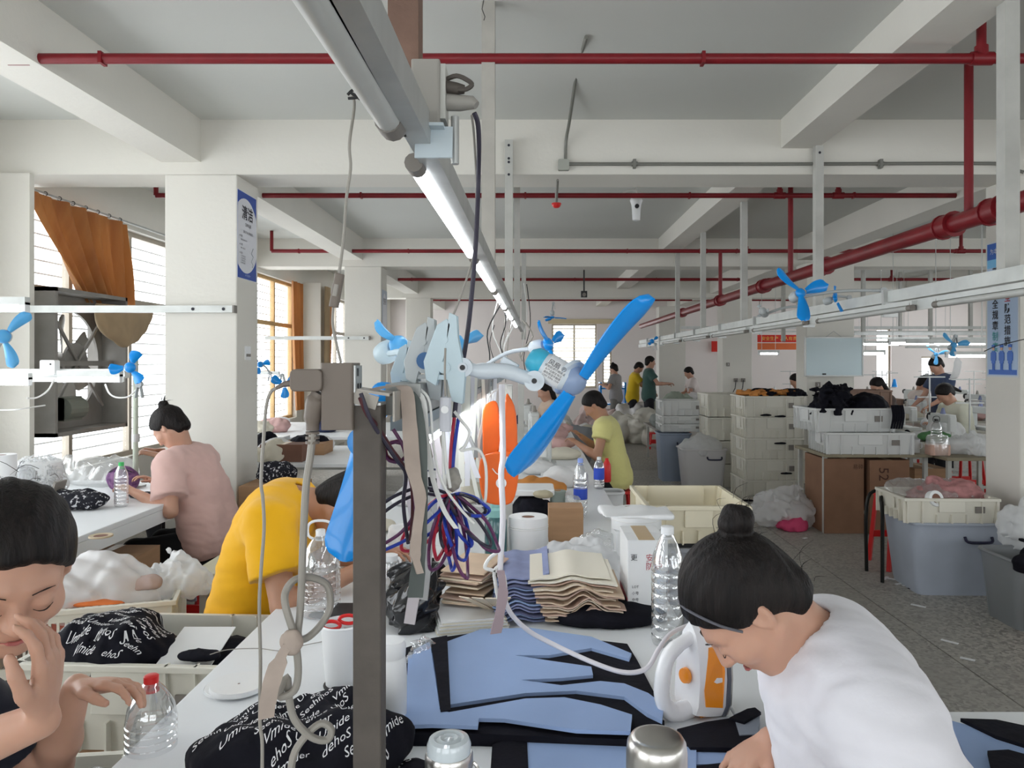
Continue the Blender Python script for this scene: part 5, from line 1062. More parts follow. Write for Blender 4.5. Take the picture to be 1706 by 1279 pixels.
box_thing('brown_box', (PX(943, 3.33), 3.40, TZ), (.155,.13,.155), CARD, 'small brown cardboard box behind the tall white roll', 'carton', lid=False)
def clump(name, c, r, m, label, cat, seed=1, h=.01, a=.25, fr=3.0, group=None, flat=True, extra=None, n2=0.12):
    """a soft crumpled lump resting on its base"""
    r = np.array(r, float); mx = float(r.max()); f1 = fr/mx
    def fn(P):
        d = s_ell(P, (0,0,r[2]*.75), r)+wob(P, f1, a*r.min(), seed)+wob(P, f1*3.1, n2*r.min(), seed+5)
        return smax(d, -P[:,2], .004)
    o = iso(name, fn, (-r[0]*1.35,-r[1]*1.35,-.012), (r[0]*1.35,r[1]*1.35,r[2]*2.3), max(h, mx/34), m, cat=cat, label=label, group=group); o.location = c; return o
clump('plastic_wrap', W(855, 855, 3.2)*1+V(0,.1,0), (.13,.12,.06), mat('dirty_white_cloth', (.62,.60,.60), .6), 'crumpled whitish wrap with red bits behind the teal bottle', 'wrap', 3).location.z = TZ
clump('cloth_lump', (PX(905,3.5), 3.55, TZ+.158), (.05,.04,.022), mat('olive_cloth', (.38,.34,.24), .9), 'olive cloth lump lying on the brown box', 'cloth', 4)
clump('clear_wrap', (PX(950,2.65), 2.66, TZ), (.19,.14,.075), MILKY, 'crumpled clear plastic wrap in front of the brown box', 'wrap', 6, a=.5, n2=.3)
clump('clear_wrap', (PX(1000,2.85), 2.98, TZ), (.12,.09,.08), CLEAR, 'clear film heaped beside the low white roll', 'wrap', 9, a=.5, n2=.3)
clump('black_plastic_bag', (PX(692, 2.25), 2.32, TZ), (.075,.15,.10), mat('glossy_black_bag', (.006,.006,.008), .18, coat=.3), 'glossy black plastic bag slumped right of the front post', 'bag', 8, h=.005, a=.55, n2=.35)
clump('clear_pouch', (PX(700,1.95), 1.98, TZ), (.035,.06,.03), CLEAR, 'small clear pouch in front of the black plastic bag', 'pouch', 2, h=.004, a=.5, n2=.3)
clump('black_cloth_bundle', (PX(885,3.75), 3.75, TZ), (.10,.12,.07), BLK, 'black cloth bundle under the flat white packet', 'cloth', 12, h=.008)
o = MB().rbox((0,0,0), (.26,.22,.03), .02).build('flat_packet', WHITEP, label='flat white packet on the black bundle behind the orange vests', cat='packet', bevel=.006); o.location = (PX(880,3.8), 3.8, TZ+.155)
e = empty('thread_cone', (PX(929,3.75), 3.75, TZ), 'grey green thread spool standing beside the clear bag', 'spool'); MB().lathe([(.042,0),(.042,.008),(.039,.012),(.038,.145),(.042,.15),(.042,.158)], n=28).build('thread', mat('grey_green_thread', (.27,.32,.29), .6, bump=.4, bscale=150, stretch=(.2,.2,4)), e, smooth=True); MB().cyl((0,0,.158),(0,0,.162), .016).build('core', CARD, e)
clump('clear_wrap', (PX(952,3.7), 3.72, TZ), (.05,.05,.075), CLEAR, 'clear plastic bag wrapped round a bottle by the thread spool', 'wrap', 14, h=.006, a=.4)
# glass jar, steel cup, white bin with scissors, white flask behind the post
def T3(px, Y, z): return (PX(px, Y), Y, z)
JG = film('jar_glass', (.88,.93,.95), body=.06, rough=.02, gloss=.6)
e = empty('glass_jar', T3(748, 1.2, TZ), 'glass jar with a ribbed clear lid at the near edge of the bench', 'jar')
MB().lathe([(.025,0),(.034,.004),(.036,.02),(.036,.14),(.032,.155),(.030,.165)], n=32).build('jar_body', JG, e, smooth=True)
MB().lathe([(.037,.150),(.0385,.155),(.0385,.172),(.036,.177)], n=32).build('lid_rim', CHROME, e, smooth=True); MB().lathe([(.035,.176),(.0355,.19),(.032,.198),(.024,.2),(.020,.197),(.014,.2),(.008,.197),(0,.2)], n=32).build('lid', mat('clear_lid', (.60,.66,.70), .12, coat=.5), e, smooth=True)
MB().lathe([(.001,.006),(.031,.006),(.031,.09),(0,.09)], n=24).build('jar_contents', mat('dark_tea', (.03,.02,.02), .3), e, smooth=True); MB().tube([(.039,0,.16),(.046,0,.15),(.046,0,.12),(.038,0,.11)], .003, sub=2).build('clip', CHROME, e, smooth=True)
e = empty('steel_cup', T3(1094, 1.05, TZ), 'brushed steel thermos cup upside down at the near edge', 'cup'); MB().lathe([(.040,0),(.0425,.004),(.0425,.255),(.041,.268),(.036,.276),(.030,.278),(0,.278)], n=48).build('cup_body', CHROME, e, smooth=True); MB().lathe([(.0428,.03),(.0432,.032),(.0432,.036),(.0428,.038)], n=48).build('cup_ring', STEEL, e, smooth=True)
e = empty('white_bin', T3(569, 1.86, TZ), 'white plastic beaker holding red handled scissors left of the post', 'beaker'); MB().lathe([(.036,.0),(.038,.003),(.050,.15),(.053,.152),(.050,.156),(.047,.15),(.035,.006),(0,.006)], n=28).build('beaker_body', WHITEP, e, smooth=True); MB().lathe([(.040,0),(.044,-.0),(.044,.004),(.04,.006)], n=24).build('base_ring', DARK, e)
e = empty('scissors', T3(566, 1.84, TZ+.15), 'red handled scissors sticking out of the white beaker', 'scissors')
for sx in (-1, 1): MB().tube([V(sx*.02+.022*math.cos(t), .0+.004*sx, .012+.010*math.sin(t)+.006*sx) for t in np.linspace(0, 2*PI, 12, endpoint=False)], .0045, closed=True, sub=2).build('handle', REDP, e, smooth=True); MB().box((sx*.008,0,-.05), (.010,.002,.10), Matrix.Rotation(sx*.15, 3, 'Y')).build('blade', CHROME, e)
e = empty('white_flask', T3(650, 1.62, TZ), 'white flask with a grey lid just right of the post', 'flask'); MB().lathe([(.032,0),(.035,.004),(.036,.12),(.034,.16),(.030,.168)], n=28).build('flask_body', WHITEP, e, smooth=True); MB().lathe([(.033,.166),(.034,.188),(.030,.20),(.0,.202)], n=28).build('lid', WHITEP, e, smooth=True)
bottle(650, 1050, .030, .16, 'small clear jar with a pale lid behind the white flask', Y=2.5, ridges=False, neck=.7, wide=.1)
box_thing('phone_stand', T3(578, 2.35, TZ), (.09,.12,.03), DARK, 'flat dark box beside the big jug', 'box', lid=False)
# steam iron
e = empty('steam_iron', T3(1192, 1.74, TZ+.087), 'white and orange steam iron standing on its heel beside the bowed face', 'iron'); e.rotation_euler = (PI/2-.06, 0, -1.05)
sole = [(0,.15),(.030,.115),(.050,.06),(.057,0),(.056,-.06),(.046,-.085),(-.046,-.085),(-.056,-.06),(-.057,0),(-.050,.06),(-.030,.115)]
def sc_o(k, kt, dy=0): return [(x*k, y*kt+dy) for x, y in sole]
MB().prism(sc_o(1,1), 0, .006).build('soleplate', CHROME, e, bevel=.001); MB().prism(sc_o(1.03,1.02), .006, .018).build('skirt', mat('iron_dark_grey', (.10,.11,.14), .4), e, bevel=.002)
def shell(z0, z1, k0, k1, d0, d1, m_, nm, n_=5, pw=1.5):
    a = []
    for i in range(n_+1): t = i/n_; z_ = z0+(z1-z0)*t; k = k0+(k1-k0)*t**pw; a.append([(x*k, y*(k*.5+.5)*1.0+d0+(d1-d0)*t, z_) for x, y in sole])
    mb = MB(); vs = [p for r_ in a for p in r_]; m_n = len(sole); fs = [(i*m_n+j, i*m_n+(j+1)%m_n, (i+1)*m_n+(j+1)%m_n, (i+1)*m_n+j) for i in range(n_) for j in range(m_n)]+[tuple(reversed(range(m_n))), tuple(range(n_*m_n, (n_+1)*m_n))]
    return mb.add(vs, fs).build(nm, m_, e, smooth=True)
IW = mat('iron_white', (.80,.80,.82), .25, coat=.4); IO = mat('iron_orange', (.85,.28,.02), .18, coat=.5)
shell(.018, .085, .98, .72, 0, -.005, IW, 'shell'); MB().tube([V(0,-.075,.075), V(0,-.078,.12), V(0,-.05,.152), V(0,.0,.158), V(0,.055,.140), V(0,.085,.08)], [.022,.020,.018,.018,.017,.015], n=12, sub=4).build('handle', IW, e, smooth=True)
for s_ in (1,-1):
    mb = MB(); pts = [(s_*.0545,-.06,.028),(s_*.0545,.02,.026),(s_*.045,.075,.030),(s_*.036,.070,.060),(s_*.043,-.02,.074),(s_*.045,-.055,.070)]
    mb.add([V(*p) for p in pts]+[V(p[0]+s_*.004,p[1],p[2]+.002) for p in pts], [(0,1,2,3,4,5),(11,10,9,8,7,6)]+[(i,(i+1)%6,6+(i+1)%6,6+i) for i in range(6)]); mb.build('water_window', IO, e)
MB().b2(-.034,.034,-.0855,-.082,.022,.070).build('rear_window', IO, e, bevel=.004)
MB().rbox((-.006,-.075,.115), (.022,.02,.030), .006).build('steam_button', IO, e, bevel=.003); MB().rbox((-.030,-.083,.085), (.016,.012,.022), .005).build('spray_button', IO, e, bevel=.003); MB().lathe([(.014,0),(.018,.004),(.016,.012),(0,.014)], c=(0,.0,.085), n=18).build('dial', IO, e, smooth=True)
# printed black cloth
def print_on(o, words, size, n_, seed, ang=.0, m=INKW, spread=.9, jit=.25):
    me = o.data; vs = [v.co.copy() for v in me.vertices]; bv = BVHTree.FromPolygons(vs, [tuple(p.vertices) for p in me.polygons])
    xs_ = [v.x for v in vs]; ys_ = [v.y for v in vs]; x0_, x1_, y0_, y1_ = min(xs_), max(xs_), min(ys_), max(ys_); zt = max(v.z for v in vs)+.05; r = random.Random(seed)
    src = {}; 
    for w_ in set(words):
        t = text_mesh(w_, size, .6, .0); bm = bmesh.new(); bm.from_mesh(t); bmesh.ops.triangulate(bm, faces=bm.faces); bmesh.ops.subdivide_edges(bm, edges=[e_ for e_ in bm.edges if e_.calc_length() > size*.3], cuts=1); src[w_] = ([v.co.copy() for v in bm.verts], [tuple(v.index for v in f.verts) for f in bm.faces]); bm.free(); bpy.data.meshes.remove(t)
    mb = MB(); ca, sa = math.cos(ang), math.sin(ang); R_ = max(x1_-x0_, y1_-y0_); row = -R_; k = 0
    while row < R_:
        col = -R_+r.uniform(0, size*2)
        while col < R_:
            w_ = words[k % len(words)]; k += 1; a = ang+r.uniform(-jit, jit); c_, s_ = math.cos(a), math.sin(a)
            cx, cy = (x0_+x1_)/2+col*ca-row*sa, (y0_+y1_)/2+col*sa+row*ca; out = []; ok = True
            V_, F_ = src[w_]
            for v in V_:
                x, y = cx+v.x*c_-v.y*s_, cy+v.x*s_+v.y*c_; h_ = bv.ray_cast(Vector((x, y, zt)), Vector((0,0,-1)))
                if h_[0] is None or h_[0].z < .012: ok = False; break
                out.append(h_[0]+h_[1]*.0014)
            if ok and V_:
                zs = [p.z for p in out]
                if max(zs)-min(zs) < size*6: mb.add(out, F_)
            col += size*(len(w_)*.55+.6)
        row += size*1.15
    if mb.v: l_ = mb.build('printed_lettering', m, o, kind='stuff'); return l_
WD = ['Umide', 'dehoS', 'Seehn', 'Vmide', 'ehoS', 'Umider']
o = clump('printed_cloth', T3(500, 1.44, TZ), (.20,.16,.075), BLK, 'black cloth with white script lying under the looped cable', 'cloth', 21, h=.007, a=.30); print_on(o, WD, .024, 1, 3, ang=.9)
o = clump('printed_cloth', T3(672, 1.42, TZ), (.08,.045,.022), BLK, 'small folded black cloth with white script right of the post', 'cloth', 23, h=.004); print_on(o, ['Seehn'], .024, 1, 4, ang=3.2)
e = roll('flat_roll', 398, 1.83, .068, .012, 'flat white reel of elastic lying left of the cable loop', core=.05); e2 = roll('flat_roll', 392, 1.85, .072, .006, 'thin white disc under the flat reel', core=.05); e.location.z = TZ+.0065
cable('elastic_loop', [(350,1090,1.95),(380,1082,2.05),(430,1080,2.08),(470,1084,2.05),(505,1075,2.1),(540,1068,2.15)], .0012, CORDG, 'thin grey elastic trailing from the flat reel', cat='elastic')
# orange vests hanging from the low rail
OR = mat('orange_vest_plastic', (.80,.13,.01), .35, var=.15, scale=10)
for k, (pts, Y, lab) in enumerate((([(805,682),(812,672),(826,668),(832,690),(833,745),(820,762),(806,760),(804,720)], 2.62, 'orange plastic bag with a folded top, left of the thick cord'), ([(842,664),(850,662),(860,690),(862,760),(855,770),(840,768)], 2.60, 'orange plastic piece hanging right of the thick cord'), ([(800,765),(835,752),(862,758),(864,790),(858,826),(846,840),(815,838),(802,822)], 2.55, 'orange carrier bag with a white oval mark, lowest of the three'))):
    c = W(sum(p[0] for p in pts)/len(pts), sum(p[1] for p in pts)/len(pts), Y); Q = smooth_pts([W(a, b, Y)-c for a, b in pts], 3, True)
    e = empty('orange_bag', c, lab, 'bag', 'orange bags hanging at the bench')
    MB().prism([(q.x, q.z) for q in Q], -.010, .010, lambda v: Vector((v.x, v.z, v.y))).build('bag_body', OR, e, bevel=.006)
    MB().tube([V(-.01,0,.06), V(-.005,0,.11), W(842, 640, Y)-c], .0022, sub=3).build('hanging_string', CORDW, e, smooth=True)
    if k == 2: MB().cyl((.0,-.0105,-.01),(0,-.012,-.01), .018, n=20).build('printed_mark', INKW, e); MB().tube([V(-.03,-.012,.04), V(-.01,-.013,.02), V(.012,-.013,.045), V(.02,-.012,.08)], .002, sub=3).build('hanging_string', CORDW, e, smooth=True)
# machines and clutter farther down the bench
SMW = mat('machine_enamel', (.66,.68,.67), .35, var=.05)
def machine(x, y, z, rz, label, group='sewing machines'):
    e = empty('sewing_machine', (x, y, z), label, 'machine', group, rz=rz)
    MB().rbox((0,0,.02), (.46,.18,.04), .02).build('bed', SMW, e, bevel=.004); MB().rbox((.17,0,.15), (.10,.11,.24), .02).build('pillar_arm', SMW, e, bevel=.004); MB().rbox((-.0,0,.25), (.38,.09,.09), .02).build('top_arm', SMW, e, bevel=.008)
    MB().rbox((-.17,0,.19), (.07,.08,.15), .015).build('head', SMW, e, bevel=.004); MB().cyl((-.17,0,.12),(-.17,0,.05), .006).build('needle_bar', CHROME, e); MB().cyl((.225,0,.25),(.255,0,.25), .05, n=18).build('hand_wheel', DARK, e); MB().cyl((.0,.0,.29),(.0,.0,.36), .03, .012, n=14).build('thread_cone', [CORDG, BLUES, WHITEP][int(x*7) % 3], e)
    return e
machine(PX(905,5.6), 5.6, TZ, 1.5, 'white sewing machine in front of the woman in lemon yellow')
machine(PX(890,7.6), 7.6, TZ, 1.6, 'white sewing machine halfway down the bench'); machine(PX(880,9.0), 9.0, TZ, 1.5, 'white sewing machine at the far end of the bench')
CL = [mat('clutter_white', (.66,.66,.66), .8), mat('clutter_grey', (.25,.26,.28), .85), mat('clutter_navy', (.03,.04,.10), .85), mat('clutter_pink', (.60,.38,.36), .8), mat('clutter_cream', (.60,.56,.46), .8), BLK, mat('clutter_brown', (.25,.15,.09), .8), mat('clutter_orange', (.55,.22,.05), .8)]
CN = ['white', 'grey', 'navy', 'pink', 'cream', 'black', 'brown', 'orange']
rg = random.Random(77)
for k in range(22):
    Y = 4.3+k*.27; x = rg.uniform(-.1, .40) if k % 3 else rg.uniform(-.7,-.3); c_ = rg.choice((0,0,1,2,5,4,3,0,7,0))
    clump('cloth_pile', (x, Y, TZ), (rg.uniform(.08,.16), rg.uniform(.08,.13), rg.uniform(.03,.08)), CL[c_], '%s cloth pile on the far half of the bench' % CN[c_], 'cloth', 30+k, h=.012, group='cloth piles down the bench')
for k in range(7): clump('cloth_pile', (rg.uniform(-.75,-.35), 2.9+k*.33, TZ), (rg.uniform(.07,.13), .1, rg.uniform(.03,.07)), CL[(0,0,4,1,0,5,0)[k]], '%s cloth pile on the window half of the bench' % CN[(0,0,4,1,0,5,0)[k]], 'cloth', 60+k, h=.01, group='cloth piles on the window half of the bench')
o = MB().box((0,0,0), (.20,.22,.02)).build('notebook', WHITEP, label='white pad in front of the woman in lemon yellow', cat='pad'); o.location = (PX(925,5.2), 5.2, TZ+.012)

table(.465, .84, 1.60, 2.06, TZ, 'small white table joined to the bench beside the steam iron', legs=2, name='side_table')
# ================================================================== WINDOW SIDE
def drape(name, x, top, bot, folds, dep, m, parent=None, label=None, cat=None, nx=60, nz=14, seed=1, sag=.0, group=None):
    """hanging cloth along the window wall; top and bot are (y0, y1, z0, z1)"""
    vs, fs = [], []; r = random.Random(seed); ph = [r.uniform(0, 6) for _ in range(4)]
    for j in range(nz+1):
        t = j/nz
        for i in range(nx+1):
            s = i/nx; y0_ = top[0]+(bot[0]-top[0])*t**1.15; y1_ = top[1]+(bot[1]-top[1])*t; za = top[2]+(top[3]-top[2])*s; zb = bot[2]+(bot[3]-bot[2])*s
            y = y0_+(y1_-y0_)*s; z = za+(zb-za)*t-sag*math.sin(PI*s)*t
            vs.append((x+dep*math.sin(s*folds*2*PI+ph[0]+.8*math.sin(t*3+ph[1]))*(.5+.5*t)+.4*dep*math.sin(s*folds*4.7+ph[2]+t*2), y, z))
    n_ = nx+1; k0 = len(vs); vs += [(a+.004, b, c) for a, b, c in vs]
    for j in range(nz):
        for i in range(nx): a = j*n_+i; fs += [(a,a+1,a+n_+1,a+n_), (k0+a,k0+a+n_,k0+a+n_+1,k0+a+1)]
    b = V(x, (top[0]+top[1])/2, min(bot[2], bot[3])); vs = [Vector(v)-b for v in vs]
    o = MB().add(vs, fs).build(name, m, parent, smooth=True, label=label, cat=cat, group=group); o.location = b; return o
ORC = mat('translucent_orange_cloth', (.50,.26,.10), .85, var=.35, scale=2.2, stretch=(1,5,.3), col2=(.30,.13,.06))  # brownish orange cloth with darker random streaks, partly translucent
nt = ORC.node_tree; tb = nt.nodes.new('ShaderNodeBsdfTranslucent'); tb.inputs[0].default_value = (.62,.34,.13,1); mx = nt.nodes.new('ShaderNodeMixShader'); mx.inputs[0].default_value = .35; ou = nt.nodes['Material Output']
nt.links.new(nt.nodes['Principled BSDF'].outputs[0], mx.inputs[1]); nt.links.new(tb.outputs[0], mx.inputs[2]); nt.links.new(mx.outputs[0], ou.inputs[0])
o = drape('curtain', -3.62, (5.40, 6.72, 2.84, 2.83), (6.05, 6.72, 2.08, 2.11), 7, .05, ORC, label='orange curtain gathered to one side of the near window', cat='curtain')
MB().cyl((-3.63-o.location.x+o.location.x+3.63-3.63+0, 0, 0), (0,0,.01), .001).build if 0 else None
e = empty('curtain_rod', (-3.64, 5.3, 2.86), 'thin rod above the near window holding the orange curtain', 'rod'); MB().cyl((0,0,0),(0,3.7,0), .010).build('rod_tube', STEEL, e, smooth=True)
for k in range(8): MB().tube([V(.016*math.cos(t), .15+k*.17, .016*math.sin(t)) for t in np.linspace(0, 2*PI, 10, endpoint=False)], .003, closed=True).build('curtain_ring', DARK, e)
def bagf(P): return smax(s_ell(P, (0,0,0), (.09,.42,.34))+wob(P, 12, .016, 2)+np.abs(np.sin(P[:,1]*14+P[:,2]*9))*.008, P[:,2]-.0, .01)
o = iso('curtain_bundle', bagf, (-.14,-.52,-.38), (.14,.52,.03), .014, KHAKI, cat='curtain', label='khaki bundle of bunched curtain hanging below the white rail', kind=None); o.location = (-3.42, 6.32, 1.72)
drape('curtain', -3.64, (11.4, 11.95, 2.84, 2.84), (11.6, 11.95, .85, .85), 3, .03, ORC, label='narrow orange curtain at the end of the second window', cat='curtain', seed=4)
drape('curtain', -3.36, (12.25, 12.6, 2.84, 2.84), (12.3, 12.5, 1.0, 1.0), 2, .03, KHAKI, label='narrow khaki curtain hanging on the pier past the second window', cat='curtain', seed=6)
drape('curtain', -3.64, (13.1, 13.7, 2.84, 2.84), (13.1, 13.5, 1.2, 1.2), 3, .03, ORC, label='orange curtain at the start of the third window', cat='curtain', seed=8)
# exhaust fan casing set in the near window
EX = mat('exhaust_casing', (.30,.285,.265), .6, .3, var=.2, scale=6); cx, cy, cz = -3.50, 5.84, 1.60
e = empty('exhaust_fan', (cx, cy, 1.05), 'big square grey exhaust fan casing set into the near window', 'ventilator'); zc = cz-1.05; hw, hh = .48, .54
MB().b2(-.22,.10,-hw,-hw+.03,zc-hh,zc+hh).build('side_panel', EX, e); MB().b2(-.22,.10,hw-.03,hw,zc-hh,zc+hh).build('side_panel', EX, e); MB().b2(-.22,.10,-hw,hw,zc+hh-.03,zc+hh).build('top_panel', EX, e); MB().b2(-.22,.10,-hw,hw,zc-hh,zc-hh+.03).build('bottom_panel', EX, e)
mb = MB(); N_ = 32       # front plate with a round mouth
for i in range(N_):
    a0, a1 = 2*PI*i/N_, 2*PI*(i+1)/N_
    def sq(a): c_, s_ = math.cos(a), math.sin(a); k = 1/max(abs(c_), abs(s_)); return (hw*.97*k*c_, hh*.97*k*s_)
    p0, p1 = sq(a0), sq(a1); q0, q1 = (.40*math.cos(a0), .40*math.sin(a0)), (.40*math.cos(a1), .40*math.sin(a1))
    vs = [(x_, p[0], zc+p[1]) for x_ in (-.12,-.10) for p in (p0, p1, q1, q0)]; mb.add(vs, [(0,1,2,3),(7,6,5,4),(3,2,6,7),(0,4,5,1)])
mb.build('mouth_plate', EX, e, smooth=False)
for k in range(6):
    vs, fs = blade_mesh(.37, .20, tw=.6, r0=.07); M_ = Matrix.Rotation(PI/2, 3, 'Y') @ Matrix.Rotation(2*PI*k/6, 3, 'Z'); MB().add([M_ @ v+V(-.16,0,zc) for v in vs], fs).build('blade', mat('galvanised_blade', (.32,.31,.28), .45, .5), e, smooth=True)
MB().cyl((-.2,0,zc),(-.06,0,zc), .07, n=18).build('hub', EX, e, smooth=True); MB().cyl((-.06,0,zc),(-.04,0,zc), .15, n=24).build('belt_wheel', EX, e, smooth=True)
for a in (-.8, .8, 2.3, -2.3): MB().cyl((-.03,0,zc),(-.03,.60*math.cos(a)*.8,zc+.62*math.sin(a)*.8), .014, n=6).build('strut', EX, e)
MB().b2(-.02,.04,-.28,-.06,zc-.44,zc-.26).cyl((.01,-.28,zc-.35),(.01,-.06,zc-.35), .085, n=16).build('motor', mat('motor_green_grey', (.17,.18,.15), .5), e); MB().b2(-.05,.0,-.50,.50,zc-.03,zc+.01).build('crossbeam', EX, e)
# tables by the window
table(-3.70, -2.02, 2.3, 4.95, .82, 'white covered work table by the window, where the woman in pink sews', apron=.07, legs=2, lx=.12)
e = empty('cloth_valance', (-2.02, 4.0, .5), 'blue grey plastic sheet tied at the corner of the window table', 'sheet'); MB().tube([V(-.03,.33,.33), V(.0,.38,.2), V(-.01,.4,.05), V(.01,.42,-.3)], [.05,.035,.05,.06], n=10, sub=4, flat=.35).build('sheet_body', mat('blue_grey_sheet', (.30,.33,.42), .4), e, smooth=True)
table(-2.45, -1.35, 5.9, 7.2, .80, 'cluttered cutting table behind the first column', legs=2); table(-3.5, -1.3, 8.0, 10, .80, 'farther table near the second window', legs=2)
e = empty('wrapped_roll', T3(66, 4.1, .82), 'big white roll in milky plastic at the back of the window table', 'roll'); MB().lathe([(.02,.0),(.105,0),(.11,.01),(.11,.235),(.1,.245),(.03,.245)], n=28).build('roll_body', WHITEP, e, smooth=True)
iso('plastic_cover', lambda P: np.abs(s_cone(P, (0,0,.12), (0,0,.16), .128, .122)+wob(P, 26, .012, 6))-.002, (-.18,-.18,.01), (.18,.18,.33), .007, MILKY, e, world=False)
roll('white_roll', 2, 3.9, .07, .30, 'white upright roll at the left edge on the window table', z=.82)
e = empty('grey_folder', T3(94, 4.0, .82), 'grey board leaning at the black printed cloth heap', 'board'); MB().box((0,.0,.075), (.012,.10,.15), Matrix.Rotation(.3, 3, 'Y')).build('board_sheet', GREYP, e)
PB = mat('black_print_cloth', (.5,.5,.52), .9, var=1, scale=60, col2=(.008,.008,.014), detail=1, bump=.3, bscale=50)
nt = PB.node_tree
for n_ in nt.nodes:
    if n_.type == 'MAP_RANGE': n_.inputs[1].default_value = .66; n_.inputs[2].default_value = .60; n_.inputs[3].default_value = 0; n_.inputs[4].default_value = 1
clump('printed_cloth', T3(135, 4.0, .82), (.135,.10,.06), PB, 'heap of black cloth with small white print on the window table', 'cloth', 41, h=.007, a=.25)
PUR = mat('purple_floral', (.07,.015,.09), .7, var=1, scale=38, col2=(.22,.10,.22), detail=1)
e = empty('purple_pouch', T3(205, 4.6, .82), 'small purple flowered pouch on the window table', 'pouch'); iso('pouch_body', lambda P: smax(s_ell(P, (0,0,.06), (.10,.06,.085))+wob(P, 30, .006, 2), -P[:,2], .01), (-.14,-.1,-.01), (.14,.1,.17), .007, PUR, e, world=False); MB().tube([V(-.07,-.03,.11), V(0,-.05,.14), V(.07,-.03,.11)], .003, sub=4).build('zip', DARK, e, smooth=True)
bottle(202, 815, .035, .24, 'clear bottle with a green cap on the window table', cap=mat('green_cap', (.05,.45,.12), .4), Y=4.05, z=.82)
roll('tape_roll', 168, 3.35, .05, .008, 'thin tape ring near the edge of the window table', z=.82, m=mat('tan_tape', (.45,.36,.24), .5), core=.6)
for k, (px, Y, w_, m_, lab) in enumerate(((248, 4.35, .12, PB, 'black printed cloth being sewn by the woman in pink'), (300, 4.6, .10, WHITEP, 'white cloth beside the elbow of the woman in pink'))): clump('sewn_cloth', T3(px, Y, .82), (w_,.08,.014), m_, lab, 'cloth', 45+k, h=.006)
clump('clear_wrap', T3(160, 4.75, .82), (.28,.10,.10), CLEAR, 'loose clear film along the back of the window table', 'wrap', 47, a=.4, n2=.25)
clump('clear_wrap', T3(290, 4.9, .82), (.10,.04,.10), CLEAR, 'clear film standing behind the purple pouch', 'wrap', 49, a=.4, n2=.25)
e = empty('pipe_stand', (PX(226, 4.7), 4.7, .82), 'pale green upright pipe on the window table carrying the small blue fan', 'stand'); MB().cyl((0,0,0),(0,0,.82), .016).build('pole', mat('pale_green_pipe', (.42,.46,.38), .5), e, smooth=True); MB().cyl((0,0,0),(0,0,.012), .06).build('base', STEEL, e); MB().cyl((0,0,.28),(0,0,.33), .024).build('collar', STEEL, e, smooth=True)
for (pts, lab) in (([(90,632,4.5),(80,650,4.5),(62,662,4.4),(45,663,4.3)], 'white flex drooping left of the lit window lamp'), ([(175,640,4.5),(182,655,4.5),(195,662,4.5),(215,660,4.5),(230,645,4.5)], 'white flex with a switch drooping under the small blue fan'), ([(0,683,4.8),(30,682,4.8),(55,678,4.9),(75,675,5.0)], 'thin grey wire crossing the grey pier')): cable('lamp_flex', pts, .005, CORDW, lab)
e = empty('lamp_bracket', W(83, 612, 4.55), 'white square bracket box between the two window lamps', 'bracket'); MB().rbox((0,0,0), (.09,.05,.09), .01, axis='Y').build('box_body', WHITEP, e); MB().cyl((.02,-.026,.02),(.02,-.022,.02), .006).build('screw', DARK, e)
e = empty('lamp_shelf_rail', W(0, 622, 4.6), 'white horizontal rail carrying the window lamps', 'rail'); MB().b2(-.2,.78,-.03,.03,-.028,.028).build('rail_tube', RAILW, e); e.location.z -= .0; MB().b2(-.2,.78,-.045,-.03,-.05,-.02).build('lamp_ledge', RAILW, e)
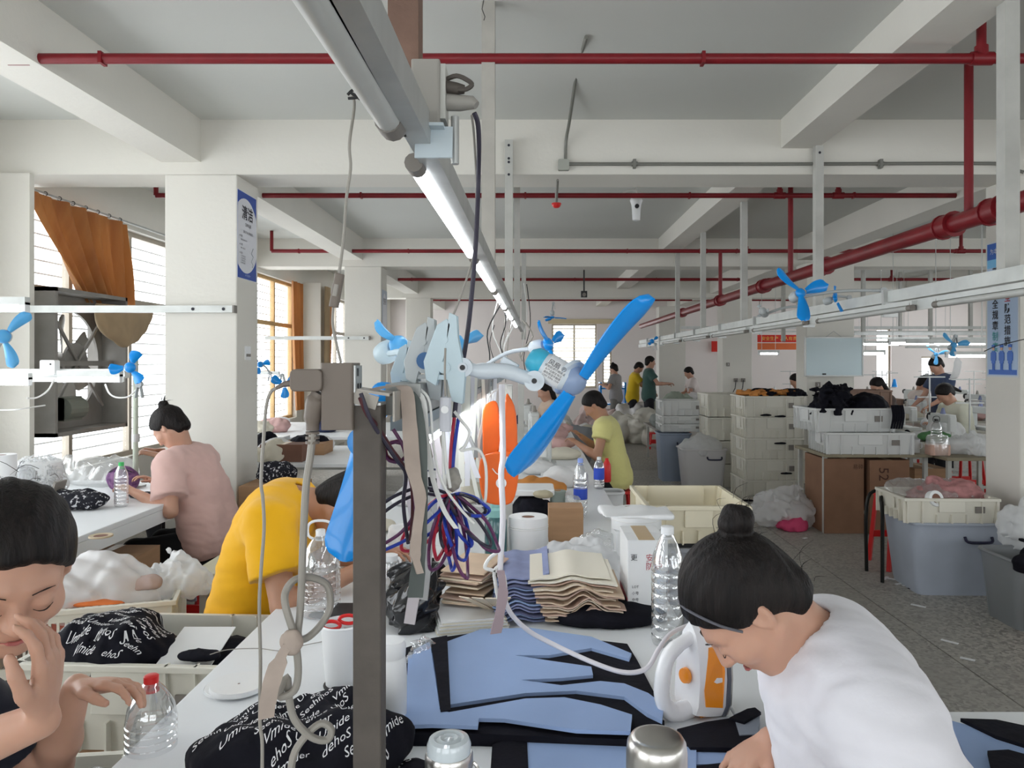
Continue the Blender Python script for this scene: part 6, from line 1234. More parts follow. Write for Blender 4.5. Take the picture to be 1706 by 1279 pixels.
# ---- crates and baskets
def crate(x, y, z, wx, wy, h, label, m=CRATE, rz=0, group=None, slots=False, panelm=None, nr=6, lip=.012, taper=.93, name='plastic_crate'):
    e = empty(name, (x, y, z), label, 'crate', group, rz=rz); t = .008; a, b = wx/2, wy/2
    MB().b2(-a*taper, a*taper, -b*taper, b*taper, 0, t).build('crate_floor', m, e)
    for sgn, ax_ in ((1,0),(-1,0),(1,1),(-1,1)):
        mb = MB()
        if slots:
            L = (wx if ax_ else wy); n_ = int(L/.028); hs = [(0, .04), (h-.05, h)]
            for z0_, z1_ in hs:
                mb.box(((0, sgn*b*.975, (z0_+z1_)/2) if ax_ else (sgn*a*.975, 0, (z0_+z1_)/2)), ((wx*.97, t, z1_-z0_) if ax_ else (t, wy*.97, z1_-z0_)))
            for i in range(n_+1):
                u = -L/2*.96+L*.96*i/n_; w_ = .009 if i % 5 else .03; mb.box(((u, sgn*b*.975, h/2) if ax_ else (sgn*a*.975, u, h/2)), ((w_, t*.9, h) if ax_ else (t*.9, w_, h)))
        else:
            for lvl in (0,):
                if ax_: vs = [(-a*taper,sgn*b*taper,0),(a*taper,sgn*b*taper,0),(a,sgn*b,h),(-a,sgn*b,h)]; off = V(0,-sgn*t,0)
                else: vs = [(sgn*a*taper,-b*taper,0),(sgn*a*taper,b*taper,0),(sgn*a,b,h),(sgn*a,-b,h)]; off = V(-sgn*t,0,0)
                vs = [V(*v) for v in vs]; mb.add(vs+[v+off for v in vs], [(0,1,2,3),(7,6,5,4),(0,4,5,1),(1,5,6,2),(2,6,7,3),(3,7,4,0)])
        cw_ = mb.build('crate_wall', m, e)
        if not slots:
            mb = MB(); L = (wx if ax_ else wy); 
            for i in range(nr+1):
                u = -L/2*.96+L*.96*i/nr; k = .5*(taper+1)
                if i in (nr//2-1, nr//2, nr//2+1) and nr > 4: zz0, zz1 = 0, h*.35
                else: zz0, zz1 = 0, h
                mb.box(((u, sgn*(b*k+.004), (zz0+zz1)/2) if ax_ else (sgn*(a*k+.004), u, (zz0+zz1)/2)), ((.006, .014+b*(1-taper), zz1-zz0) if ax_ else (.014+a*(1-taper), .006, zz1-zz0)))
            mb.build('ribs', m, cw_, kind='stuff')
            hp = (0, sgn*(b*.985+.007), h*.70) if ax_ else (sgn*(a*.985+.007), 0, h*.70); MB().box(hp, ((wx*.28,.010,h*.52) if ax_ else (.010, wy*.28, h*.52))).build('handle_panel', m, cw_, bevel=.003)
            if ax_: MB().box((wx*.30, sgn*(b*.985+.006), h*.55), (wx*.10,.008,h*.25)).build('card_holder', panelm or GREYP, cw_)
    mb = MB(); mb.b2(-a-lip, a+lip, -b-lip, -b+.004, h-.02, h).b2(-a-lip, a+lip, b-.004, b+lip, h-.02, h).b2(-a-lip, -a+.004, -b, b, h-.02, h).b2(a-.004, a+lip, -b, b, h-.02, h); mb.build('rim', m, e, bevel=.003)
    return e
# near left: crate with printed cloth, crate used as a side table
crate(-1.14, 2.32, .50, .62, .42, .25, 'long white crate with a black printed heap beside the bench', nr=7, rz=-.05); box_thing('crate_support', (-1.14, 2.32, 0), (.5,.36,.50), CARD, 'brown box under the long white crate', 'carton')
o = clump('printed_cloth', (-1.26, 2.28, .62), (.22,.155,.125), BLK, 'black heap with white script in the long white crate', 'cloth', 51, h=.008, a=.22); print_on(o, WD, .025, 1, 5, ang=-.15, spread=.9)
clump('printed_cloth', (-.98, 2.36, .655), (.12,.10,.04), BLK, 'low black cloth in the right of the long white crate', 'cloth', 52, h=.006)
o = MB().box((0,0,0), (.16,.2,.003), Matrix.Rotation(.25, 3, 'X')).build('paper_sheet', WHITEP, label='white sheet lying in the right of the long white crate', cat='paper'); o.location = (-1.00, 2.24, .75)
clump('black_pouch', (-.955, 2.16, .745), (.06,.03,.014), BLK, 'black rumpled pouch on the rim of the long white crate', 'pouch', 53, h=.004)
crate(-1.10, 1.45, .42, .62, .52, .28, 'white crate at the lap of the woman in dark clothes', nr=6, rz=.12); box_thing('crate_support', (-1.10, 1.50, 0), (.4,.34,.42), CARD2, 'dark box under the crate at the near left', 'carton')
o = clump('printed_cloth', (-.93, 1.38, .66), (.20,.20,.085), BLK, 'black heap with white script at the elbow of the woman in dark clothes', 'cloth', 54, h=.007, a=.25); print_on(o, WD, .028, 1, 6, ang=-.5)
clump('clear_wrap', (-.86, 1.56, .69), (.15,.10,.028), CLEAR, 'clear film under the red capped bottle', 'wrap', 55, a=.5, n2=.4)
# basket filled with bagged cloth
crate(-1.75, 3.02, .44, .62, .44, .24, 'white slotted basket of bagged cloth behind the woman in dark clothes', slots=True, rz=.32); crate(-1.72, 3.08, .15, .62, .44, .27, 'white crate under the slotted basket', rz=.32); box_thing('crate_support', (-1.72, 3.08, 0), (.4,.34,.15), CARD, 'flat brown box at the foot of the basket', 'carton')
clump('red_cloth', (-1.86, 2.98, .47), (.17,.13,.08), mat('salmon_cloth', (.65,.22,.16), .85), 'salmon cloth inside the slotted basket', 'cloth', 56, h=.01)
clump('milky_bag', (-1.80, 3.02, .56), (.28,.20,.13), MILKY, 'milky plastic bag swelling out of the slotted basket', 'bag', 57, h=.009, a=.35, n2=.15); clump('milky_bag', (-1.50, 3.12, .62), (.14,.12,.09), MILKY, 'smaller clear bag at the right corner of the basket', 'bag', 58, h=.008, a=.4, n2=.2)
clump('brown_cloth', (-1.58, 2.98, .70), (.10,.035,.03), mat('taupe_cloth', (.40,.30,.27), .85), 'taupe cloth tail over the basket rim', 'cloth', 59, h=.006, a=.5); clump('orange_cloth', (-1.66, 2.87, .665), (.11,.03,.014), mat('orange_red_cloth', (.60,.15,.03), .8), 'orange red strip at the front rim of the basket', 'cloth', 60, h=.005)
table(-1.62, -1.16, 3.55, 3.95, .60, 'small cream cushion table between pink and yellow shirts', m=mat('cream_cushion', (.58,.54,.40), .8), legs=2, lx=.04, th=.09, name='small_table')
stool(-1.45, 3.35, .42, 'red', 'red stool right of the basket under the plastic bag'); stool(-1.25, 3.45, .46, 'green', 'green stool beside the red one behind the yellow shirt')
stool(-1.88, 4.42, .47, 'red', 'red brown stool of the woman in pink')
box_thing('brown_box', (-2.2, 3.85, 0), (.42,.35,.62), CARD, 'brown cardboard box standing under the window table', 'carton'); box_thing('brown_box', (-2.35, 4.35, 0), (.4,.35,.5), CARD, 'second brown cardboard box under the window table', 'carton')
o = clump('printed_cloth', (-1.80, 5.3, .75), (.14,.10,.09), PB, 'black printed cloth pile at the foot of the first column', 'cloth', 61, h=.01); box_thing('stacked_box', (-1.80, 5.3, 0), (.4,.35,.75), CARD, 'tall carton behind the pink shirt holding printed cloth', 'carton')
for k, (px, py, Y, d, m_, lab) in enumerate(((475, 790, 6.1, (.34,.2,.14), CARD2, 'dark brown box on the table beyond the first column'), (500, 745, 6.6, (.5,.3,.10), CARD, 'long tan box on the table beyond the first column'), (455, 705, 6.9, (.25,.2,.12), WHITEP, 'white box at the back of the table beyond the first column'))): box_thing('storage_box', (PX(px, Y), Y, .80), d, m_, lab, 'box')
rg = random.Random(5)
for k in range(12):
    Y = 6.05+rg.uniform(0, 1.0) if k < 7 else 8.3+rg.uniform(0, 1.5); px = rg.uniform(430, 545); c_ = (5,0,1,0,4,0,5,3,0,2,0,4)[k]
    clump('cloth_pile', (PX(px, Y), Y, .80), (rg.uniform(.10,.2), .13, rg.uniform(.05,.10)), CL[c_], '%s cloth pile on the tables beyond the first column' % CN[c_], 'cloth', 70+k, h=.014, group='cloth piles beyond the first column')
# ---- notices on the columns
def notice(name, corner, right, up, w_, h_, label):
    e = empty(name, corner, label, 'poster'); n_ = Vector(right).cross(Vector(up)).normalized(); r_, u_ = Vector(right).normalized(), Vector(up).normalized()
    def q(x0_, x1_, z0_, z1_, m, nm, k=1):
        vs = [r_*x+u_*z+n_*(.0015*k) for x, z in ((x0_,z0_),(x1_,z0_),(x1_,z1_),(x0_,z1_))]; MB().add(vs+[v+n_*.0012 for v in vs], [(3,2,1,0),(4,5,6,7),(0,1,5,4),(1,2,6,5),(2,3,7,6),(3,0,4,7)]).build(nm, m, e)
    def ell(cx_, cz_, rx, rz_, m, nm, k=1, zlo=0, zhi=9):
        pts = [(cx_+rx*math.cos(t), min(max(cz_+rz_*math.sin(t), zlo), zhi)) for t in np.linspace(0, 2*PI, 40, endpoint=False)]; vs = [r_*min(max(x, .004), w_-.004)+u_*z+n_*(.0015*k) for x, z in pts]; m_ = len(vs); MB().add(vs+[v+n_*.001 for v in vs], [tuple(range(m_, 2*m_))]+[(i,(i+1)%m_,m_+(i+1)%m_,m_+i) for i in range(m_)]).build(nm, m, e)
    return e, q, ell, r_, u_, n_
SBL = mat('sign_blue', (.02,.07,.36), .4); SWH = mat('sign_white', (.70,.71,.76), .45)
e, q, ell, r_, u_, n_ = notice('column_notice', (-2.04, 5.20, PZ(462, 5.2)), (0,1,0), (0,0,1), .36, .62, 'blue and white notice with the heading 清洁 on the first column')
q(0,.36,0,.62,SWH,'board',1); q(.005,.355,.005,.615,SBL,'blue_field',2); ell(.15,.31,.24,.265,SWH,'white_field',3)
lettering('清洁', .105, n_*.007+r_*.18+u_*.465, r_, u_, INK, e, bold=.002)
for (t_, s_, y_, z_, al) in (('QINGJIE', .032,.19,.39,'CENTER'), ('清扫干净 保持整洁', .022,.19,.335,'CENTER'), ('★ 目的', .018,.03,.30,'LEFT'), ('消除脏污保持现场干净', .012,.05,.275,'LEFT'), ('★ 对象', .018,.03,.24,'LEFT'), ('清除一切污染源', .012,.05,.215,'LEFT'), ('★ 要点', .018,.03,.18,'LEFT'), ('一 划分责任区域', .012,.05,.16,'LEFT'), ('二 每日清扫设备', .012,.05,.144,'LEFT'), ('三 定期检查评比', .012,.05,.128,'LEFT'), ('四 坚持到底做好', .012,.05,.112,'LEFT')): lettering(t_, s_, (n_*.007)+r_*y_+u_*z_, r_, u_, INK, e, align=al)
lettering('★ 安全第一', .02, (n_*.006)+r_*.19+u_*.03, r_, u_, mat('pale_print', (.45,.55,.75), .5), e); MB().tube([n_*.006+r_*.27+u_*(.10+.02*k)+r_*(.02*math.sin(k*2.1)) for k in range(8)], .003).build('figure_print', mat('grey_print', (.35,.38,.40), .6), e)
e, q, ell, r_, u_, n_ = notice('column_notice', (-2.04, 10.24, PZ(572, 10.2)), (0,1,0), (0,0,1), .36, .74, 'narrow grey blue notice on the second column'); q(0,.36,0,.74,mat('faded_sign', (.45,.50,.58), .5),'board',1); ell(.18,.40,.15,.30,SWH,'white_field',2); lettering('整顿', .1, n_*.006+r_*.18+u_*.58, r_, u_, INK, e)
e = empty('column_switch', (-2.04, 5.38, PZ(588, 5.3)), 'pale switch plate on the side of the first column', 'switch'); MB().b2(0,.012,-.05,.05,-.05,.05).build('plate', WHITEP, e, bevel=.003)
for dy in (-.022,.022): MB().b2(.012,.016,dy-.016,dy+.016,-.025,-.005).build('rocker', GREYP, e)
# ================================================================== AISLE SIDE AND THE FAR HALL
e = empty('safety_poster', (3.388, 5.58, 1.49), 'tall blue safety poster with two columns of characters and three guards', 'poster')
GR = mat('poster_sky', (.40,.52,.70), .45); PBm = mat('poster_blue', (.03,.13,.50), .4); PLB = mat('poster_light_blue', (.18,.50,.80), .4)
def pq(y0_, y1_, z0_, z1_, m, nm, k): MB().b2(-.0012*k-.0015, -.0012*k, -y1_, -y0_, z0_, z1_).build(nm, m, e, world=False)
pq(0,.37,0,.99,mat('poster_frame', (.62,.64,.66), .4),'board',0); pq(.012,.358,.012,.978,GR,'field',1); pq(.012,.358,.86,.978,PBm,'header_band',2); pq(.012,.358,.80,.86,PLB,'wave_band',2); pq(.03,.35,.02,.055,PBm,'ground_band',2)
r_, u_ = V(0,-1,0), V(0,0,1)
for cx_, s_, m_, z0_ in ((.11, '落实安全规章制度', INK, .76), (.25, '做好安全防范措施', INK, .80)):
    for i, ch in enumerate(s_):
        mm = mat('red_print', (.45,.08,.10), .7) if (cx_ > .2 and i in (2,3)) else (mat('teal_print', (.10,.35,.38), .6) if (cx_ < .2 and i > 5) else INK); lettering(ch, .072, (-.006,-cx_,z0_-i*.078), r_, u_, mm, e, bold=.001)
lettering('为本 安全发展', .045, (-.007,-.19,.915), r_, u_, SWH, e)
for k in range(3):
    y = .09+.095*k; g_ = MB(); g_.b2(-.008,-.005,-y-.020,-y+.020,.10,.19).b2(-.008,-.005,-y-.013,-y-.002,.05,.10).b2(-.008,-.005,-y+.002,-y+.013,.05,.10).b2(-.008,-.005,-y-.03,-y-.02,.12,.18).b2(-.008,-.005,-y+.02,-y+.03,.12,.18).build('guard_uniform', PBm, e)
    MB().cyl((-.008,-y,.208),(-.005,-y,.208), .014, n=14).build('guard_face', mat('print_skin', (.60,.38,.28), .6), e); MB().b2(-.009,-.005,-y-.018,-y+.018,.215,.235).build('guard_cap', PBm, e)
e = empty('plastic_sheet', (3.25, 5.75, 1.5), 'creased grey plastic sheet hanging at the left of the safety poster', 'sheet'); MB().tube([V(0,0,.18), V(.02,0,.1), V(.0,0,.0), V(-.04,0,-.03)], [.02,.05,.05,.02], n=8, sub=3, flat=.3).build('sheet_body', MILKY, e, smooth=True)
cable('poster_wire', [(1640,585,5.3),(1660,576,5.1),(1685,570,5.0),(1706,565,4.9)], .003, DARK, 'thin black wire crossing the safety poster')
# whiteboard, banner, flag, sockets
c = W(1389, 594, 9.72); e = empty('whiteboard', c, 'pale blue whiteboard hung on the column behind the crates', 'board'); MB().b2(-.36,.36,-.012,.012,-.245,.245).build('writing_surface', mat('whiteboard_surface', (.50,.62,.66), .25), e)
for a in ((-.37,.37,.24,.255),(-.37,.37,-.255,-.24)): MB().b2(a[0],a[1],-.018,.018,a[2],a[3]).build('frame_rail', STEEL, e)
for s_ in (-1,1): MB().b2(s_*.37-.008,s_*.37+.008,-.018,.018,-.255,.255).build('frame_stile', STEEL, e)
MB().b2(-.15,-.11,-.03,-.012,-.235,-.215).build('eraser', DARK, e); MB().tube([V(-.1,0,.255), V(0,0,.33), V(.1,0,.255)], .004).build('hanging_wire', STEEL, e)
BAN = mat('red_banner_cloth', (.65,.03,.02), .7); c = W(1298, 570, 17.3)
e = empty('red_banner', c, 'red and orange banner hanging on the far wall left of the whiteboard', 'banner'); MB().b2(-.5,.5,-.005,.005,.0,.17).build('upper_cloth', BAN, e); MB().b2(-.5,.5,-.006,.004,-.17,-.02).build('lower_cloth', mat('orange_banner', (.70,.16,.05), .7), e); lettering('安全生产 人人有责', .10, (0,-.008,.08), (1,0,0), (0,0,1), mat('yellow_print', (.8,.55,.1), .6), e)
MB().cyl((-.45,0,.17),(-.45,0,1.2), .008).build('cord', CORDG, e); MB().cyl((.45,0,.17),(.45,0,1.2), .008).build('cord', CORDG, e)
c = W(1193, 577, 19.9); e = empty('red_flag', c, 'small square red flag on the far wall', 'flag'); MB().b2(-.12,.12,-.01,.01,-.14,.14).build('flag_cloth', BAN, e, bevel=.002)
c = W(1232, 633, 14.18); e = empty('wall_sockets', c, 'pair of dark sockets with dangling plugs on the third right column', 'socket')
for dx in (-.07,.07): MB().b2(dx-.035,dx+.035,-.02,.012,-.035,.035).build('socket_plate', GREYP, e); MB().tube([V(dx,-.02,0), V(dx-.02,-.03,-.15), V(dx-.12,-.02,-.35)], .008).build('cord', DARK, e)
for (px, py, Y, lab) in ((1213, 607, 14.18, 'small dark number plate on the third right column'), (1363, 641, 9.78, 'small dark number plate on the column below the whiteboard')): c = W(px, py, Y); e = empty('number_plate', c, lab, 'plate'); MB().b2(-.03,.03,-.004,.012,-.035,.035).build('plate', GREYP, e); lettering('3', .05, (0,-.006,0), (1,0,0), (0,0,1), INKW, e)
# crates standing at the aisle side of the bench
crate(.735, 3.56, .80, .44, .54, .17, 'open cream crate beside the bench, empty but for a scrap', m=CRATEB, nr=6); 
for k in range(3): crate(.80, 3.56, .02+.255*k, .46, .50, .25, 'grey crate under the cream one, %s of three' % ['lowest','middle','topmost'][k], m=mat('grey_crate', (.30,.31,.34), .5), nr=6, group='grey crates beside the bench')
o = MB().box((0,0,0), (.05,.03,.004)).build('paper_scrap', CARD, label='small scrap lying in the cream crate', cat='scrap'); o.location = (.72, 3.6, .812)
# stack of cream crates near the aisle
SX, SY = 2.80, 8.95; names = ['lowest','second','third','fourth','fifth']
for k in range(5): crate(SX+.006*(k % 2), SY, .0+.242*k, .66, .62, .24, 'cream crate in the tall aisle stack, %s from the floor' % names[k], nr=7, group='tall stack of cream crates', taper=.97)
for k in range(4): crate(2.52, 9.9, .0+.30*k, .5, .6, .29, 'cream crate in the stack behind the tall one, %s from the floor' % names[k], nr=5, group='rear stack of cream crates', taper=.97)
for k, (dx, m_, c_) in enumerate(((-.22, CL[7], 'orange'), (-.05, BLK, 'black'), (.12, CL[7], 'dark orange'), (.25, BLK, 'black and'))): clump('striped_cloth', (SX+dx, SY-.05, 1.205), (.15,.24,.035), m_, '%s cloth lying over the top of the tall crate stack' % c_, 'cloth', 80+k, h=.012, a=1.1, n2=.8)
for k, (px, py) in enumerate(((1300, 695), (1276, 693), (1300, 740), (1310, 790), (1245, 835))): clump('black_tie', W(px, py, 8.60), (.07,.02,.014), BLK, 'black cloth tag poking out of the crate stack', 'tag', 90+k, h=.006, group='black tags on the crate stack')
# cartons and table with two crates
def txt_box(x, y, d, lab, words, m=CARD, z=0):
    e = box_thing('shipping_carton', (x, y, z), d, m, lab, 'carton')
    for i, (t_, s_, px_, pz_) in enumerate(words): lettering(t_, s_, (px_, -d[1]/2-.002, pz_), (0,0,-1) if len(t_) > 3 else (1,0,0), (1,0,0) if len(t_) > 3 else (0,0,1), mat('carton_print', (.07,.03,.02), .8), e)
txt_box(2.92, 7.25, (.37,.5,.70), 'tall brown carton standing left under the crate table', [('易碎', .05, .13, .62)], mat('aged_cardboard', (.26,.14,.085), .85, var=.15, scale=6)); txt_box(3.33, 7.22, (.37,.5,.69), 'tall brown carton standing right with large black print', [('52 D7', .13, -.06, .46)], mat('aged_cardboard', (.26,.14,.085), .85, var=.15, scale=6))
txt_box(3.95, 7.6, (.34,.4,.55), 'smaller carton with dark print under the far table', [('棉布', .10, 0, .35)])
table(2.72, 3.72, 6.95, 7.75, .745, 'plain wood board table over the brown cartons', m=mat('worn_board', (.30,.26,.18), .7, var=.2), legs=2, lx=.03, name='board_table')
table(3.74, 4.55, 6.75, 7.6, .74, 'worn wooden table with jars right of the cartons', m=mat('worn_board', (.30,.26,.18), .7), legs=2, name='board_table')
crate(3.15, 7.20, .745, .78, .52, .20, 'lower white crate on the board table', m=mat('white_crate', (.66,.67,.66), .45), nr=7, rz=-.05); crate(3.02, 7.28, .947, .74, .52, .22, 'upper white crate on the board table heaped with black cloth', m=MATS['white_crate'], nr=6, rz=.06)
clump('black_garment', (2.86, 7.18, 1.10), (.21,.22,.13), BLK, 'black and white lace garment bursting out of the upper crate', 'cloth', 95, h=.011, a=.6, n2=.45); clump('black_garment', (3.20, 7.26, 1.10), (.24,.22,.11), BLK, 'smooth black cloth heap in the upper crate', 'cloth', 96, h=.012); 
for k in range(5): o = strip(MB(), [V(0,0,.22), V(.01,-.01,.12), V(-.01,-.012,.0)], .025, tw=.4).build('hanging_strip', BLK, label='black strip hanging over the edge of the upper crate', cat='strip', group='black strips at the upper crate'); o.location = (3.36+.022*k, 6.99-.003*k, .98)
WM = [WHITEP, mat('clear_jar', (.55,.58,.58), .3), mat('peach_liquid', (.62,.40,.32), .4)]
e = empty('white_mug', (PX(1524, 7.1), 7.1, .74), 'white mug on the worn wooden table', 'mug'); MB().lathe([(.035,0),(.042,.004),(.045,.13),(.04,.13),(.036,.01)], n=20).build('mug_body', WHITEP, e, smooth=True); MB().tube([V(.04,0,.1), V(.065,0,.09), V(.065,0,.05), V(.04,0,.04)], .006, sub=3).build('handle', WHITEP, e, smooth=True)
e = empty('plastic_tub', (PX(1562, 6.95), 6.95, .74), 'clear tub with peach coloured contents on the worn table', 'tub'); MB().rbox((0,0,.05), (.19,.14,.10), .03).build('contents', WM[2], e, bevel=.01); MB().lathe([(.09,.0),(.10,.15),(.085,.18),(.05,.19)], n=20).build('tub_wall', CLEAR, e, smooth=True)
clump('milky_bag', (PX(1610, 7.0), 7.0, .74), (.20,.15,.10), MILKY, 'white crinkled bag on the worn table beside the poster column', 'bag', 97, h=.01, a=.5, n2=.3); clump('black_pouch', (PX(1512, 7.3), 7.3, .74), (.04,.05,.12), BLK, 'narrow black pouch behind the white mug', 'pouch', 98, h=.01)
o = bottle(1560, 700, .05, .30, 'clear bottle with a dark handle frame on the worn table', Y=7.4, z=.74, handle=True, cap=DARK)
# steel chair and red stool
e = empty('steel_chair', (4.35, 6.2, 0), 'black steel framed chair with a slatted back beside the poster column', 'chair', rz=-.25); KM = mat('black_steel', (.02,.02,.018), .4, .5)
MB().tube([V(-.22,0,.45), V(-.24,-.02,.70), V(-.17,-.04,.80), V(.17,-.04,.80), V(.24,-.02,.70), V(.22,0,.45)], .016, sub=4).build('back_frame', KM, e, smooth=True)
for k in range(6): MB().b2(-.2,.2,-.035,-.02,.52+.042*k,.537+.042*k).build('back_slat', KM, e)
MB().rbox((0,.2,.45), (.44,.42,.03), .04).build('seat', KM, e)
for sx in (-.2,.2):
    for sy in (.02,.38): MB().cyl((sx,sy,.45),(sx*1.08,sy,.0), .013).build('leg', KM, e)
stool(PX(1500, 5.9), 5.9, .56, 'red', 'tall red stool between the cartons and the grey bin', .32)
e = empty('bent_frame', (PX(1470, 5.45), 5.45, 0), 'black bent tube frame standing left of the grey bin', 'frame'); MB().tube([V(0,0,0), V(0,0,.5), V(.0,.02,.60), V(.04,.06,.62), V(.25,.2,.62)], .014, sub=4).build('tube', KM, e, smooth=True); MB().tube([V(.02,.3,.0), V(.02,.3,.5), V(.1,.3,.62), V(.25,.2,.62)], .014, sub=4).build('tube', KM, e, smooth=True)
# grey bin with crate
def bin_(x, y, w_, d_, h, m, lab, rz=0, tp=.82, lid=False, hm=None):
    e = empty('storage_bin', (x, y, 0), lab, 'bin', rz=rz); vs = []; outl = []
    for z_, k in ((0,tp),(.03,tp+.02),(h,1.0)):
        for cx_, cy_, a0 in ((1,1,0),(-1,1,90),(-1,-1,180),(1,-1,270)):
            for i in range(4): a = math.radians(a0+30*i); vs.append(V((cx_*(w_/2-.06)+.06*math.cos(a))*k, (cy_*(d_/2-.06)+.06*math.sin(a))*k, z_))
    n_ = 16; fs = [(j*n_+i, j*n_+(i+1)%n_, (j+1)*n_+(i+1)%n_, (j+1)*n_+i) for j in range(2) for i in range(n_)]+[tuple(reversed(range(n_)))]
    ins = [V(v.x*.97, v.y*.97, v.z+(.006 if v.z < .01 else 0)) for v in vs]; k0 = len(vs); fs += [tuple(k0+i for i in reversed(f)) for f in fs[:]]+[(2*n_+i, 2*n_+(i+1)%n_, k0+2*n_+(i+1)%n_, k0+2*n_+i) for i in range(n_)]
    MB().add(vs+ins, fs).build('bin_body', m, e, smooth=True)
    rp = vs[2*n_:3*n_]; MB().tube([V(v.x*1.02, v.y*1.02, h-.005) for v in rp], .012, closed=True).build('rim', m, e, smooth=True)
    MB().tube([V(.02,-d_/2*.98,h*.82), V(.03,-d_/2*.98-.02,h*.76), V(.11,-d_/2*.98-.02,h*.75), V(.19,-d_/2*.98-.02,h*.76), V(.20,-d_/2*.98,h*.82)], .010, sub=3).build('handle', hm or mat('navy_handle', (.02,.02,.05), .4), e, smooth=True)
    return e
bin_(PX(1578, 5.3), 5.35, .66, .50, .50, BINM, 'large grey translucent bin on the aisle with a dark handle', rz=-.03)
crate(PX(1562, 5.25)+.02, 5.32, .505, .62, .46, .17, 'cream crate standing on the large grey bin', m=mat('pale_crate', (.72,.69,.60), .45), nr=6, rz=-.04)
clump('pink_cloth', (PX(1580, 5.3), 5.36, .53), (.25,.18,.13), mat('dusty_pink_cloth', (.52,.24,.24), .85, var=.4, scale=20), 'dusty pink cloth filling the cream crate on the grey bin', 'cloth', 101, h=.011, a=.4, n2=.2); clump('clear_wrap', (PX(1560, 5.4), 5.42, .60), (.32,.22,.075), CLEAR, 'clear bag lying over the pink cloth', 'wrap', 102, h=.011, a=.4, n2=.2)
o = roll('tape_roll', 1552, 5.15, .055, .05, 'white tape roll standing on edge in the cream crate', z=.66, core=.6); o.rotation_euler = (1.3, 0, .2)
clump('milky_bag', (3.40, 4.96, 0), (.20,.15,.42), MILKY, 'tall clear plastic bag against the poster column', 'bag', 103, h=.016, a=.3, n2=.12); clump('milky_bag', (3.16, 4.85, .40), (.14,.12,.15), MILKY, 'clear plastic bag on the dark bin at the right border', 'bag', 104, h=.014, a=.3)
bin_(3.07, 4.62, .42, .4, .42, mat('dark_grey_bin', (.20,.21,.22), .4), 'dark grey bin at the right border'); clump('black_garment', (2.96, 4.42, .36), (.10,.08,.10), BLK, 'black cloth over the edge of the bin at the right border', 'cloth', 105, h=.01, a=.5); o = MB().rbox((0,0,.14), (.20,.05,.28), .02).build('orange_bag', mat('orange_red_bag', (.60,.09,.02), .5), label='orange red bag hanging on the bin at the right border', cat='bag', bevel=.01); o.location = (3.02, 4.36, .03)
# floor bag, litter
clump('milky_bag', (PX(1302, 7.4), 7.35, 0), (.30,.24,.20), MILKY, 'clear bag of scraps on the floor by the cartons', 'bag', 106, h=.014, a=.35, n2=.2); clump('pink_cloth', (PX(1322, 7.1), 7.15, 0), (.14,.10,.07), mat('hot_pink_cloth', (.60,.06,.16), .7), 'hot pink cloth at the foot of the clear bag', 'cloth', 107, h=.01, a=.4)
rg = random.Random(13)
for k, (px, py, L) in enumerate(((1492,966,.12),(1505,972,.16),(1522,980,.10),(1475,964,.10),(1530,1010,.09),(1668,1016,.05),(1582,1070,.09),(1612,1099,.07),(1341,897,.05),(1500,962,.08),(1512,976,.08),(1150,1180,.05))):
    x, y = T(px, py, 0); o = MB().box((0,0,.004), (L,.022,.004), rg.uniform(-1.2,1.2)).build('paper_scrap', [WHITEP, WHITEP, DARK][k % 3] if k in (2,5,11) else WHITEP, label='pale scrap lying on the terrazzo floor', cat='scrap', group='scraps on the aisle floor'); o.location = (x, y, .001)
# side table behind the woman in white
table(.90, 1.7, 1.05, 1.72, TZ, 'low side table behind the woman in white with blue and black panels', legs=2, name='side_table')
for (pts, z_, m_, lab) in (([(1600,1196),(1660,1198),(1740,1215),(1740,1250),(1660,1225)], TZ+.008, BLK, 'black cloth wedge on the side table'), ([(1585,1200),(1640,1215),(1760,1240),(1760,1290),(1620,1290)], TZ, BLUEC, 'pale blue cloth on the side table behind the woman in white'), ([(1645,1250),(1680,1248),(1760,1270),(1760,1330),(1660,1320)], TZ+.010, BLK, 'second black cloth piece on the side table')): panel('cut_cloth', pts, z_, .008, m_, lab, 'cloth panels on the side table')
# ---- sacks and heaps far down the aisle
SK = [mat('sack_cream', (.60,.58,.52), .6, var=.15, scale=3), mat('sack_white', (.68,.67,.68), .5, var=.1, scale=3), mat('sack_pink', (.62,.48,.46), .6, var=.1), mat('sack_grey', (.24,.26,.25), .7, var=.2), mat('sack_green', (.30,.34,.28), .7)]
for k, (px, py, Y, w_, h_, mi, lab) in enumerate(((1035,724,15.0,.42,.50,0,'big cream sack lying on the aisle floor'), (1072,722,14.8,.40,.62,0,'tied cream sack in front of the heap'), (1055,690,15.6,.42,.72,1,'white sack at the top of the heap'), (1010,680,15.8,.40,.55,2,'pinkish sack left in the heap'), (985,675,16.2,.36,.62,2,'pale pink sack at the left end of the heap'), (1040,668,16.4,.5,.60,1,'white sack behind the heap'), (1090,690,16,.35,.7,4,'grey green sack right of the white ones'), (1092,722,14.4,.28,.36,0,'small cream sack at the right foot of the heap'))):
    clump('sack', (PX(px, Y), Y, 0), (w_, w_*.8, h_*.62), SK[mi], lab, 'sack', 110+k, h=.03, a=.3, n2=.12)
for k, (px, Y, w_, h_, mi, lab) in enumerate(((1140,11.6,.5,.34,3,'grey cloth heap under the green bag'), (1128,12.0,.28,.40,4,'green grey bag on the cloth heap'), (1175,11.9,.4,.36,3,'second grey cloth heap beside the stacked crates'), (1160,12.1,.22,.42,1,'pale tied bag on the grey heap'))): clump('cloth_heap', (PX(px, Y), Y, .55 if k in (0,2) else .72), (w_, .4, h_*.5), SK[mi], lab, 'cloth', 120+k, h=.025, a=.4, n2=.2)
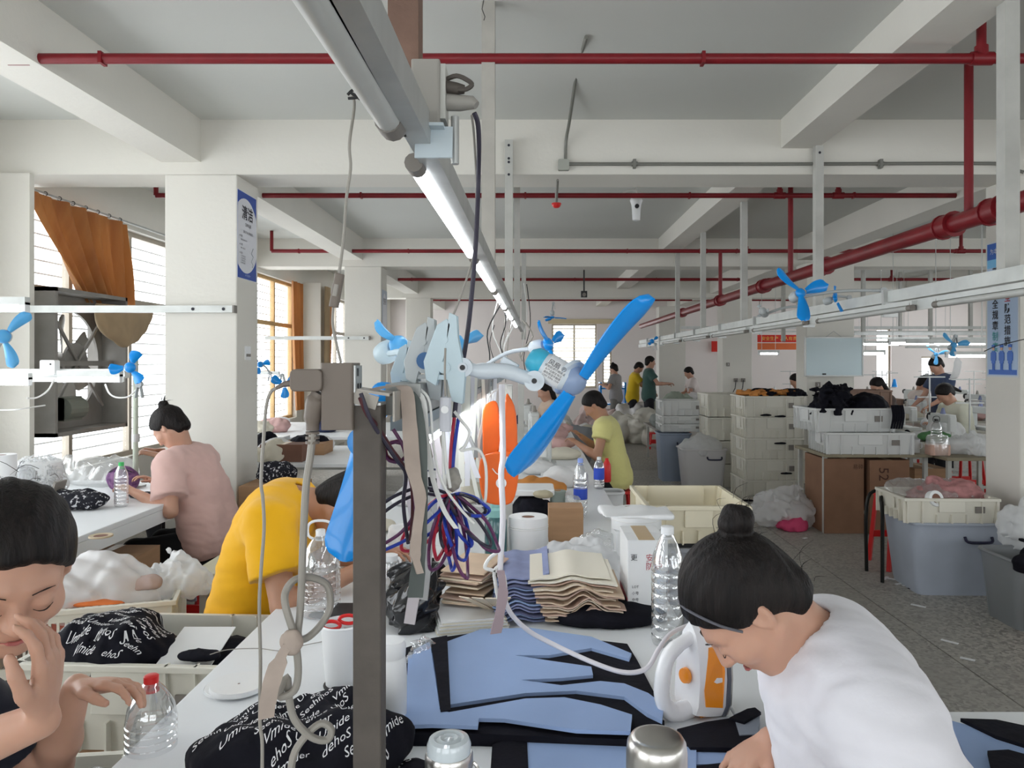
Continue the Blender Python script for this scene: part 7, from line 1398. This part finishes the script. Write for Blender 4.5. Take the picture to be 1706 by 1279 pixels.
table(PX(1085,11.9), PX(1215,11.9), 11.3, 12.7, .58, 'low table under the grey heaps', m=GREYP, legs=2, name='low_table')
for k in range(3): crate(PX(1136, 10.3), 10.35, .66+.11*k, .60, .5, .20 if k == 2 else .105, 'pale crate on the far grey bin, %s of three' % ['lowest','middle','topmost'][k], m=mat('white_crate', (.66,.67,.66), .45), nr=6, group='pale crates on the far bin')
bin_(PX(1122, 10.2), 10.25, .42, .45, .64, mat('steel_blue_bin', (.26,.31,.40), .4), 'steel blue bin under the pale crates'); bin_(PX(1170, 9.6), 9.65, .55, .5, .50, mat('milky_bin', (.58,.57,.58), .4), 'milky bin right of the steel blue bin'); clump('milky_bag', (PX(1168, 9.6), 9.6, .42), (.25,.2,.14), MILKY, 'plastic bag filling the milky bin', 'bag', 130, h=.016)
clump('white_cloth', (PX(1080, 6.6), 6.7, 0), (.25,.2,.05), CL[0], 'white cloth on the floor behind the cream crate', 'cloth', 131, h=.012); stool(PX(1092, 13.9), 13.9, .3, 'red', 'small red stool in front of the sacks', .24)
o = bin_(PX(1018, 5.6), 5.7, .20, .2, .62, WHITEP, 'narrow white bin at the hip of the woman in lemon yellow')
# ---- far sewing rows on the right
k = 0
for (tx0, tx1, ty) in ((4.1, 7.6, 8.2), (4.4, 9.5, 9.6), (4.4, 9.5, 11.2), (4.6, 10.5, 13.2), (4.6, 11, 15.4)):
    table(tx0, tx1, ty-.3, ty+.3, .74, 'long sewing table, row %s from the front' % ['first','second','third','fourth','fifth'][k], m=mat('table_laminate', (.50,.48,.42), .5), legs=2, name='sewing_table')
    for j in range(int((tx1-tx0)/.95)):
        x = tx0+.4+j*.95; machine(x, ty, .74, PI/2*(1 if j % 2 else 1)+.1*j, 'white sewing machine on table row %s of the far rows' % ['one','two','three','four','five'][k], 'sewing machines of the far rows')
        e = empty('thread_stand', (x+.35, ty+.1, .74), 'thin steel thread stand over the far sewing tables', 'stand', 'thread stands of the far rows'); MB().cyl((0,0,0),(0,0,.68), .009).build('pole', STEEL, e); MB().b2(-.2,.2,-.006,.006,.66,.675).b2(-.16,.16,-.006,.006,.40,.415).build('crossbar', STEEL, e)
        if j % 2: MB().cyl((.14,0,.42),(.14,0,.56), .05, .02, n=12).build('thread_cone', [WHITEP, BLUE, DARK][j % 3], e, smooth=True)
    k += 1
rg = random.Random(31)
for k in range(26):
    ty = (8.2, 9.6, 11.2, 13.2)[k % 4]; x = rg.uniform(4.3, 6.9 if k % 4 == 0 else 9); c_ = rg.choice((0,0,0,1,4,4,5,6,3,0)); clump('cloth_pile', (x, ty+rg.uniform(-.15,.15), .74), (rg.uniform(.12,.24), .16, rg.uniform(.05,.14)), CL[c_], '%s cloth pile on the far sewing tables' % CN[c_], 'cloth', 140+k, h=.02, group='cloth piles on the far sewing tables')
clump('green_cloth', (PX(1560, 8.1), 8.15, .74), (.18,.12,.06), mat('green_cloth', (.08,.22,.08), .85), 'green cloth in front of the ponytailed woman', 'cloth', 170, h=.012)
for k, (px, Y) in enumerate(((1430, 9.0), (1463, 12))): o = crate(PX(px, Y), Y, 1.05 if k == 0 else .8, .6, .4, .22, ['brown filled tray above the sewing rows right of the whiteboard', 'brown basket on the far sewing table'][k], m=mat('brown_basket', (.25,.16,.12), .7), nr=5)
e = empty('tray_shelf', (PX(1430, 9.0), 9.0, 0), 'steel shelf stand under the brown tray', 'shelf'); MB().b2(-.3,.3,-.2,.2,1.02,1.05).build('shelf_board', STEEL, e)
for sx in (-.27,.27):
    for sy in (-.17,.17): MB().b2(sx-.012,sx+.012,sy-.012,sy+.012,0,1.02).build('leg', STEEL, e)
# more rows behind the second column, seen past the bench
rg = random.Random(41)
for k in range(14):
    Y = rg.uniform(11, 16); px = rg.uniform(880, 1000); c_ = rg.choice((0,1,3,4,0)); clump('cloth_pile', (PX(px, Y), Y, 0), (rg.uniform(.2,.35), .3, rg.uniform(.22,.42)), CL[c_], '%s cloth heap on the floor beyond the bench' % CN[c_], 'cloth', 180+k, h=.035, group='cloth heaps beyond the bench')
e = empty('gas_rack', (PX(1020, 16.8), 16.8, 0), 'blue shelf rack beside the far standing figure', 'rack')
for k in range(3): MB().b2(-.28,.28,-.2,.2,.3+.35*k,.33+.35*k).build('shelf_board', BLUE, e)
for sx in (-.27,.27): MB().b2(sx-.02,sx+.02,-.2,.2,0,1.15).build('side_frame', BLUE, e)
# ------------------------------------------------------------------ tell look-alikes apart by their order along the hall
WORDS = ['first','second','third','fourth','fifth','sixth','seventh','eighth','ninth','tenth','eleventh','twelfth','thirteenth','fourteenth','fifteenth','sixteenth','seventeenth','eighteenth','nineteenth','twentieth','twenty-first','twenty-second','twenty-third','twenty-fourth','twenty-fifth','twenty-sixth','twenty-seventh','twenty-eighth','twenty-ninth']
by = {}
for o in SC.objects:
    if o.parent is None and 'label' in o: by.setdefault(o['label'], []).append(o)
for lb, os_ in by.items():
    if len(os_) > 1:
        horiz = max(o.location.x for o in os_)-min(o.location.x for o in os_) > max(o.location.y for o in os_)-min(o.location.y for o in os_)
        os_.sort(key=lambda o: o.location.x if horiz else o.location.y)
        for i, o in enumerate(os_):
            o['label'] = lb+', '+WORDS[min(i, 28)]+(' from the window side' if horiz else ' from the near end')
